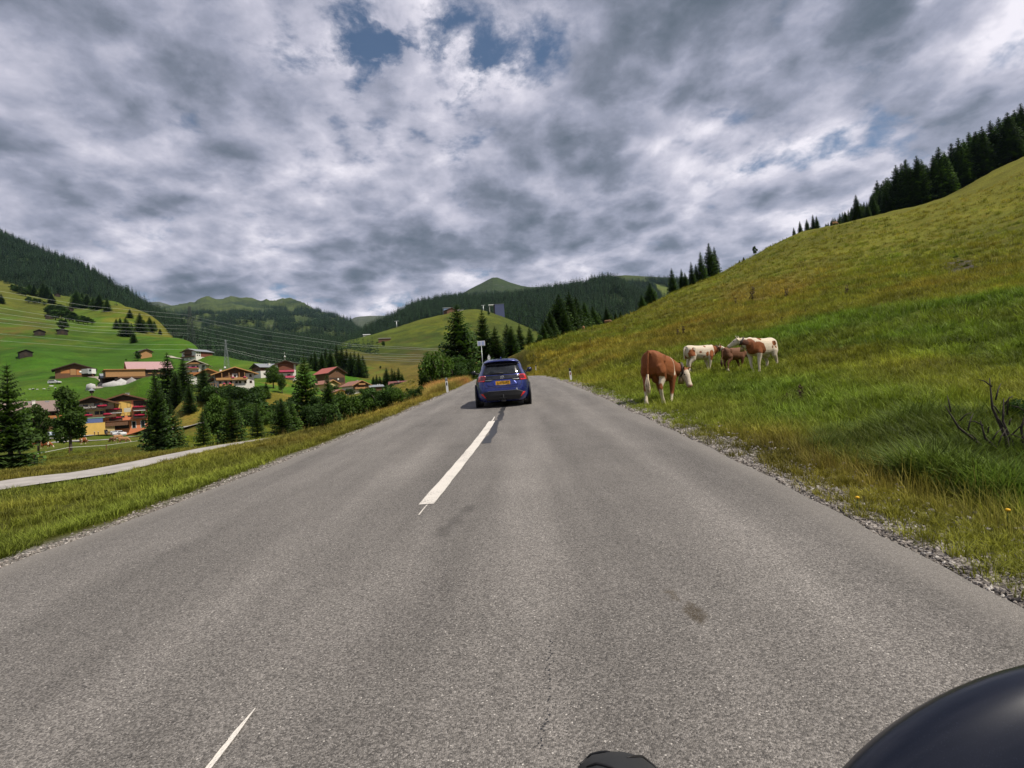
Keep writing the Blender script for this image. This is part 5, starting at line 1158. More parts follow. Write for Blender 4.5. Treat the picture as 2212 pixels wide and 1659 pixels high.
def upper_house(R, W, L, H, rise):
    part(R, "red_boarding", REDW, (W / 2 - .02, -L / 2 + 5.0, 3.3), (W / 2 + .08, L / 2 + .05, H - .1))
    part(R, "carport_roof", DKW, (W / 2 + .4, -L / 2 + 3.5, -1.6), (W / 2 + 5.5, L / 2 + 6, -1.3))
    for y in (-4, 2, 8): part(R, "carport_post", LTW, (W / 2 + 5.0, y, -6), (W / 2 + 5.25, y + .25, -1.62))
    part(R, "timber_front", MDW, (-4.6, -L / 2 - .05, 3.2), (3.2, -L / 2 + .2, 8.2))
house("farmhouse", "largest farmhouse high on the left, grey roof and red-brown boarding on its long side", "farmhouse", 427, 330, 781, 15, 17, 8.0, 2.5, yaw=-.82, sc=.74, wall=WHITE, gable=MDW, roof=RGR, barge=REDW, oh=1.3,
      wins=[('r', y_, 1.9, 1.3, 1.5) for y_ in (-2.0, -.2, 1.6, 3.4, 5.2, 7.0)] + [('r', -7.0, 6.5, 1.0, 1.2), ('r', -4.9, 6.5, 1.0, 1.2), ('r', -7.0, 4.4, 1.0, 1.2), ('r', -4.9, 4.4, 1.0, 1.2), ('f', -6, 2, 1.0, 1.2), ('f', -2, 2, 1.0, 1.2), ('f', 2, 2, 1.0, 1.2), ('f', -2, 7, 1.0, 1.2), ('f', 1, 7, 1.0, 1.2)],
      balc=[('f', -.6, 6.0, 8.4, 1.2, MDW, []), ('f', -.6, 3.2, 14, 1.2, MDW, [])], frame=FRB, extra=upper_house)
house("house", "small green-fronted house with an orange roof left of the big chalet", "house", 455, 182, 836, 7, 9, 4.4, 1.6, yaw=-.1, wall=M("green_boarding", (.14, .19, .07), rough=.8), gable=LTW, roof=RORN, barge=ORW, oh=1.0, wins=[('f', 1.2, 3.4, .9, .9), ('f', 2.6, 3.4, .9, .9)])
house("house", "white house with a grey sheet roof behind the round bright tree", "house", 575, 214, 812, 9.5, 11, 4.6, 2.0, yaw=R_(-62), sc=.75, wall=WHITE, gable=DKW, roof=RGR, barge=DKW, oh=1.0, upper=(2.4, MDW), wins=[('r', 1.2, 3.2, 1.1, 1.1), ('r', 4.0, 3.2, 1.0, 1.1), ('r', 3.6, 1.4, 1.2, 1.4), ('f', 1, 3.3, 1.0, 1.0)], chim=[(1.8, 1.0, 1.0, 1.0)])
def pink_house(R, W, L, H, rise):
    part(R, "boarding", REDW, (-W / 2 + 1.3, -L / 2 - .05, 3.0), (W / 2 - .9, -L / 2 + .2, H - .02))
    b = MB(); b.tube([(0, -L / 2, H + rise), (0, -L / 2, H + rise + 1.2)], .1, 6); b.lathe([(.35, 1.2), (.32, 1.9), (.6, 1.95), (.05, 2.7)], (0, -L / 2, H + rise), seg=8); b.tube([(0, -L / 2, H + rise + 2.6), (0, -L / 2, H + rise + 4.4)], .05, 5); b.build("bell_turret", WPL, R)
house("chalet", "tall house with two pink balconies and a white bell turret", "chalet", 615, 208, 820, 9.8, 11, 7.4, 1.9, yaw=.12, sc=.78, wall=WHITE, gable=REDW, roof=RDK, barge=DKW, oh=1.3, wins=[('f', 1.4, 1.9, 1.4, 1.0), ('f', 1.4, 4.6, 1.4, 1.2), ('f', -1.6, 4.6, 1.4, 1.2)],
      balc=[('f', .2, 3.5, 7.4, 1.2, FLOWP, []), ('f', 1.4, .5, 5.2, 1.0, FLOWP, [])], extra=pink_house)
def red_barn(R, W, L, H, rise):
    part(R, "hatch", HUTW, (-.3, -L / 2 - .06, H + .2), (.4, -L / 2 + .1, H + .9)); part(R, "stable_front", DKW, (-W / 2 + .3, -L / 2 - .04, -.5), (W / 2 - .5, -L / 2 + .1, 2.2)); part(R, "notice", WPL, (.2, -L / 2 - .1, .9), (1.1, -L / 2 - .05, 1.8))
house("barn", "big timber barn with a bright red roof on the right of the village", "barn", 714, 226, 826, 10.4, 12, 5.0, 2.9, yaw=.62, sc=.80, wall=MDW, gable=MDW, roof=RRED, barge=DKW, oh=1.1, extra=red_barn)
house("house", "low house with a pale red roof below the red-roofed barn", "house", 704, 206, 842, 9, 10, 3.2, 2.0, yaw=.75, sc=.7, wall=CREAM, gable=LTW, roof=RORN, barge=GLDW, oh=1.1, chim=[(1.5, 0, .9, .9)])
house("garage", "small yellow garage with a hipped orange roof among the bushes", "garage", 730, 176, 856, 6.4, 6, 2.2, 1.1, yaw=.5, sc=.66, wall=YEL, gable=YEL, roof=RORN, barge=None, oh=.7)
def brown_ch(R, W, L, H, rise):
    part(R, "timber_front", MDW, (-W / 2 + .1, -L / 2 - .05, 2.4), (W / 2 - .6, -L / 2 + .2, H - .02)); part(R, "corner_pillar", WHITE, (W / 2 - .25, -L / 2 - 1.2, -1), (W / 2 + .1, -L / 2 - .85, 3.4))
house("chalet", "brown timber chalet with a wide brown roof, lowest of the village's right end", "chalet", 769, 186, 851, 10.6, 12, 5.0, 2.4, yaw=.55, sc=.62, wall=WHITE, gable=MDW, roof=RORN, barge=LTW, oh=1.3, wins=[('f', -2.6, 3.9, 1.0, 1.0), ('f', 0, 3.9, 1.0, 1.0), ('f', 2.4, 3.9, 1.0, 1.0), ('f', 0, 5.6, .9, .8)],
      balc=[('f', 0, 4.9, 4.4, 1.0, LTW, []), ('f', -.2, 2.6, 9, 1.3, LTW, [])], chim=[(.6, -1, .8, .8)], extra=brown_ch)
house("house", "flat grey-roofed house left of the wine-red roof", "house", 809, 198, 847, 8, 10, 3.4, 1.2, yaw=R_(-80), sc=.58, wall=MDW, gable=DKW, roof=RGR, barge=None, oh=.8, wins=[('r', -1.5, 2.2, 1.6, 1.3)], frame=FRW, chim=[(.8, -2.5, .7, 1.0), (.8, 2.2, .6, .7), (.8, 3.4, .6, .7)])
def wine(R, W, L, H, rise):
    part(R, "loggia", DKW, (W / 2 - .02, -L / 2 + .8, 1.6), (W / 2 + .06, L / 2 - .8, H - .1)); part(R, "dormer", HUTW, (W * .14, -L / 2 + 2.0, H + rise * .35), (W * .42, L / 2 - 2.0, H + rise * .72))
    for y in (-L / 2 + .3, L / 2 - .3): part(R, "column", WHITE, (W / 2 + 1.0, y - .22, -2), (W / 2 + 1.4, y + .22, H - .5))
    for y in (-3.0, 3.0): part(R, "shutter", FLOWP, (W / 2 + .07, y - .6, 2.0), (W / 2 + .12, y + .6, 3.2))
house("house", "house with a wine-red roof and a long dark dormer, nearest the verge bushes", "house", 867, 186, 848, 10, 11.5, 4.0, 2.6, yaw=R_(-90) - .04, sc=.62, wall=CREAM, gable=REDW, roof=RWINE, barge=None, oh=1.3, wins=[('r', -1.2, 2.5, .9, 1.0), ('r', 1.2, 2.5, .9, 1.0)], frame=FRW, chim=[(.4, -1.2, .9, .5)], extra=wine)
# --- hay huts on the slopes
for qx, by, d, w, lb in [(54.5, 766, 300, 5.6, "dark hay hut alone low on the left pasture"), (86, 726, 405, 6.2, "dark hay hut in the middle of the left pasture"), (135, 723, 415, 6.4, "dark hay hut below the dark clump of trees"), (107.5, 689, 560, 7.2, "dark hay hut left of the pasture grove"),
                         (150, 666, 660, 6.4, "dark hay hut above the pasture grove"), (124, 641, 800, 6.5, "small dark hay hut high by the forest edge"), (259, 651, 850, 8, "dark hut high on the yellow slope under the forest"), (395, 744, 480, 9, "dark hut on the spur beside the tall pylon")]:
    house("hay_hut", lb, "hut", qx, d, None, w, w * 1.1, w * .42, w * .24, yaw=random.uniform(-.3, .3), wall=HUTW, gable=HUTW, roof=HUTW, barge=None, oh=w * .1, by_=by, extra=lambda R, W, L, H, r: part(R, "door", DKW, (-W * .12, -L / 2 - .06, 0), (W * .12, -L / 2 + .1, H * .75)))
def flat_hut(qx, d, W, L, H, wall, roof, name, lb, cat, yaw=0.0, up=0.0, qy=740):
    p = at(qx, d, qy); R = empty(name, (p[0], p[1], p[2] + up), yaw - math.atan2(p[0], p[1])); tag(R, lb, cat)
    part(R, "wall", wall, (-W / 2, -L / 2, -4 - up), (W / 2, L / 2, H)); b = MB(); b.prism([(-L / 2 - .5, H + .02), (L / 2 + .5, H + 1.4), (L / 2 + .5, H + 1.7), (-L / 2 - .5, H + .32)], 0, -W / 2 - .5, W / 2 + .5); b.build("roof", roof, R); return R
flat_hut(831, 560, 13, 6, 2.4, MDW, M("weathered_boards", (.13, .11, .095), var=.3), "hay_hut", "long weathered hut on the left flank of the round green hill", "hut")
flat_hut(793, 690, 9, 6, 2.0, CONC, WPL, "hay_hut", "hut with a white roof at the left foot of the round hill", "hut")
def station(R, *a): pass
house("inn", "mountain inn with a timber gable on the brow of the round hill", "inn", 972, 770, None, 16, 14, 4.5, 3.0, yaw=.4, wall=MDW, gable=REDW, roof=RBR, barge=None, oh=1.5, by_=668)
flat_hut(966, 800, 13, 9, 10.5, M("blue_glass_front", (.16, .22, .33), rough=.25, var=.05), WPL, "lift_station", "bluish glazed lift station behind the mountain inn", "building", .2, qy=664)
flat_hut(991, 775, 14, 7, 2.6, WHITE, CONC, "terrace_building", "low pale terrace building right of the mountain inn", "building", qy=672)
q = at(1078, 830, 660); R = empty("lift_station", (q[0], q[1], P(1077, 668, 830)[2]), .1); tag(R, "dark blue cube-shaped lift station at the forest edge on the hill", "building"); part(R, "wall", M("dark_blue_cladding", (.075, .09, .18), rough=.5, var=.08), (-7.5, -6, -30), (7.5, 6, 7.0)); part(R, "side_cladding", HUTW, (-9, -5.5, -30), (-7.52, 5.5, 6.9)); part(R, "roof", RGR, (-9.2, -6.3, 7.02), (7.8, 6.3, 7.4))
q = at(1063, 835, 660); R = empty("canopy", (q[0], q[1], P(1062, 660, 835)[2]), .1); tag(R, "long white canopy roof left of the dark blue lift station", "building"); part(R, "roof", WPL, (-6, -3, 0), (6, 3, 1.4)); part(R, "support", CONC, (-5, -2, -30), (-4, 2, -.02)); part(R, "support", CONC, (4, -2, -30), (5, 2, -.02))

# --- gravel heaps and stones by the farm
def heap(qx, d, base, w, h, m, lb, seed):
    r = random.Random(seed); p = at(qx, d, base); z = P(qx, base, d)[2]; b = MB(); rings = []
    for i in range(7):
        t = i / 6; rr = w / 2 * (1 - t) ** 1.15 + .02
        rings.append([(rr * r.uniform(.9, 1.1) * math.cos(a), rr * .6 * r.uniform(.9, 1.1) * math.sin(a), h * (t ** 1.0) * r.uniform(.95, 1.0) - (2.5 if i == 0 else 0)) for a in [6.283 * k / 16 for k in range(16)]])
    b.loft(rings); o = b.build("gravel_heap", m, None, loc=(p[0], p[1], z)); tag(o, lb, "gravel heap"); return o
GRV = M("grey_gravel", (.24, .225, .215), rough=.95, var=.25, vscale=3); GRW = M("pale_gravel", (.42, .41, .39), rough=.95, var=.15, vscale=2)
heap(285, 214, 829, 9, 2.9, GRV, "brown-grey gravel heap, tallest of the heaps before the farm", 1); heap(299, 216, 829, 7, 2.0, GRV, "dark grey gravel heap at the right end of the heaps", 2); heap(262, 213, 829, 9, 2.3, GRW, "white gravel heap between the flat white heap and the brown one", 3); heap(246, 212, 829, 10, 1.3, GRW, "long flat white gravel heap at the left end of the heaps", 4); heap(196, 207, 831, 4, .6, GRW, "small white gravel heap beside the farm track", 5)
r_ = random.Random(5)
for i, (qx, by, w) in enumerate([(57, 842, 1.5), (64, 841, 1.2), (72, 840, 1.7), (80, 841, 1.2), (95, 840, 1.3), (105, 839, 1.5), (120, 838, 1.2), (110, 834, 1.8)]):
    p = at(qx, 204, by); o = link("boulder", STONE, None, (p[0], p[1], P(qx, by, 204)[2]), (0, 0, i), (w * .5, w * .36, w * .3)); o.data = STONE.copy() if i == 0 else bpy.data.objects["boulder"].data; o.data.materials[0] = GRW
    tag(o, f"{ORD[i]} pale boulder from the left in the row above the brown hotel roof", "boulder", "boulders above the hotel roof")
# ------------------------------------------------------------------ the blue hatchback ahead
BLUE = bpy.data.materials.new("blue_paint"); BLUE.use_nodes = True; T = NT(BLUE.node_tree); BLUE.node_tree.nodes.clear()
fl = T.n('ShaderNodeTexNoise', {'Vector': T.n('ShaderNodeTexCoord').outputs['Object'], 'Scale': 900.0})
dz = T.n('ShaderNodeTexNoise', {'Vector': T.n('ShaderNodeTexCoord').outputs['Object'], 'Scale': 3.0, 'Detail': 5.0})
T.n('ShaderNodeOutputMaterial', {'Surface': T.n('ShaderNodeBsdfPrincipled', {'Base Color': T.mix(T.mapr(fl.outputs[0], .45, .75), (.012, .022, .15), (.03, .05, .26)), 'Metallic': .45, 'Roughness': T.mapr(dz.outputs[0], .3, .7, .22, .36), 'Coat Weight': 1.0, 'Coat Roughness': T.mapr(dz.outputs[0], .3, .7, .03, .12)})})
CGL = M("car_glass", (.014, .016, .018), rough=.10, var=.5, vscale=5); TYRE = M("tyre_rubber", (.016, .016, .016), rough=.85, var=.15); LENS = M("red_lens", (.11, .004, .006), rough=.12, var=.1, coat=.6); LENSB = M("bright_red_lens", (.62, .015, .018), rough=.15, var=.05, coat=.6)
GBLK = M("gloss_black", (.010, .010, .012), rough=.12, var=.05, coat=.8); MBLK = M("matt_black", (.016, .016, .017), rough=.6, var=.1); CHR = M("chrome", (.72, .73, .75), rough=.12, metal=1.0, var=.02); PLY = M("plate_yellow", (.72, .36, .01), rough=.45, var=.06, vscale=12); PLB = M("plate_blue", (.03, .07, .42), rough=.4, var=.03); INK = M("plate_ink", (.012, .011, .012), rough=.6, var=0)
SILV = M("silver_rim", (.35, .35, .36), rough=.35, metal=.7, var=.05)
# plan slices: height, half width, rear end, front end
SL = np.array([[.17, .78, .16, 3.72], [.24, .83, .05, 3.84], [.36, .865, .01, 3.92], [.50, .872, .0, 3.94], [.62, .872, .015, 3.92], [.74, .862, .06, 3.82], [.84, .835, .10, 3.62], [.92, .80, .14, 3.15], [.98, .765, .175, 2.88], [1.06, .725, .22, 2.72], [1.16, .675, .29, 2.52], [1.26, .645, .37, 2.32], [1.35, .60, .45, 2.12], [1.42, .54, .55, 1.95], [1.465, .44, .72, 1.75], [1.49, .22, 1.0, 1.5]])
def slc(z): return [np.interp(z, SL[:, 0], SL[:, k]) for k in (1, 2, 3)]
NE = 4.6
def rear_y(x, z):
    hw, a, b = slc(z); yc, hl = (a + b) / 2, (b - a) / 2
    return yc - hl * max(1e-4, 1 - min(.9999, abs(x / hw)) ** NE) ** (1 / NE)
def side_x(y, z):
    hw, a, b = slc(z); yc, hl = (a + b) / 2, (b - a) / 2
    return hw * max(1e-4, 1 - min(.9999, abs((y - yc) / hl)) ** NE) ** (1 / NE)
def rear_panel(name, m, par, rows, off=.006, nx=14, nz=6, th=.012, smooth=True):
    """rows: (z, xl, xr) from low to high; follows the tail of the body, a little proud of it"""
    rows = np.array(rows, float); zz = np.linspace(rows[0, 0], rows[-1, 0], max(nz, len(rows) * 3)); b = MB(); V = []
    for z in zz:
        xl, xr = np.interp(z, rows[:, 0], rows[:, 1]), np.interp(z, rows[:, 0], rows[:, 2])
        V.append([(x, rear_y(x, z) - off, z) for x in np.linspace(xl, xr, nx)])
    n = len(zz); vs = [p for r in V for p in r] + [(p[0], p[1] + th, p[2]) for r in V for p in r]; fs = []; N = n * nx
    for i in range(n - 1):
        for j in range(nx - 1):
            a = i * nx + j; fs += [(a, a + 1, a + nx + 1, a + nx), (N + a, N + a + nx, N + a + nx + 1, N + a + 1)]
    for i in range(n - 1):
        a = i * nx; fs += [(a, a + nx, N + a + nx, N + a)]; a = i * nx + nx - 1; fs += [(a, N + a, N + a + nx, a + nx)]
    for j in range(nx - 1):
        fs += [(j, N + j, N + j + 1, j + 1)]; a = (n - 1) * nx + j; fs += [(a, a + 1, N + a + 1, N + a)]
    b.add(vs, fs, smooth); return b.build(name, m, par)
def side_panel(name, m, par, sgn, rows, off=.006, ny=16):
    rows = np.array(rows, float); zz = np.linspace(rows[0, 0], rows[-1, 0], 7); b = MB(); vs = []; fs = []
    for z in zz:
        ya, yb = np.interp(z, rows[:, 0], rows[:, 1]), np.interp(z, rows[:, 0], rows[:, 2])
        vs += [(sgn * (side_x(y, z) + off), y, z) for y in np.linspace(ya, yb, ny)]
    for i in range(6):
        for j in range(ny - 1): a = i * ny + j; fs.append((a, a + 1, a + ny + 1, a + ny))
    b.add(vs, fs, True); return b.build(name, m, par)
def wheel(par, x, y, r=.31, w=.20, sgn=1):
    b = MB(); prof = [(r * .62, -w / 2), (r * .9, -w / 2), (r * .98, -w * .38), (r, -w * .25), (r, w * .25), (r * .98, w * .38), (r * .9, w / 2), (r * .62, w / 2)]
    b.lathe(prof, (0, 0, 0), 'X', 32); wo = b.build("wheel", TYRE, par, loc=(x, y, r))
    b = MB(); b.lathe([(.02, 0), (r * .60, .0), (r * .62, -.03)], (sgn * w * .42, 0, 0), 'X', 24)
    for k in range(5):
        a = 6.283 * k / 5; b.box((sgn * w * .44, .5 * r * .6 * math.cos(a), .5 * r * .6 * math.sin(a)), (.03, r * .5, .05), Matrix.Rotation(a, 3, 'X'))
    b.build("rim", SILV, wo)
def blue_car():
    u, y0 = -.05, 15.55
    z0 = road_z(y0)
    R = empty("car", (road_cx(y0) + .03, y0, z0 + .004)); R.rotation_euler = (math.atan(.066), 0, R_(1.2)); tag(R, "dark blue hatchback driving ahead over the middle of the road", "car")
    rings = []
    for z, hw, a, b_ in SL:
        ring = []; yc, hl = (a + b_) / 2, (b_ - a) / 2
        for k in range(72):
            t = 2 * math.pi * k / 72; c, s_ = math.cos(t), math.sin(t); q = 2 / NE
            ring.append((hw * math.copysign(abs(c) ** q, c), yc + hl * math.copysign(abs(s_) ** q, s_), z))
        rings.append(ring)
    b = MB(); b.loft(rings); b.build("body", BLUE, R)
    for x in (-.735, .735):
        for y in (.76, 3.25): wheel(R, x, y, sgn=1 if x > 0 else -1)
        b = MB(); 
        for y in (.76, 3.25): b.lathe([(.37, -.03), (.39, .0), (.37, .03)], (math.copysign(.845, x), y, .33), 'X', 28)
        b.build("wheel_arch", MBLK, R)
    rear_panel("rear_window", CGL, R, [(1.0, -.70, .70), (1.1, -.665, .665), (1.25, -.60, .60), (1.30, -.555, .555)], .008)
    rear_panel("spoiler_face", GBLK, R, [(1.30, -.57, .57), (1.34, -.575, .575), (1.40, -.51, .51)], .03)
    b = MB(); V = []
    for x in np.linspace(-.55, .55, 15): V.append([(x, .30 + .10 * abs(x / .55) ** 3, 1.395 - .05 * abs(x / .55) ** 3), (x, .30 + .10 * abs(x / .55) ** 3, 1.425 - .06 * abs(x / .55) ** 3), (x, .78, 1.478 - .10 * abs(x / .55) ** 3), (x, .78, 1.44 - .10 * abs(x / .55) ** 3)])
    b.loft(V); b.build("spoiler", BLUE, R)
    rear_panel("tail_garnish", GBLK, R, [(.80, -.70, -.58), (.81, -.70, .70), (.86, -.72, .72), (.97, -.69, .69)], .007) if False else rear_panel("tail_garnish", GBLK, R, [(.855, -.45, .45), (.90, -.56, .56), (.975, -.60, .60)], .010)
    for s_ in (-1, 1):
        lo, hi = (.42, .775) if s_ > 0 else (-.775, -.42)
        def rr(z, a, c): return (z, a, c) if s_ > 0 else (z, -c, -a)
        l = rear_panel("tail_light", LENS, R, [rr(.80, .54, .79), rr(.86, .52, .785), rr(.95, .50, .745), rr(.985, .51, .70)], .014)
        rear_panel("light_bar", LENSB, l, [rr(.955, .53, .72), rr(.975, .53, .70)], .020, nz=3); rear_panel("light_bar", LENSB, l, [rr(.805, .56, .76), rr(.835, .55, .765)], .020, nz=3); rear_panel("light_bar", LENSB, l, [rr(.836, .70, .765), rr(.954, .66, .722)], .020, nz=3)
        rear_panel("garnish_wing", GBLK, R, [rr(.80, .36, .54), rr(.83, .30, .53), rr(.857, .25, .52)], .009)
        rear_panel("trim_line", METAL, R, [rr(.835, .33, .52), rr(.845, .30, .52)], .014, nz=3)
        q = rear_panel("reflector", LENSB, R, [rr(.30, .52, .55), rr(.42, .60, .68), rr(.44, .62, .68)], .022)
        rear_panel("hatch_line", INK, R, [rr(.62, .52, .535), rr(.70, .565, .578), rr(.80, .575, .587)], .004, nx=3)
        side_panel("side_window", CGL, R, s_, [(1.0, .62, 2.72), (1.30, .80, 2.2), (1.37, 1.0, 2.0)])
        b = MB(); b.tube([(s_ * .70, 2.56, 1.0), (s_ * .86, 2.53, 1.01), (s_ * .95, 2.52, 1.04)], [.04, .034, .04], 8); mo = b.build("mirror_arm", MBLK, R)
        b = MB(); b.loft([[(s_ * (.90 + .17 * (.5 + .5 * math.cos(t))), 2.50 + dy_, 1.06 + .082 * math.sin(t) * (1 - .15 * math.cos(t))) for t in [6.283 * k / 14 for k in range(14)]] for dy_ in (-.01, .06, .12)])
        mi = b.build("door_mirror", MBLK if s_ < 0 else BLUE, R)
        b = MB(); b.loft([[(s_ * (.912 + .145 * (.5 + .5 * math.cos(t))), 2.484 + dy_, 1.06 + .065 * math.sin(t)) for t in [6.283 * k / 14 for k in range(14)]] for dy_ in (0, .008)]); b.build("mirror_glass", CGL, mi)
    rear_panel("hatch_line", INK, R, [(.612, -.53, .53), (.622, -.53, .53)], .004, nz=3)
    rear_panel("plate_recess", BLUE, R, [(.655, -.44, .44), (.70, -.47, .47), (.83, -.36, .36)], .004)
    rear_panel("bumper_lower", MBLK, R, [(.215, -.50, .50), (.30, -.56, .56), (.42, -.66, .66), (.47, -.60, .60), (.505, -.45, .45)], .016)
    rear_panel("bumper_edge", M("grey_trim", (.10, .10, .105), rough=.4), R, [(.500, -.47, .47), (.512, -.45, .45)], .019, nz=3)
    rear_panel("roof_edge_glass", CGL, R, [(1.302, -.46, .46), (1.318, -.45, .45)], .01, nz=3)
    yp = rear_y(0, .745) - .02
    b = MB(); b.box((.0, yp, .745), (.47, .012, .112)); pl_ = b.build("number_plate", PLY, R); pl_.rotation_euler = (0, 0, 0)
    b = MB(); b.box((-.235, yp - .002, .745), (.05, .014, .112)); b.build("plate_strip", PLB, pl_)
    text(pl_, "plate_lettering", "L-173-PZ", .098, (.022, yp - .010, .745), (R_(90), 0, 0), INK, .002)
    b = MB(); b.box((.0, yp - .004, .682), (.20, .01, .008)); b.build("plate_caption", WPL, pl_)
    # badge: three interlocking ovals
    yb = rear_y(0, .91) - .022; em = None
    for k, (cx_, cz_, rx, rz_) in enumerate([(0, 0, .058, .040), (0, .0, .018, .036), (0, .014, .042, .018)]):
        b = MB(); b.tube([(cx_ + rx * math.cos(t), 0, cz_ + rz_ * math.sin(t)) for t in [6.2832 * j / 28 for j in range(29)]], .0062, 6)
        o = b.build("emblem" if k == 0 else "emblem_oval", CHR, R if k == 0 else em, loc=(0, yb, .912) if k == 0 else None); em = em or o
    b = MB(); b.tube([(.05, rear_y(.05, 1.03) - .025, 1.03), (-.1, rear_y(.1, 1.045) - .03, 1.045), (-.36, rear_y(.36, 1.035) - .025, 1.035)], [.024, .017, .009], 8); b.build("rear_wiper", MBLK, R)
    b = MB(); b.loft([[(x_ * w_, .86 + y_ * .1 + h_ * .55, 1.475 + h_) for x_, y_ in ((-1, -.5), (1, -.5), (.5, .9), (-.5, .9))] for h_, w_ in ((-.02, .03), (.05, .014), (.075, .005))]); b.build("antenna_fin", BLUE, R)
    b = MB(); b.tube([(0, .16, .26), (0, -.06, .25), (0, -.10, .28), (0, -.10, .345)], .020, 8); b.lathe([(.012, -.03), (.027, -.012), (.027, .012), (.012, .028)], (0, -.10, .365), seg=14); b.box((0, -.01, .30), (.24, .03, .022)); b.box((0, .02, .235), (.13, .06, .11)); b.build("tow_bar", MBLK, R)
    b = MB(); b.lathe([(.02, -.004), (.022, .004)], axis='Y', seg=10); b.build("parking_sensor", METAL, R, loc=(.42, rear_y(.42, .54) - .004, .54))
    b = MB(); b.bb((-.70, .3, .16), (.70, 3.6, .20)); b.build("underbody", MBLK, R)
    return R
blue_car()

# ------------------------------------------------------------------ parked cars by the hotel (small in the picture)
def small_car(label, qx, d, base, yaw, paint, prof, L, Wd, glass, group="cars parked at the hotel"):
    p = at(qx, d, base); R = empty("parked_car", (p[0], p[1], max(p[2], P(qx, base, d)[2])), yaw); tag(R, label, "car", group)
    b = MB(); b.prism([(x * L, z) for x, z in prof], 1, -Wd / 2, Wd / 2); o = b.build("body", paint, R); bevel(o, .10, 3)
    g = MB(); g.prism([(x * L, z) for x, z in glass], 1, -Wd / 2 - .012, Wd / 2 + .012); g.build("side_window", CGL, R)
    gx = [x for x, z in glass]; zt = max(z for x, z in glass)
    f = MB(); f.box((max(gx) * L + .06, 0, zt - .22), (.05, Wd * .8, .36), Matrix.Rotation(-.6, 3, 'Y')); f.build("windscreen", CGL, R)
    f = MB(); f.box((min(gx) * L - .08, 0, zt - .2), (.05, Wd * .8, .34), Matrix.Rotation(.35, 3, 'Y')); f.build("rear_window", CGL, R)
    for x in (-.31, .31):
        for s_ in (-1, 1):
            w = MB(); w.lathe([(.2, -.11), (.33, -.10), (.34, .10), (.2, .11)], (0, 0, 0), 'Y', 20); wo = w.build("wheel", TYRE, R, loc=(x * L, s_ * (Wd / 2 - .10), .34)); w = MB(); w.lathe([(.02, -.12), (.2, -.118), (.2, .118), (.02, .12)], (0, 0, 0), 'Y', 16); w.build("rim", SILV, wo)
    for s_ in (-1, 1):
        part(R, "headlight", WPL, (L / 2 - .16, s_ * Wd * .33 - .18, .66), (L / 2 + .01, s_ * Wd * .33 + .18, .80)); part(R, "tail_light", LENS, (-L / 2 - .01, s_ * Wd * .36 - .14, .78), (-L / 2 + .1, s_ * Wd * .36 + .14, 1.0))
    return R
SUV = [(-.5, .3), (.5, .3), (.5, .75), (.46, .95), (.24, 1.08), (.08, 1.55), (-.38, 1.60), (-.48, 1.05), (-.5, .8)]; SUVG = [(.20, 1.08), (.07, 1.47), (-.36, 1.50), (-.42, 1.08)]
PICK = [(-.5, .4), (.5, .4), (.5, .85), (.47, 1.08), (.24, 1.15), (.12, 1.75), (-.13, 1.80), (-.17, 1.18), (-.49, 1.15)]; PICKG = [(.20, 1.15), (.10, 1.66), (-.11, 1.70), (-.13, 1.17)]
small_car("black pickup truck parked beside the yellow terrace wall", 224, 157, 943, .35 + math.pi, M("black_paint", (.012, .012, .016), rough=.2, var=.05, coat=.8), PICK, 5.2, 1.9, PICKG)
small_car("silver estate car parked right of the black pickup", 243, 154, 945, 2.5, M("silver_paint", (.42, .44, .46), rough=.3, metal=.5, var=.04, coat=.6), SUV, 4.4, 1.8, SUVG)
small_car("white car parked behind the silver one at the orange hotel", 256, 157, 942, -.3, M("white_paint", (.72, .73, .74), rough=.25, var=.03, coat=.6), SUV, 4.6, 1.85, SUVG)
small_car("pale car half hidden behind the tall ash tree", 108, 157, 944, .15, M("pale_paint", (.55, .56, .62), rough=.25, var=.03, coat=.6), SUV, 4.5, 1.8, SUVG)
small_car("pale blue van nose-on beside the tall ash tree's trunk", 124, 158, 944, -1.3, M("pale_blue_paint", (.42, .52, .64), rough=.25, var=.03, coat=.6), SUV, 4.5, 1.85, SUVG)
small_car("pale car parked on the grass above the brown hotel roof", 118, 214, 829, .2, M("grey_white_paint", (.5, .5, .5), rough=.3), SUV, 4.2, 1.8, SUVG, None)
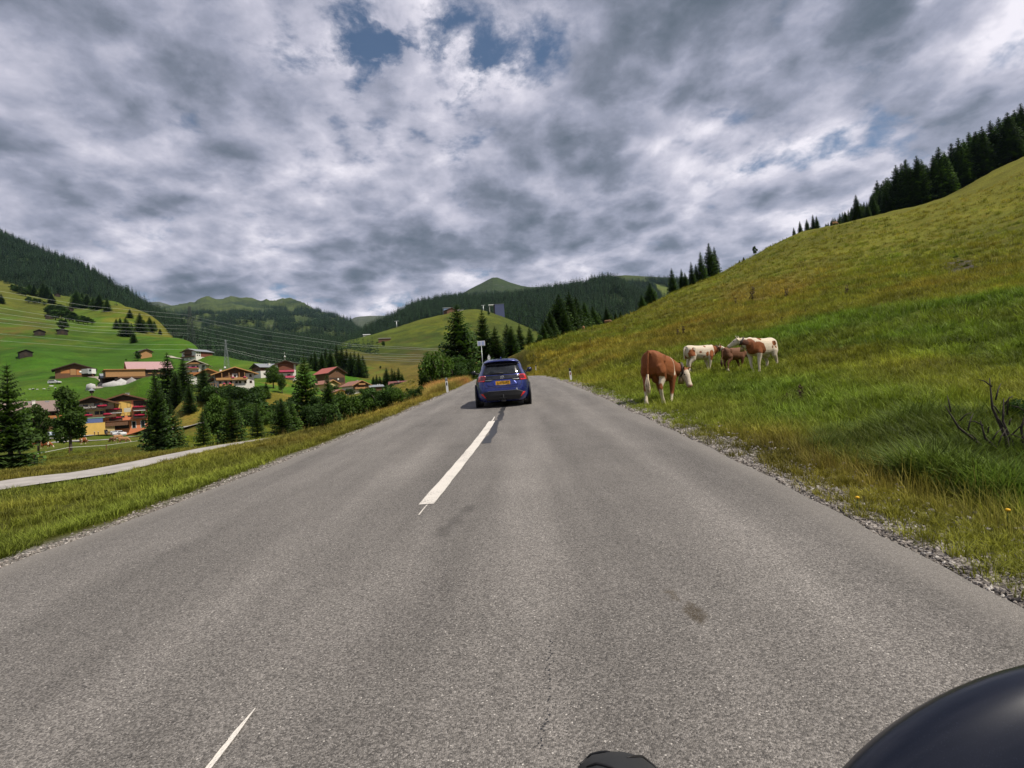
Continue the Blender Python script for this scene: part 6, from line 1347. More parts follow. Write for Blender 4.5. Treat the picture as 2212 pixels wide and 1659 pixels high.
def lorry():
    p = at(189, 244, 811); R = empty("lorry", (p[0], p[1], P(189, 811, 244)[2]), -.1); tag(R, "white box lorry beside the low brown barn", "lorry")
    part(R, "box_body", M("lorry_box", (.5, .5, .48), rough=.6), (-3.6, -1.2, .9), (1.4, 1.2, 3.1)); part(R, "cab", WPL, (1.5, -1.15, .6), (3.4, 1.15, 2.9)); part(R, "side_window", CGL, (2.2, -1.18, 1.8), (3.2, 1.18, 2.6)); part(R, "chassis", MBLK, (-3.6, -1.0, .5), (3.3, 1.0, .88))
    for x in (-2.4, 2.4):
        for s_ in (-1, 1): w = MB(); w.lathe([(.2, -.14), (.45, -.13), (.45, .13), (.2, .14)], (0, 0, 0), 'Y', 18); w.build("wheel", TYRE, R, loc=(x, s_ * 1.0, .45))
    p = at(246, 229, 815); R = empty("loader", (p[0], p[1], P(246, 815, 229)[2]), .1); ORP = M("orange_machine_paint", (.62, .12, .03), rough=.4, var=.08)
    tag(R, "orange farm loader standing left of the pink-roofed farm's loft", "vehicle"); part(R, "cab", ORP, (-1.4, -1, 1.2), (.7, 1, 2.0)); part(R, "bonnet", ORP, (.72, -.8, 1.2), (2.4, .8, 2.4)); part(R, "roof", ORP, (-1.5, -1.1, 2.9), (1.4, 1.1, 3.1)); part(R, "cab_window", CGL, (-1.3, -.96, 2.01), (.6, .96, 2.88))
    for x in (-.9, 1.7):
        for s_ in (-1, 1): w = MB(); w.lathe([(.2, -.2), (.62, -.18), (.62, .18), (.2, .2)], (0, 0, 0), 'Y', 18); w.build("wheel", TYRE, R, loc=(x, s_ * .95, .6))
lorry()
# ------------------------------------------------------------------ cattle
def coat_material():
    m = bpy.data.materials.new("cow_coat"); m.use_nodes = True; t = m.node_tree; t.nodes.clear(); T = NT(t)
    c = T.n('ShaderNodeAttribute', attribute_name='coat').outputs['Color']; pos = T.n('ShaderNodeTexCoord').outputs['Object']
    n = T.noise(T.vmath('MULTIPLY', pos, (9, 30, 12)), 3.0, 5.0, .7).outputs[0]; f = T.mapr(n, .3, .7, .78, 1.2, False)
    c = T.mix(1.0, c, T.n('ShaderNodeCombineColor', {0: f, 1: f, 2: f}).outputs[0], 'MULTIPLY')
    bp = T.n('ShaderNodeBump', {'Strength': .35, 'Distance': .01, 'Height': n})
    T.n('ShaderNodeOutputMaterial', {'Surface': T.n('ShaderNodeBsdfPrincipled', {'Base Color': c, 'Roughness': .72, 'Specular IOR Level': .3, 'Normal': bp.outputs[0]})}); return m
M_COAT = coat_material()
BRN = np.array([.21, .066, .019]); DBR = np.array([.10, .036, .016]); WHT = np.array([.60, .51, .39]); PNK = np.array([.45, .24, .18]); TAN = np.array([.36, .19, .085]); HOOF = np.array([.04, .03, .025])
def ell(c, u, v, a, b, n=14):
    return [tuple(np.array(c) + np.array(u) * a * math.cos(t) + np.array(v) * b * math.sin(t)) for t in [6.2832 * k / n for k in range(n)]]
def limb(b, pts_, rad, flat=1.0, n=12):
    P_ = [Vector(p) for p in pts_]; rings = []
    for i, p in enumerate(P_):
        t = (P_[min(i + 1, len(P_) - 1)] - P_[max(i - 1, 0)]).normalized(); a = Vector((0, 1, 0)); a = (a - t * a.dot(t)).normalized(); c = t.cross(a)
        r = rad[i] if hasattr(rad[i], '__len__') else (rad[i] * flat, rad[i])
        rings.append(ell(p, a, c, r[0], r[1], n))
    b.loft(rings)
def cow_mesh(name, neck, poll, muz, legs, tail, scale=1.0, horns=True, ear_droop=.0, lean=0.0):
    """neck: point mid neck; poll, muz: ends of the head; legs: hock/knee and hoof offsets (front l, r, hind l, r); tail: list of points. x forward, y left"""
    b = MB()
    body = [(-.93, 1.16, .08, .12), (-.90, 1.14, .19, .22), (-.80, 1.09, .26, .29), (-.62, 1.08, .28, .325), (-.38, 1.04, .29, .335), (-.1, 1.01, .325, .355), (.2, 1.01, .31, .36), (.42, 1.04, .265, .35), (.60, 1.06, .23, .32), (.74, 1.04, .17, .27), (.80, 1.04, .09, .15)]
    b.loft([[(x, ry * math.copysign(abs(math.cos(t)) ** .85, math.cos(t)), z + rz * math.copysign(abs(math.sin(t)) ** .85, math.sin(t))) for t in [6.2832 * k / 20 for k in range(20)]] for x, z, ry, rz in body])
    limb(b, [(-.45, 0, 1.30), (-.74, 0, 1.33), (-.90, 0, 1.27)], [(.10, .07), (.16, .08), (.06, .05)])          # hip line and tail head
    for s_ in (-1, 1): limb(b, [(-.55, s_ * .12, 1.27), (-.58, s_ * .24, 1.22), (-.62, s_ * .25, 1.10)], [.09, .085, .06])   # hook bones
    limb(b, [(.35, 0, 1.30), (.55, 0, 1.31), (.75, 0, 1.24)], [(.08, .06), (.10, .07), (.06, .05)])                # withers
    pn = Vector(neck); pp = Vector(poll); pm = Vector(muz)
    limb(b, [(.50, 0, 1.08), (.70, pn.y * .4, (pn.z + 1.12) / 2 + .03), pn, pn.lerp(pp, .75), pp], [(.20, .29), (.17, .25), (.14, .20), (.115, .16), (.10, .125)])
    limb(b, [(.62, 0, .88), pn + Vector((0, 0, -.18)), pn.lerp(pp, .7) + Vector((0, 0, -.12))], [(.06, .09), (.035, .06), (.03, .04)])  # dewlap
    hd = (pm - pp); L = hd.length; h = hd.normalized(); sd = Vector((0, 1, 0)); sd = (Vector((-h.y, h.x, 0))); sd = sd.normalized() if sd.length > 1e-3 else Vector((0, 1, 0)); up = h.cross(sd) * -1
    if up.z < 0 and abs(up.z) > .2: up = -up
    rings = []
    for q, w_, v_ in ((-.10, .06, .06), (.0, .115, .115), (.18, .125, .135), (.38, .112, .128), (.58, .085, .10), (.78, .078, .082), (.93, .088, .080), (1.0, .07, .06), (1.03, .03, .03)):
        rings.append(ell(pp + h * L * q, sd, up, w_, v_, 14))
    b.loft(rings)
    for s_ in (-1, 1):                                                                                         # ears
        e0 = pp + h * .03 * L + sd * s_ * .09; e1 = e0 + sd * s_ * .10 + up * (.03 - ear_droop) - h * .04; e2 = e0 + sd * s_ * .21 + up * (.02 - ear_droop * 1.4) - h * .05
        rr = [ell(e0, up, h, .035, .025, 10), ell(e1, up, h, .062, .022, 10), ell(e2, up, h, .02, .016, 10)]; b.loft(rr)
        if horns: b.tube([pp + sd * s_ * .07 + up * .07, pp + sd * s_ * .13 + up * .14, pp + sd * s_ * .14 + up * .22], [.026, .022, .014], 8)
    fl, fr, hl, hr = legs
    for s_, (kx, hx) in ((1, fl), (-1, fr)):
        limb(b, [(.40, s_ * .17, 1.02), (.42, s_ * .20, .80), (.41 + kx * .4, s_ * .185, .62), (.43 + kx, s_ * .165, .40), (.43 + kx * .7 + hx * .4, s_ * .16, .24), (.42 + hx, s_ * .16, .12), (.45 + hx, s_ * .16, .05), (.47 + hx, s_ * .16, .0)], [(.10, .17), (.105, .145), (.075, .10), (.052, .060), (.038, .044), (.047, .052), (.055, .062), (.06, .07)])
    for s_, (kx, hx) in ((1, hl), (-1, hr)):
        limb(b, [(-.70, s_ * .15, 1.04), (-.64, s_ * .20, .86), (-.60 + kx * .5, s_ * .20, .70), (-.74 + kx, s_ * .175, .52), (-.77 + kx, s_ * .17, .44), (-.72 + kx * .5 + hx * .5, s_ * .165, .25), (-.70 + hx, s_ * .165, .13), (-.67 + hx, s_ * .165, .05), (-.65 + hx, s_ * .165, .0)], [(.13, .22), (.12, .20), (.09, .14), (.054, .075), (.052, .068), (.038, .046), (.046, .052), (.055, .062), (.06, .07)])
    b.tube([(x, y, z) for x, y, z in tail], np.interp(np.linspace(0, 1, len(tail)), [0, 1], [.045, .022]), 8)
    limb(b, [(-.30, 0, .78), (-.46, 0, .69), (-.58, 0, .78)], [.09, .11, .07])                                   # udder
    me = b.mesh(name + "_raw", None); o = link("cow_raw", me)
    r = o.modifiers.new("r", 'REMESH'); r.mode = 'VOXEL'; r.voxel_size = .019; s_ = o.modifiers.new("s", 'CORRECTIVE_SMOOTH' if False else 'SMOOTH'); s_.iterations = 5; s_.factor = .5
    bpy.context.view_layer.update(); out = bpy.data.meshes.new_from_object(o.evaluated_get(bpy.context.evaluated_depsgraph_get())); bpy.data.objects.remove(o)
    out.name = name; out.materials.clear(); out.materials.append(M_COAT)
    out.polygons.foreach_set("use_smooth", np.ones(len(out.polygons), bool))
    fr_ = dict(pp=pp, pm=pm, h=h, sd=sd, up=up, L=L, pn=pn)
    return out, fr_
def paint(me, fr_, base, patches, legwhite=.36, facewhite=True, seed=0, face_from=.12):
    """patches: (centre, radii, colour) ellipsoids; edges broken with noise"""
    n = len(me.vertices); co = np.empty(n * 3, np.float32); me.vertices.foreach_get("co", co); co = co.reshape(-1, 3)
    w = fbm(co[:, 0] + seed + co[:, 1] * 1.7, co[:, 2] + co[:, 1] * .6, 5.0, 3)
    C = np.tile(base, (n, 1))
    for c, rad, colr in patches:
        d = np.sqrt((((co - np.array(c)) / np.array(rad)) ** 2).sum(1)); k = sstep(1.06, .96, d + w * .42)[:, None]; C = C * (1 - k) + np.array(colr) * k
    if legwhite: k = sstep(legwhite + .03, legwhite - .05, co[:, 2] + w * .12)[:, None]; C = C * (1 - k) + WHT * k
    q = (co - np.array(fr_['pp'])) @ np.array(fr_['h']) / fr_['L']; dist = np.linalg.norm(co - np.array(fr_['pp']) - np.outer(np.clip(q, 0, 1) * fr_['L'], np.array(fr_['h'])), axis=1)
    if facewhite: k = (sstep(face_from, face_from + .14, q + w * .12) * (dist < .17))[:, None]; C = C * (1 - k) + WHT * k
    k = (sstep(.90, .97, q) * (dist < .13))[:, None]; C = C * (1 - k) + PNK * k
    k = sstep(.075, .045, co[:, 2])[:, None]; C = C * (1 - k) + HOOF * k
    at_ = me.attributes.new('coat', 'FLOAT_COLOR', 'POINT'); b = np.ones((n, 4), np.float32); b[:, :3] = C; at_.data.foreach_set("color", b.ravel())
EYE = M("cow_eye", (.01, .008, .007), rough=.1, var=0, coat=.5); COLLAR = M("leather_collar", (.035, .018, .012), rough=.7, var=.2); BELL = M("bell_bronze", (.30, .22, .10), rough=.45, metal=.7, var=.15)
HAIRW = M("pale_tail_hair", (.55, .44, .30), rough=.8, var=.3, vscale=20, streak=(6, 6, 1)); HAIRB = M("brown_tail_hair", (.07, .03, .016), rough=.8, var=.3, vscale=20)
def cow(label, me, fr_, loc, az, pitch=0.0, roll=0.0, s=1.0, tail_end=None, hair=HAIRW, collar=True, bell=False, group=None, lod=False):
    R = empty("cow", loc, scale=s); R.rotation_mode = 'ZYX' if False else 'XYZ'
    R.rotation_euler = (roll, pitch, math.pi / 2 - az); tag(R, label, "cow", group)
    link("body", me, R)
    if lod: return R
    for s_ in (-1, 1):
        b = MB(); b.lathe([(.004, -.018), (.016, -.01), (.018, 0), (.016, .01), (.004, .018)], (0, 0, 0), seg=10); p = fr_['pp'] + fr_['h'] * fr_['L'] * .34 + fr_['sd'] * s_ * .108 + fr_['up'] * .055
        b.build("eye", EYE, R, loc=p)
    if tail_end is not None:
        r = random.Random(3); b = MB()
        for k in range(16):
            p = Vector(tail_end); q = p + Vector((r.uniform(-.05, .03), r.uniform(-.045, .045), -r.uniform(.22, .42))); b.tube([p + Vector((r.uniform(-.02, .02), r.uniform(-.02, .02), .12)), p.lerp(q, .5) + Vector((r.uniform(-.04, .04), r.uniform(-.05, .05), 0)), q], [.012, .020, .004], 5)
        b.build("tail_tuft", hair, R)
    if collar:
        c = fr_['pn'].lerp(fr_['pp'], .62); ax = (fr_['pp'] - fr_['pn']).normalized(); a = Vector((0, 1, 0)); a = (a - ax * a.dot(ax)).normalized(); d = ax.cross(a)
        b = MB(); b.loft([ell(c + ax * o_, a, d, .150, .205, 20) for o_ in (-.03, .03)], cap=False); co_ = b.build("collar", COLLAR, R)
        if bell:
            b = MB(); b.lathe([(.085, -.2), (.07, -.08), (.05, 0), (.01, .02)], (0, 0, 0), seg=14); b.build("bell", BELL, co_, loc=c - Vector((0, 0, .20)))
    return R
def at_q(qx, qy):
    p = pick(qx, qy); return p, math.atan2(p[0], p[1])
T_DOWN = [(-.93, 0, 1.27), (-1.0, 0, 1.18), (-1.01, .01, .95), (-1.0, .02, .70)]
# 1 big brown cow walking away along the verge, head low and turned right
m1, f1 = cow_mesh("brown_cow", (.82, -.19, 1.04), (.97, -.35, 1.02), (.90, -.53, .53), [(.12, .28), (-.04, -.16), (-.04, -.14), (.08, .20)], [(-.91, 0, 1.30), (-1.0, 0, 1.36), (-1.03, .02, 1.15), (-1.01, .04, .90), (-.99, .05, .62)], ear_droop=.02)
paint(m1, f1, BRN, [((.33, -.28, 1.12), (.07, .16, .26), WHT), ((-.62, -.20, .62), (.12, .08, .18), WHT), ((-.62, .2, .60), (.12, .08, .18), WHT), ((-.1, 0, .55), (.5, .22, .12), DBR)], .40, True, 1, .05)
p, va = at_q(1436, 868)
p = at(1436, 14.2)
cow("big brown cow seen from behind on the verge, head turned right", m1, f1, (p[0] + .02, p[1] + .45, p[2] - .05), va + R_(15), pitch=R_(4), s=1.10, tail_end=(-.99, .05, .66), collar=True, bell=True)
# 2 white cow with brown speckles, side on, facing right
m2, f2 = cow_mesh("speckled_cow", (.90, 0, 1.12), (1.10, -.05, 1.22), (1.46, -.30, 1.02), [(.05, .06), (-.05, -.10), (.04, .20), (-.08, -.22)], T_DOWN)
paint(m2, f2, WHT, [((-.72, -.2, .98), (.20, .22, .24), BRN * 1.2), ((-.70, .2, .98), (.2, .2, .3), BRN), ((.45, -.22, .86), (.16, .16, .30), BRN * 1.3), ((.80, 0, 1.10), (.22, .3, .32), BRN), ((1.05, 0, 1.25), (.12, .3, .16), BRN), ((-.25, -.32, 1.02), (.07, .2, .05), BRN), ((.15, -.34, .92), (.10, .2, .14), BRN * 1.4), ((.08, -.2, 1.30), (.06, .2, .05), BRN), ((-.05, -.34, .78), (.1, .2, .05), BRN * 1.4)], 0, True, 5, .1)
p, va = at_q(1517, 804)
cow("white cow with brown speckled flank walking right, second from the road", m2, f2, (p[0], p[1], p[2] - .03), va + R_(50), s=1.0, tail_end=None)
# 3 small brown calf
m3, f3 = cow_mesh("calf", (.86, .02, 1.0), (1.08, .05, 1.02), (1.40, .1, .76), [(.08, .14), (-.06, -.12), (.05, .16), (-.06, -.16)], [(-.91, 0, 1.25), (-1.0, 0, 1.18), (-1.04, 0, .92), (-1.14, .0, .62)], horns=False)
paint(m3, f3, np.array([.15, .065, .032]), [((0, 0, .6), (.6, .3, .15), DBR)], .20, False, 9)
p = at(1592, 24.2); va = math.atan2(p[0], p[1])
cow("small dark brown calf half hidden behind the pied cow turning its head", m3, f3, (p[0], p[1], p[2] - .03), va + R_(38), s=.82, tail_end=(-1.14, 0, .66), hair=HAIRB, collar=False)
# 4 white cow with brown shoulder, facing left
m4, f4 = cow_mesh("pied_cow", (.84, -.10, 1.20), (.96, -.26, 1.32), (1.06, -.70, 1.10), [(.02, .02), (.02, -.06), (-.04, -.14), (.05, .10)], T_DOWN)
paint(m4, f4, WHT, [((.50, .28, 1.02), (.30, .25, .24), BRN), ((.68, .12, .95), (.26, .25, .22), BRN), ((.75, 0, 1.18), (.2, .24, .2), BRN), ((.30, .3, .88), (.16, .2, .16), BRN), ((.32, .1, 1.32), (.14, .2, .08), BRN), ((-.52, .28, 1.14), (.12, .12, .09), BRN), ((-.38, .32, 1.0), (.06, .12, .06), BRN), ((-.62, .26, 1.0), (.05, .12, .05), BRN), ((-.30, .32, .76), (.06, .1, .05), BRN), ((.92, -.12, 1.22), (.13, .2, .12), DBR)], 0, True, 13, -.1)
p = at(1646, 21.6); va = math.atan2(p[0], p[1])
cow("white cow with brown shoulder and flank spots turning its head left", m4, f4, (p[0] + .1, p[1] + .1, p[2] - .02), va + R_(180 + 30), s=1.08, tail_end=None, bell=True)
# grazing cattle far off
m5, f5 = cow_mesh("grazing_cow", (.92, 0, .82), (1.08, 0, .62), (1.30, .02, .20), [(.05, .08), (-.04, -.10), (.03, .06), (-.04, -.12)], T_DOWN)
paint(m5, f5, BRN * 1.25, [((.5, .25, 1.1), (.14, .2, .3), WHT), ((.5, -.25, 1.1), (.14, .2, .3), WHT), ((-.8, 0, .9), (.12, .3, .4), WHT)], .35, True, 17, .05)
m6 = m5.copy(); m6.attributes.remove(m6.attributes['coat']); paint(m6, f5, TAN, [((0, 0, .6), (.6, .3, .15), WHT * .8)], .30, True, 21, .3)
m7 = m5.copy(); m7.attributes.remove(m7.attributes['coat']); paint(m7, f5, np.array([.24, .13, .065]), [], .30, False, 25)
for lb, mm, qx, d, az, s_, g in [("brown and white cow grazing to the right in the field below the hotel", m5, 100, 104, R_(80), 1.05, "cows grazing in the field"), ("brown cow grazing behind the slender ash tree's trunk", m5, 82, 110, R_(60), 1.05, "cows grazing in the field"), ("brown cow seen from behind alone in the field right of the tall ash", m5, 181, 114, R_(-8), 1.1, "cows grazing in the field"),
                             ("brown cow at the left of the huddled three below the parked cars", m7, 244, 121, R_(-70), 1.1, "cows grazing in the field"), ("tan cow in the middle of the huddled three below the parked cars", m6, 256, 126, R_(20), 1.1, "cows grazing in the field"), ("pale tan cow at the right of the huddled three below the parked cars", m6, 268, 121, R_(75), 1.15, "cows grazing in the field"),
                             ("orange-brown cow on the skyline of the right meadow before the dark stand", m7, 1314, 168, R_(120), 1.3, "cows on the ridge"), ("pale cow lower on the skyline, left of the orange-brown one", m6, 1260, 131, R_(10), 1.0, "cows on the ridge"), ("pale cow high on the ridge right of the clump of five spruces", m6, 1804, 236, R_(100), 1.2, "cows on the ridge")]:
    p = at(qx, d, 702 if 'skyline' in lb else 489 if 'ridge' in lb else 965); R = cow(lb, mm, f5, (p[0], p[1], p[2] - .02), az, s=s_, group=g, lod=True)
# ------------------------------------------------------------------ road markings where the photograph shows them
u0, ya = ypick(920, 1090); u1, yb = ypick(1063, 910)
marking("centre_line_dash", ya, yb, .075, (u0 + u1) / 2 + .0)
ur, yr = ypick(905, 1113); marking("paint_run", yr, ya - .02, .008, ur, wob=.012)
u2, y2 = ypick(555, 1532); u3, y3 = ypick(455, 1655); marking("paint_run", y3 - .5, y2, .011, (u2 + u3) / 2, wob=.016, taper=True)
u4, y4 = ypick(1066, 903); marking("paint_run", yb + .02, y4 + .25, .014, u1 - .0, wob=.006)
u5, y5 = ypick(1047, 958); u6, y6 = ypick(1089, 878)
def seal():
    ys = np.linspace(y5, y6 + 2.0, 70); Ux = np.interp(ys, [y5, y6, y6 + 2], [u5, u6, u6 + .1]) + fbm(ys, ys * 0, .9, 3) * .10
    w = .05 + .03 * vnoise(ys * 3, ys * 0 + 5); V = []
    for y, u, ww in zip(ys, Ux, w):
        for q in (-1, 1): x = road_cx(y) + u + q * ww; V.append((x, y, road_z(y) + .004))
    Q = [(2 * i, 2 * i + 1, 2 * i + 3, 2 * i + 2) for i in range(len(ys) - 1)]
    tag(link("tar_seam", np_mesh("tar_seam", np.array(V), quads=np.array(Q), mats=[M_TAR], smooth=True)), kind='structure')
seal()
for k, (qa, qb) in enumerate([((1170, 1620), (1186, 1500)), ((1186, 1490), (1192, 1380))]):
    (ua, yaa), (ub, ybb) = ypick(*qa), ypick(*qb); n = 26; ys = np.linspace(yaa, ybb, n); r = np.random.default_rng(k); V = []; Q = []
    for i in range(0, n - 1, 1):
        if r.random() < .45: continue
        uu = np.interp(ys[i], [yaa, ybb], [ua, ub]) + r.normal(0, .008); L = (ys[1] - ys[0]) * r.uniform(.4, .8); b = len(V); w = r.uniform(.002, .005)
        for q, yy in ((-w, ys[i]), (w, ys[i] + L * .1), (w, ys[i] + L), (-w, ys[i] + L * .9)): V.append((road_cx(yy) + uu + q, yy, road_z(yy) + .004))
        Q.append((b, b + 1, b + 2, b + 3))
    tag(link("crack", np_mesh("crack", np.array(V), quads=np.array(Q), mats=[M_TAR])), kind='structure')

# ------------------------------------------------------------------ marker posts and signs
def marker(label, qx, qb, qt, black=True, right=True, lean=0.0):
    p = pick(qx, qb); d = float((p - CAM) @ FWD); h = (qb - qt) * d / F; s = h / 1.0
    R = empty("marker_post", (p[0], p[1], p[2] - .03), scale=s); R.rotation_euler = (0, lean, 0); R.scale = (s * 1.4, s * 1.3, s); tag(R, label, "marker post", "white marker posts along the road")
    b = MB(); b.loft([[(x * w, y * w, z) for x, y in ((-.06, -.035), (.06, -.035), (.035, .05), (-.035, .05))] for z, w in ((-.3, 1), (.80, .95))], smooth=False); b.build("post", WPL, R)
    b = MB(); b.loft([[(x * w, y * w, z + (y + .035) * .5 * (z > .9)) for x, y in ((-.06, -.035), (.06, -.035), (.035, .05), (-.035, .05))] for z, w in ((.802, 1.0), (1.0, .95))], smooth=False); b.build("cap", BLK if black else M("grey_plastic", (.18, .18, .18), rough=.5), R)
    rf = MB(); rf.bb((-.026, -.0405, .52 if right else .5), (.026, -.0345, .72)); rf.build("reflector", M("dark_red_reflector", (.20, .012, .012), rough=.25) if right else BLK, R)
    return R
marker("white marker post with black top and red reflector nearest on the right verge", 1234, 823, 795, True, True, R_(-3))
marker("small white marker post farther up the right verge just past the car's mirror", 1158, 803, 788.5, True, True)
marker("white marker post with a grey cap on the left verge before the round bush", 967, 847, 816, False, False, R_(-2))
def panel_sign():
    d = 78.0; p = at(1039.5, d, 742); ztop = P(1039.5, 736.5, d)[2]; h = ztop - p[2]; R = empty("panel_sign", (p[0], p[1], p[2]), R_(-3)); tag(R, "white-framed panel sign with two pale blue fields on a tall thin pole", "sign")
    b = MB(); b.tube([(0, 0, -.3), (0, 0, h - .72)], .045, 10); b.build("pole", METAL, R)
    W_, H_ = 1.16, .74; z = h - .37
    fr = MB(); fr.bb((-W_ / 2, -.05, z - H_ / 2), (W_ / 2, -.01, z + H_ / 2)); f = fr.build("frame", WPL, R)
    PB = M("pale_blue_panel", (.42, .47, .70), rough=.35, var=.12, vscale=7)
    for x in (-.27, .27): part(f, "panel", PB, (x - .21, -.062, z - .30), (x + .21, -.052, z + .30))
    for x0, n in ((-.27, 5), (.27, 5)):
        for k in range(n): part(f, "print_line", M("grey_blue_print", (.25, .29, .48)), (x0 - .14, -.066, z - .22 + k * .1), (x0 + .14 - .06 * (k % 2), -.0625, z - .20 + k * .1))
panel_sign()
def tri_sign():
    d = 96.0; p = at(1056, d, 770); zt = P(1055.5, 766, d)[2]; R = empty("warning_sign", (p[0], p[1], p[2])); tag(R, "triangular road sign with a small plate under it, above the car's roof", "sign"); h = zt - p[2]
    b = MB(); b.tube([(0, 0, -.3), (0, 0, h - .1)], .035, 8); b.build("pole", METAL, R)
    b = MB(); b.prism([(-.33, h - .62), (.33, h - .62), (.03, h), (-.03, h)], 1, -.06, -.04); t = b.build("triangle", M("pale_grey_sign_back", (.55, .55, .54), rough=.5), R)
    b = MB(); b.prism([(-.17, h - .55), (.17, h - .55), (0, h - .22)], 1, -.066, -.061); b.build("inner_field", WPL, t)
    part(R, "supplementary_plate", WPL, (-.25, -.06, h - .94), (.25, -.04, h - .66))
tri_sign()
# slim posts in the village and on the pasture
def lamp(label, qx, d, base, top, m=METAL, arm=0.0):
    p = at(qx, d, top); z = P(qx, base, d)[2]; h = P(qx, top, d)[2] - z; R = empty("lamp_post", (p[0], p[1], z)); tag(R, label, "lamp post"); b = MB(); b.tube([(0, 0, -2), (0, 0, h)], .07, 8); b.build("pole", m, R)
    b = MB(); b.box((-arm / 2, 0, h + .05), (max(.3, arm + .3), .25, .14)); b.build("lamp_head", m, R)
GPOLE = M("green_grey_pole", (.30, .36, .33), rough=.5)
lamp("slim grey-green pole before the hotel's green awning", 118, 128, 961, 903, GPOLE); lamp("slim lamp post on the yellow bank right of the spruce cluster", 518, 138, 909, 871, GPOLE, .8)
for i, (qx, by) in enumerate([(199, 946), (207, 945), (226, 944.5), (236, 946)]):
    p = at(qx, 146); R = empty("bollard", (p[0], p[1], p[2])); tag(R, f"{ORD[i]} low post from the left along the hotel car park's edge", "post", "posts along the car park"); part(R, "post", MDW, (-.08, -.08, -.3), (.08, .08, 1.0)); part(R, "cap", WPL, (-.09, -.09, 1.001), (.09, .09, 1.08))

def fence():
    q = [(-20, 1003, 58), (74, 991, 62), (150, 982, 66), (230, 973, 71), (310, 963, 77)]; pp = []
    R = None
    for a in q:
        p = at(a[0], a[2], a[1]); pp.append(p)
    R = empty("electric_fence", tuple(pp[0])); tag(R, "thin pale electric fence tape across the cow field left of the tall dark spruce", "fence"); b = MB()
    ln = [Vector(p - pp[0]) + Vector((0, 0, .85)) for p in pp]; b.tube(ln, .022, 5); b.build("tape", WPL, R)
    for p in pp: v = Vector(p - pp[0]); part(R, "fence_post", MDW, (v.x - .04, v.y - .04, v.z - .3), (v.x + .04, v.y + .04, v.z + .95))
    p = at(461, 158); R = empty("pergola", (p[0], p[1], P(461, 845, 158)[2])); tag(R, "small timber pergola on a stone base left of the big chalet's hedge", "pergola")
    for x in (-.8, 0, .8): part(R, "post", LTW, (x - .07, -.07, .5), (x + .07, .07, 2.3))
    part(R, "beam", LTW, (-1.1, -.09, 2.31), (1.1, .09, 2.45)); part(R, "stone_base", STONEW, (-1.4, -.6, -2), (1.4, .6, .49))
fence()
# ------------------------------------------------------------------ pylons and power lines
STEEL = M("pylon_steel", (.20, .225, .23), rough=.6, metal=.3, var=.1); WIRE = M("aluminium_wire", (.60, .62, .60), rough=.4, metal=.2, var=0)
def lattice(label, qx, d, base, top, wb, wt, arms, rad, name="pylon", STEEL=STEEL):
    p = at(qx, d, top); z = P(qx, base, d)[2]; h = P(qx, top, d)[2] - z; R = empty(name, (p[0], p[1], z), R_(8)); tag(R, label, "pylon")
    n = 9; zs = [h * (1 - (1 - i / n) ** 1.25) for i in range(n + 1)]; w = [wb + (wt - wb) * min(1, zz / (h * .92)) for zz in zs]
    for sx, sy in ((-1, -1), (1, -1), (1, 1), (-1, 1)):
        b = MB(); b.tube([(sx * (wb / 2 + .1), sy * (wb / 2 + .1), -4)] + [(sx * a / 2, sy * a / 2, c) for a, c in zip(w, zs)], rad, 5); b.build("leg", STEEL, R)
    b = MB()
    for i in range(n):
        a0, a1, z0, z1 = w[i] / 2, w[i + 1] / 2, zs[i], zs[i + 1]
        for (x0, y0), (x1, y1) in (((-1, -1), (1, -1)), ((1, -1), (1, 1)), ((1, 1), (-1, 1)), ((-1, 1), (-1, -1))):
            b.tube([(x0 * a0, y0 * a0, z0), (x1 * a1, y1 * a1, z1)], rad * .6, 4, False); b.tube([(x1 * a0, y1 * a0, z0), (x0 * a1, y0 * a1, z1)], rad * .6, 4, False)
            b.tube([(x0 * a1, y0 * a1, z1), (x1 * a1, y1 * a1, z1)], rad * .5, 4, False)
    b.build("bracing", STEEL, R); tips = []
    for zf, half in arms:
        b = MB(); zz = h * zf
        for s_ in (-1, 1): b.tube([(s_ * wt * .4, 0, zz + .9), (s_ * half, 0, zz)], rad * .8, 5); b.tube([(s_ * wt * .4, 0, zz - .3), (s_ * half, 0, zz)], rad * .8, 5)
        b.build("crossarm", STEEL, R); tips.append((zf, half))
    return R
lattice("tall dark lattice pylon on the spur at the end of the left pasture", 409, 455, 749, 662, 5.5, 1.6, [(.80, 4.5), (.56, 6.0), (.34, 4.5)], .16, STEEL=M("dark_green_steel", (.035, .045, .042), rough=.7, var=.1))
lattice("slim pale lattice mast rising behind the big chalet", 487, 262, 800, 735, 2.3, .4, [(.97, .5)], .065, "mast")
def wire(label, q, sag=0.0, r=.05, grp="power lines across the valley"):
    pts_ = [P(*k) for k in q]; out = []
    for a, b in zip(pts_[:-1], pts_[1:]):
        for i in range(14): t = i / 14; p = a * (1 - t) + b * t; out.append((p[0], p[1], p[2]))
    out.append(tuple(pts_[-1])); b = MB(); b.tube(out, r, 5); o = b.build("power_line", WIRE); tag(o, label, "power line", grp)
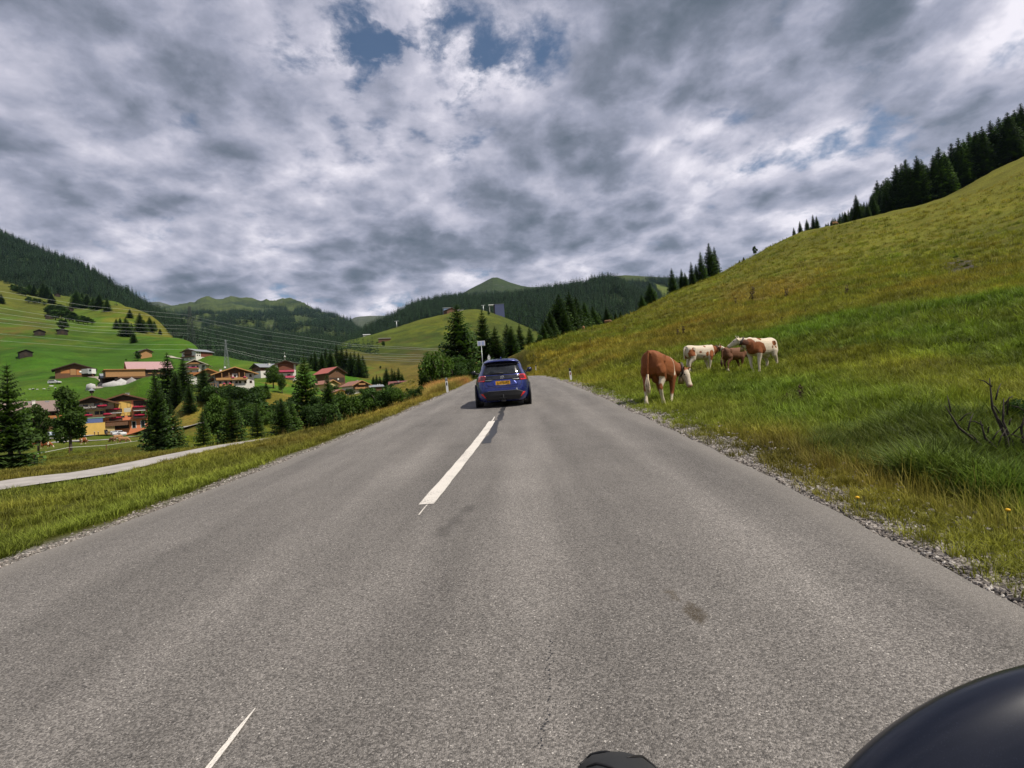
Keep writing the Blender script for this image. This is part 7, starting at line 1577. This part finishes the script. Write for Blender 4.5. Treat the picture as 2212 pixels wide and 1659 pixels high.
# spans: left edge -> pylon, pylon -> pole behind the roadside trees (each with its own sag)
wl = [("upper", [(-60, 620, 260), (0, 629, 280), (190, 661, 350), (411, 681, 455)]), ("second", [(-60, 634, 255), (0, 641, 276), (190, 669, 348), (405, 689, 455)]), ("third", [(-60, 652, 250), (0, 665, 272), (200, 697, 350), (412, 704, 455)]), ("fourth", [(-60, 668, 246), (0, 677, 270), (200, 705, 348), (405, 711, 455)]), ("fifth", [(-60, 680, 243), (0, 688, 268), (200, 712, 346), (412, 720.5, 455)]), ("sixth", [(-60, 690, 240), (0, 697, 266), (200, 718, 344), (404, 724.5, 455)])]
for n_, q in wl: wire(f"{n_} wire from the top, left of the tall dark pylon", q)
wr = [("upper", [(413, 684, 455), (560, 713, 380), (760, 744, 300), (945, 754, 230)]), ("second", [(414, 690, 455), (560, 722, 380), (760, 748, 300), (945, 757, 230)]), ("third", [(415, 704, 455), (560, 733, 380), (760, 762, 300), (945, 768, 230)]), ("fourth", [(413, 710, 455), (560, 742, 380), (760, 769, 300), (945, 771, 230)]), ("fifth", [(413, 721, 455), (560, 748, 380), (720, 769, 310), (945, 779, 230)]), ("sixth", [(412, 727, 455), (560, 757, 380), (690, 774, 310), (945, 782, 230)])]
for n_, q in wr: wire(f"{n_} wire from the top, right of the tall dark pylon", q)
wire("thin upper wire left of the slim mast", [(-40, 715, 240), (0, 721, 248), (250, 743, 258), (486, 746, 262)], r=.03, grp="thin wires of the slim mast"); wire("thin lower wire left of the slim mast", [(-40, 728, 240), (0, 736, 248), (250, 754, 258), (486, 756, 262)], r=.03, grp="thin wires of the slim mast")
wire("thin upper wire right of the slim mast", [(488, 752, 262), (560, 769, 268), (650, 785, 275)], r=.03, grp="thin wires of the slim mast"); wire("thin lower wire right of the slim mast", [(488, 756, 262), (560, 774, 268), (650, 789, 275)], r=.03, grp="thin wires of the slim mast")
def lift_post(label, qx, d, h):
    p = at(qx, d, 665 if qx > 1000 else 705); R = empty("lift_tower", (p[0], p[1], p[2])); tag(R, label, "lift tower"); b = MB(); b.tube([(0, 0, -3), (0, 0, h)], .55, 8); b.build("mast", METAL, R); part(R, "crossbar", METAL, (-3.2, -.4, h + .02), (3.2, .4, h + .7))
lift_post("lift tower on the left shoulder of the round hill", 1043.5, 800, 9) if False else lift_post("ski lift tower at the forest edge left of the blue lift station", 1044, 795, 11)
lift_post("ski lift tower leaning on the left shoulder of the round hill", 857, 740, 10)

# ------------------------------------------------------------------ small growth: bare branches, tall weeds, flowers
def bare_shrub():
    p = pick(2190, 1010); R = empty("bare_shrub", tuple(p)); tag(R, "dead shrub with bare dark branches at the right edge of the meadow", "shrub"); r = random.Random(4)
    BR = M("dead_wood", (.035, .026, .020), rough=.9, var=.3, vscale=12)
    for k, (dx, dy, h) in enumerate([(-.16, 0, .92), (-.55, .1, .66), (.06, .1, .70), (-.34, -.05, .5), (.2, 0, .6)]):
        b = MB(); p0 = Vector((dx * .2, dy * .2, -.1)); p3 = Vector((dx, dy, h)); m_ = [p0, p0.lerp(p3, .35) + Vector((.03, 0, .04)), p0.lerp(p3, .7) + Vector((-.02, .02, 0)), p3]; b.tube(m_, [.022, .016, .011, .004], 6)
        for j in range(4): a = m_[1].lerp(m_[3], .2 + .22 * j); e = a + Vector((r.uniform(-.22, .16), r.uniform(-.1, .1), r.uniform(.04, .2))); b.tube([a, a.lerp(e, .5) + Vector((0, 0, .02)), e], [.008, .006, .002], 5)
        b.build("branch", BR, R)
bare_shrub()
WEED = M("brown_weed", (.075, .045, .022), rough=.9, var=.3)
r = random.Random(9)
for i, (qx, by, hq, lb) in enumerate([(1626, 652, 36, "tall brown thistle left of the lush grass"), (1477, 725, 24, "bushy brown dock above the speckled cow"), (1465, 728, 20, "thin brown dock left of the bushy one above the speckled cow"), (1700, 870, 24, "thin weed stalk right of the white cow with a brown shoulder"), (1731, 868, 40, "tall weed stalk in the middle of the meadow"), (1590, 660, 18, "small brown weed on the dry slope"), (1700, 645, 26, "brown weed standing at the lush grass's upper edge"), (1690, 700, 18, "dark weed in the lush grass's left part"), (1830, 640, 28, "thin weed stalk on the dry patch of the upper meadow"), (1350, 720, 18, "slim stalk on the dry slope above the marker post"), (1275, 742, 14, "little stalk low on the dry slope")]):
    p = pick(qx, by); d = float((p - CAM) @ FWD); h = hq * d / F; R = empty("weed", tuple(p)); tag(R, lb, "weed"); b = MB()
    for k in range(4): a = r.uniform(0, 6.28); b.tube([(0, 0, -.05), (.06 * h * math.cos(a), .06 * h * math.sin(a), h * .5), (.16 * h * math.cos(a), .16 * h * math.sin(a), h * r.uniform(.7, 1))], [.014 * h, .010 * h, .004 * h], 5)
    b.build("stalk", WEED, R); link("leaves", leaf_crown("weed_leaves", 200 + i, WEED, 90, [(0, 0, .55, .16), (.03, 0, .8, .12), (-.04, .03, .3, .14)], .05), R, scale=h)
YF = M("yellow_petals", (.75, .42, .01), rough=.7, var=.1)
for i, (qx, qy, hh, lb) in enumerate([(2177, 1102, .2, "yellow flower in the grass at the right edge, beside the gravel"), (1852, 1075, .12, "yellow flower at the edge of the rank grass")]):
    d = float((pick(qx, qy + 8) - CAM) @ FWD); p = pick(qx, qy + hh * F / d); R = empty("flower", tuple(p)); tag(R, lb, "flower"); q = P(qx, qy, float((p - CAM) @ FWD)) - p
    b = MB(); b.tube([(0, 0, -.02), (q[0] * .4, q[1] * .4, q[2] * .6), tuple(q)], .003, 5); b.build("stem", M_LUSH if False else M("green_stem", (.05, .09, .015)), R)
    b = MB(); b.lathe([(.004, -.008), (.016, .0), (.013, .008), (.005, .012)], tuple(q), seg=10); b.build("petals", YF, R)
# the wet, eroded gully high on the right meadow
def gully():
    r_ = np.random.default_rng(8); V = []
    pts_ = [(2058, 560), (2066, 572), (2078, 580), (2090, 588), (2100, 596)]
    M_E = M("bare_earth", (.040, .030, .020), rough=.95, var=.4, vscale=.8)
    c = [pick(*q) for q in pts_]; land_strip("bare_earth", [(p[0], p[1]) for p in c], [1.6, 3.6, 3.0, 4.0, 1.4], M_E, .16, jag=.9, cross=7)
    for k, q in enumerate(pts_[:4]):
        p = pick(q[0] + 6, q[1] - 2); o = empty("bush", tuple(p)); tag(o, f"{ORD[k]} low dark shrub from the left in the eroded gully on the right meadow", "bush", "shrubs in the gully"); link("foliage", BUSH[1], o, scale=(.9, .9, .5)); link("stem", BUSH_STEM, o, scale=.8)
gully()

# ------------------------------------------------------------------ the motorcycle the photograph was taken from
def motorcycle():
    z0 = road_z(.85); R = empty("motorcycle", (.0, 0, 0)); tag(R, "motorcycle front wheel and dark blue glossy fairing at the bottom edge", "motorcycle")
    cy_, r = .815, .295; tp = P(1306, 1650, .98); X = tp[0]; cz = z0 + r
    b = MB(); prof = [(r - .075, -.048), (r - .05, -.062), (r - .022, -.060), (r - .006, -.038), (r, -.012), (r, .012), (r - .006, .038), (r - .022, .060), (r - .05, .062), (r - .075, .048)]
    b.lathe(prof, (0, 0, 0), 'X', 72); ty = b.build("front_tyre", M("tyre_rubber_new", (.021, .022, .024), rough=.62, var=.12, vscale=10), R, loc=(X, cy_, cz), rot=(0, R_(3), R_(-2)), scale=(1.14, 1, 1))
    g = MB()                                                        # sipes cut in the tread, a hair proud
    def tp_(a, w): rr = np.interp(abs(w), [.012, .038, .060], [r, r - .006, r - .022]) + .0008; return Vector((w, -rr * math.cos(a), rr * math.sin(a)))
    for k in range(18):
        a0 = 6.283 * k / 18
        for s_, da in ((-1, 0), (1, .17)):
            pts_ = [tp_(a0 + da + .20 * q, s_ * (.010 + .042 * q)) for q in np.linspace(0, 1, 7)]; g.tube(pts_, [.0008, .0022, .003, .003, .003, .0026, .0015], 5)
            pts_ = [tp_(a0 + da + .12 - .05 * q, s_ * (.046 + .012 * q)) for q in np.linspace(0, 1, 4)]; g.tube(pts_, .002, 5)
    g.build("tread_groove", INK, ty)
    b = MB(); b.lathe([(r - .10, -.05), (r - .078, -.046), (r - .078, .046), (r - .10, .05)], (0, 0, 0), 'X', 48); rim = b.build("rim", BLK, ty)
    b = MB()
    for k in range(6): a = 6.283 * k / 6; b.tube([(0, 0, 0), (0, (r - .09) * math.cos(a), (r - .09) * math.sin(a))], .016, 6)
    b.lathe([(.03, -.06), (.045, -.05), (.045, .05), (.03, .06)], (0, 0, 0), 'X', 20); b.build("spokes", BLK, rim)
    for s_ in (-1, 1): b = MB(); b.tube([(X + s_ * .10, cy_, cz), (X + s_ * .10, cy_ - .30, cz + .22)], .024, 10); b.build("fork_leg", BLK, R)
    # fairing: a smooth closed shell, low on the right
    FP = bpy.data.materials.new("fairing_paint"); FP.use_nodes = True; t = FP.node_tree; t.nodes.clear(); T = NT(t); o_ = T.n('ShaderNodeTexCoord').outputs['Object']
    dust = T.noise(o_, 600.0, 2.0, .6).outputs[0]
    T.n('ShaderNodeOutputMaterial', {'Surface': T.n('ShaderNodeBsdfPrincipled', {'Base Color': T.mix(T.mapr(dust, .55, .85), (.004, .006, .015), (.018, .022, .038)), 'Roughness': .36, 'Specular IOR Level': .4, 'Coat Weight': .3, 'Coat Roughness': .15})})
    c = P(2335, 1864, .62); b = MB(); rings = []
    ex, ez = np.array(RIGHT), np.array(UP); ed = np.array(FWD)
    for i in range(25):
        la = -math.pi / 2 + math.pi * i / 24; q = math.cos(la); rings.append([tuple(c + ex * (.335 * q * math.copysign(abs(math.cos(t_)) ** 1.25, math.cos(t_))) + ez * (.240 * q * math.copysign(abs(math.sin(t_)) ** 1.25, math.sin(t_))) + ed * .10 * math.sin(la)) for t_ in [6.2832 * k / 64 for k in range(64)]])
    b.loft(rings); b.build("fairing", FP, R)
    b = MB(); b.tube([tuple(c - ex * .1 - ez * .1 - ed * .05), (X + .1, cy_ - .30, cz + .22)], .03, 10); b.build("bracket", BLK, R)
motorcycle()
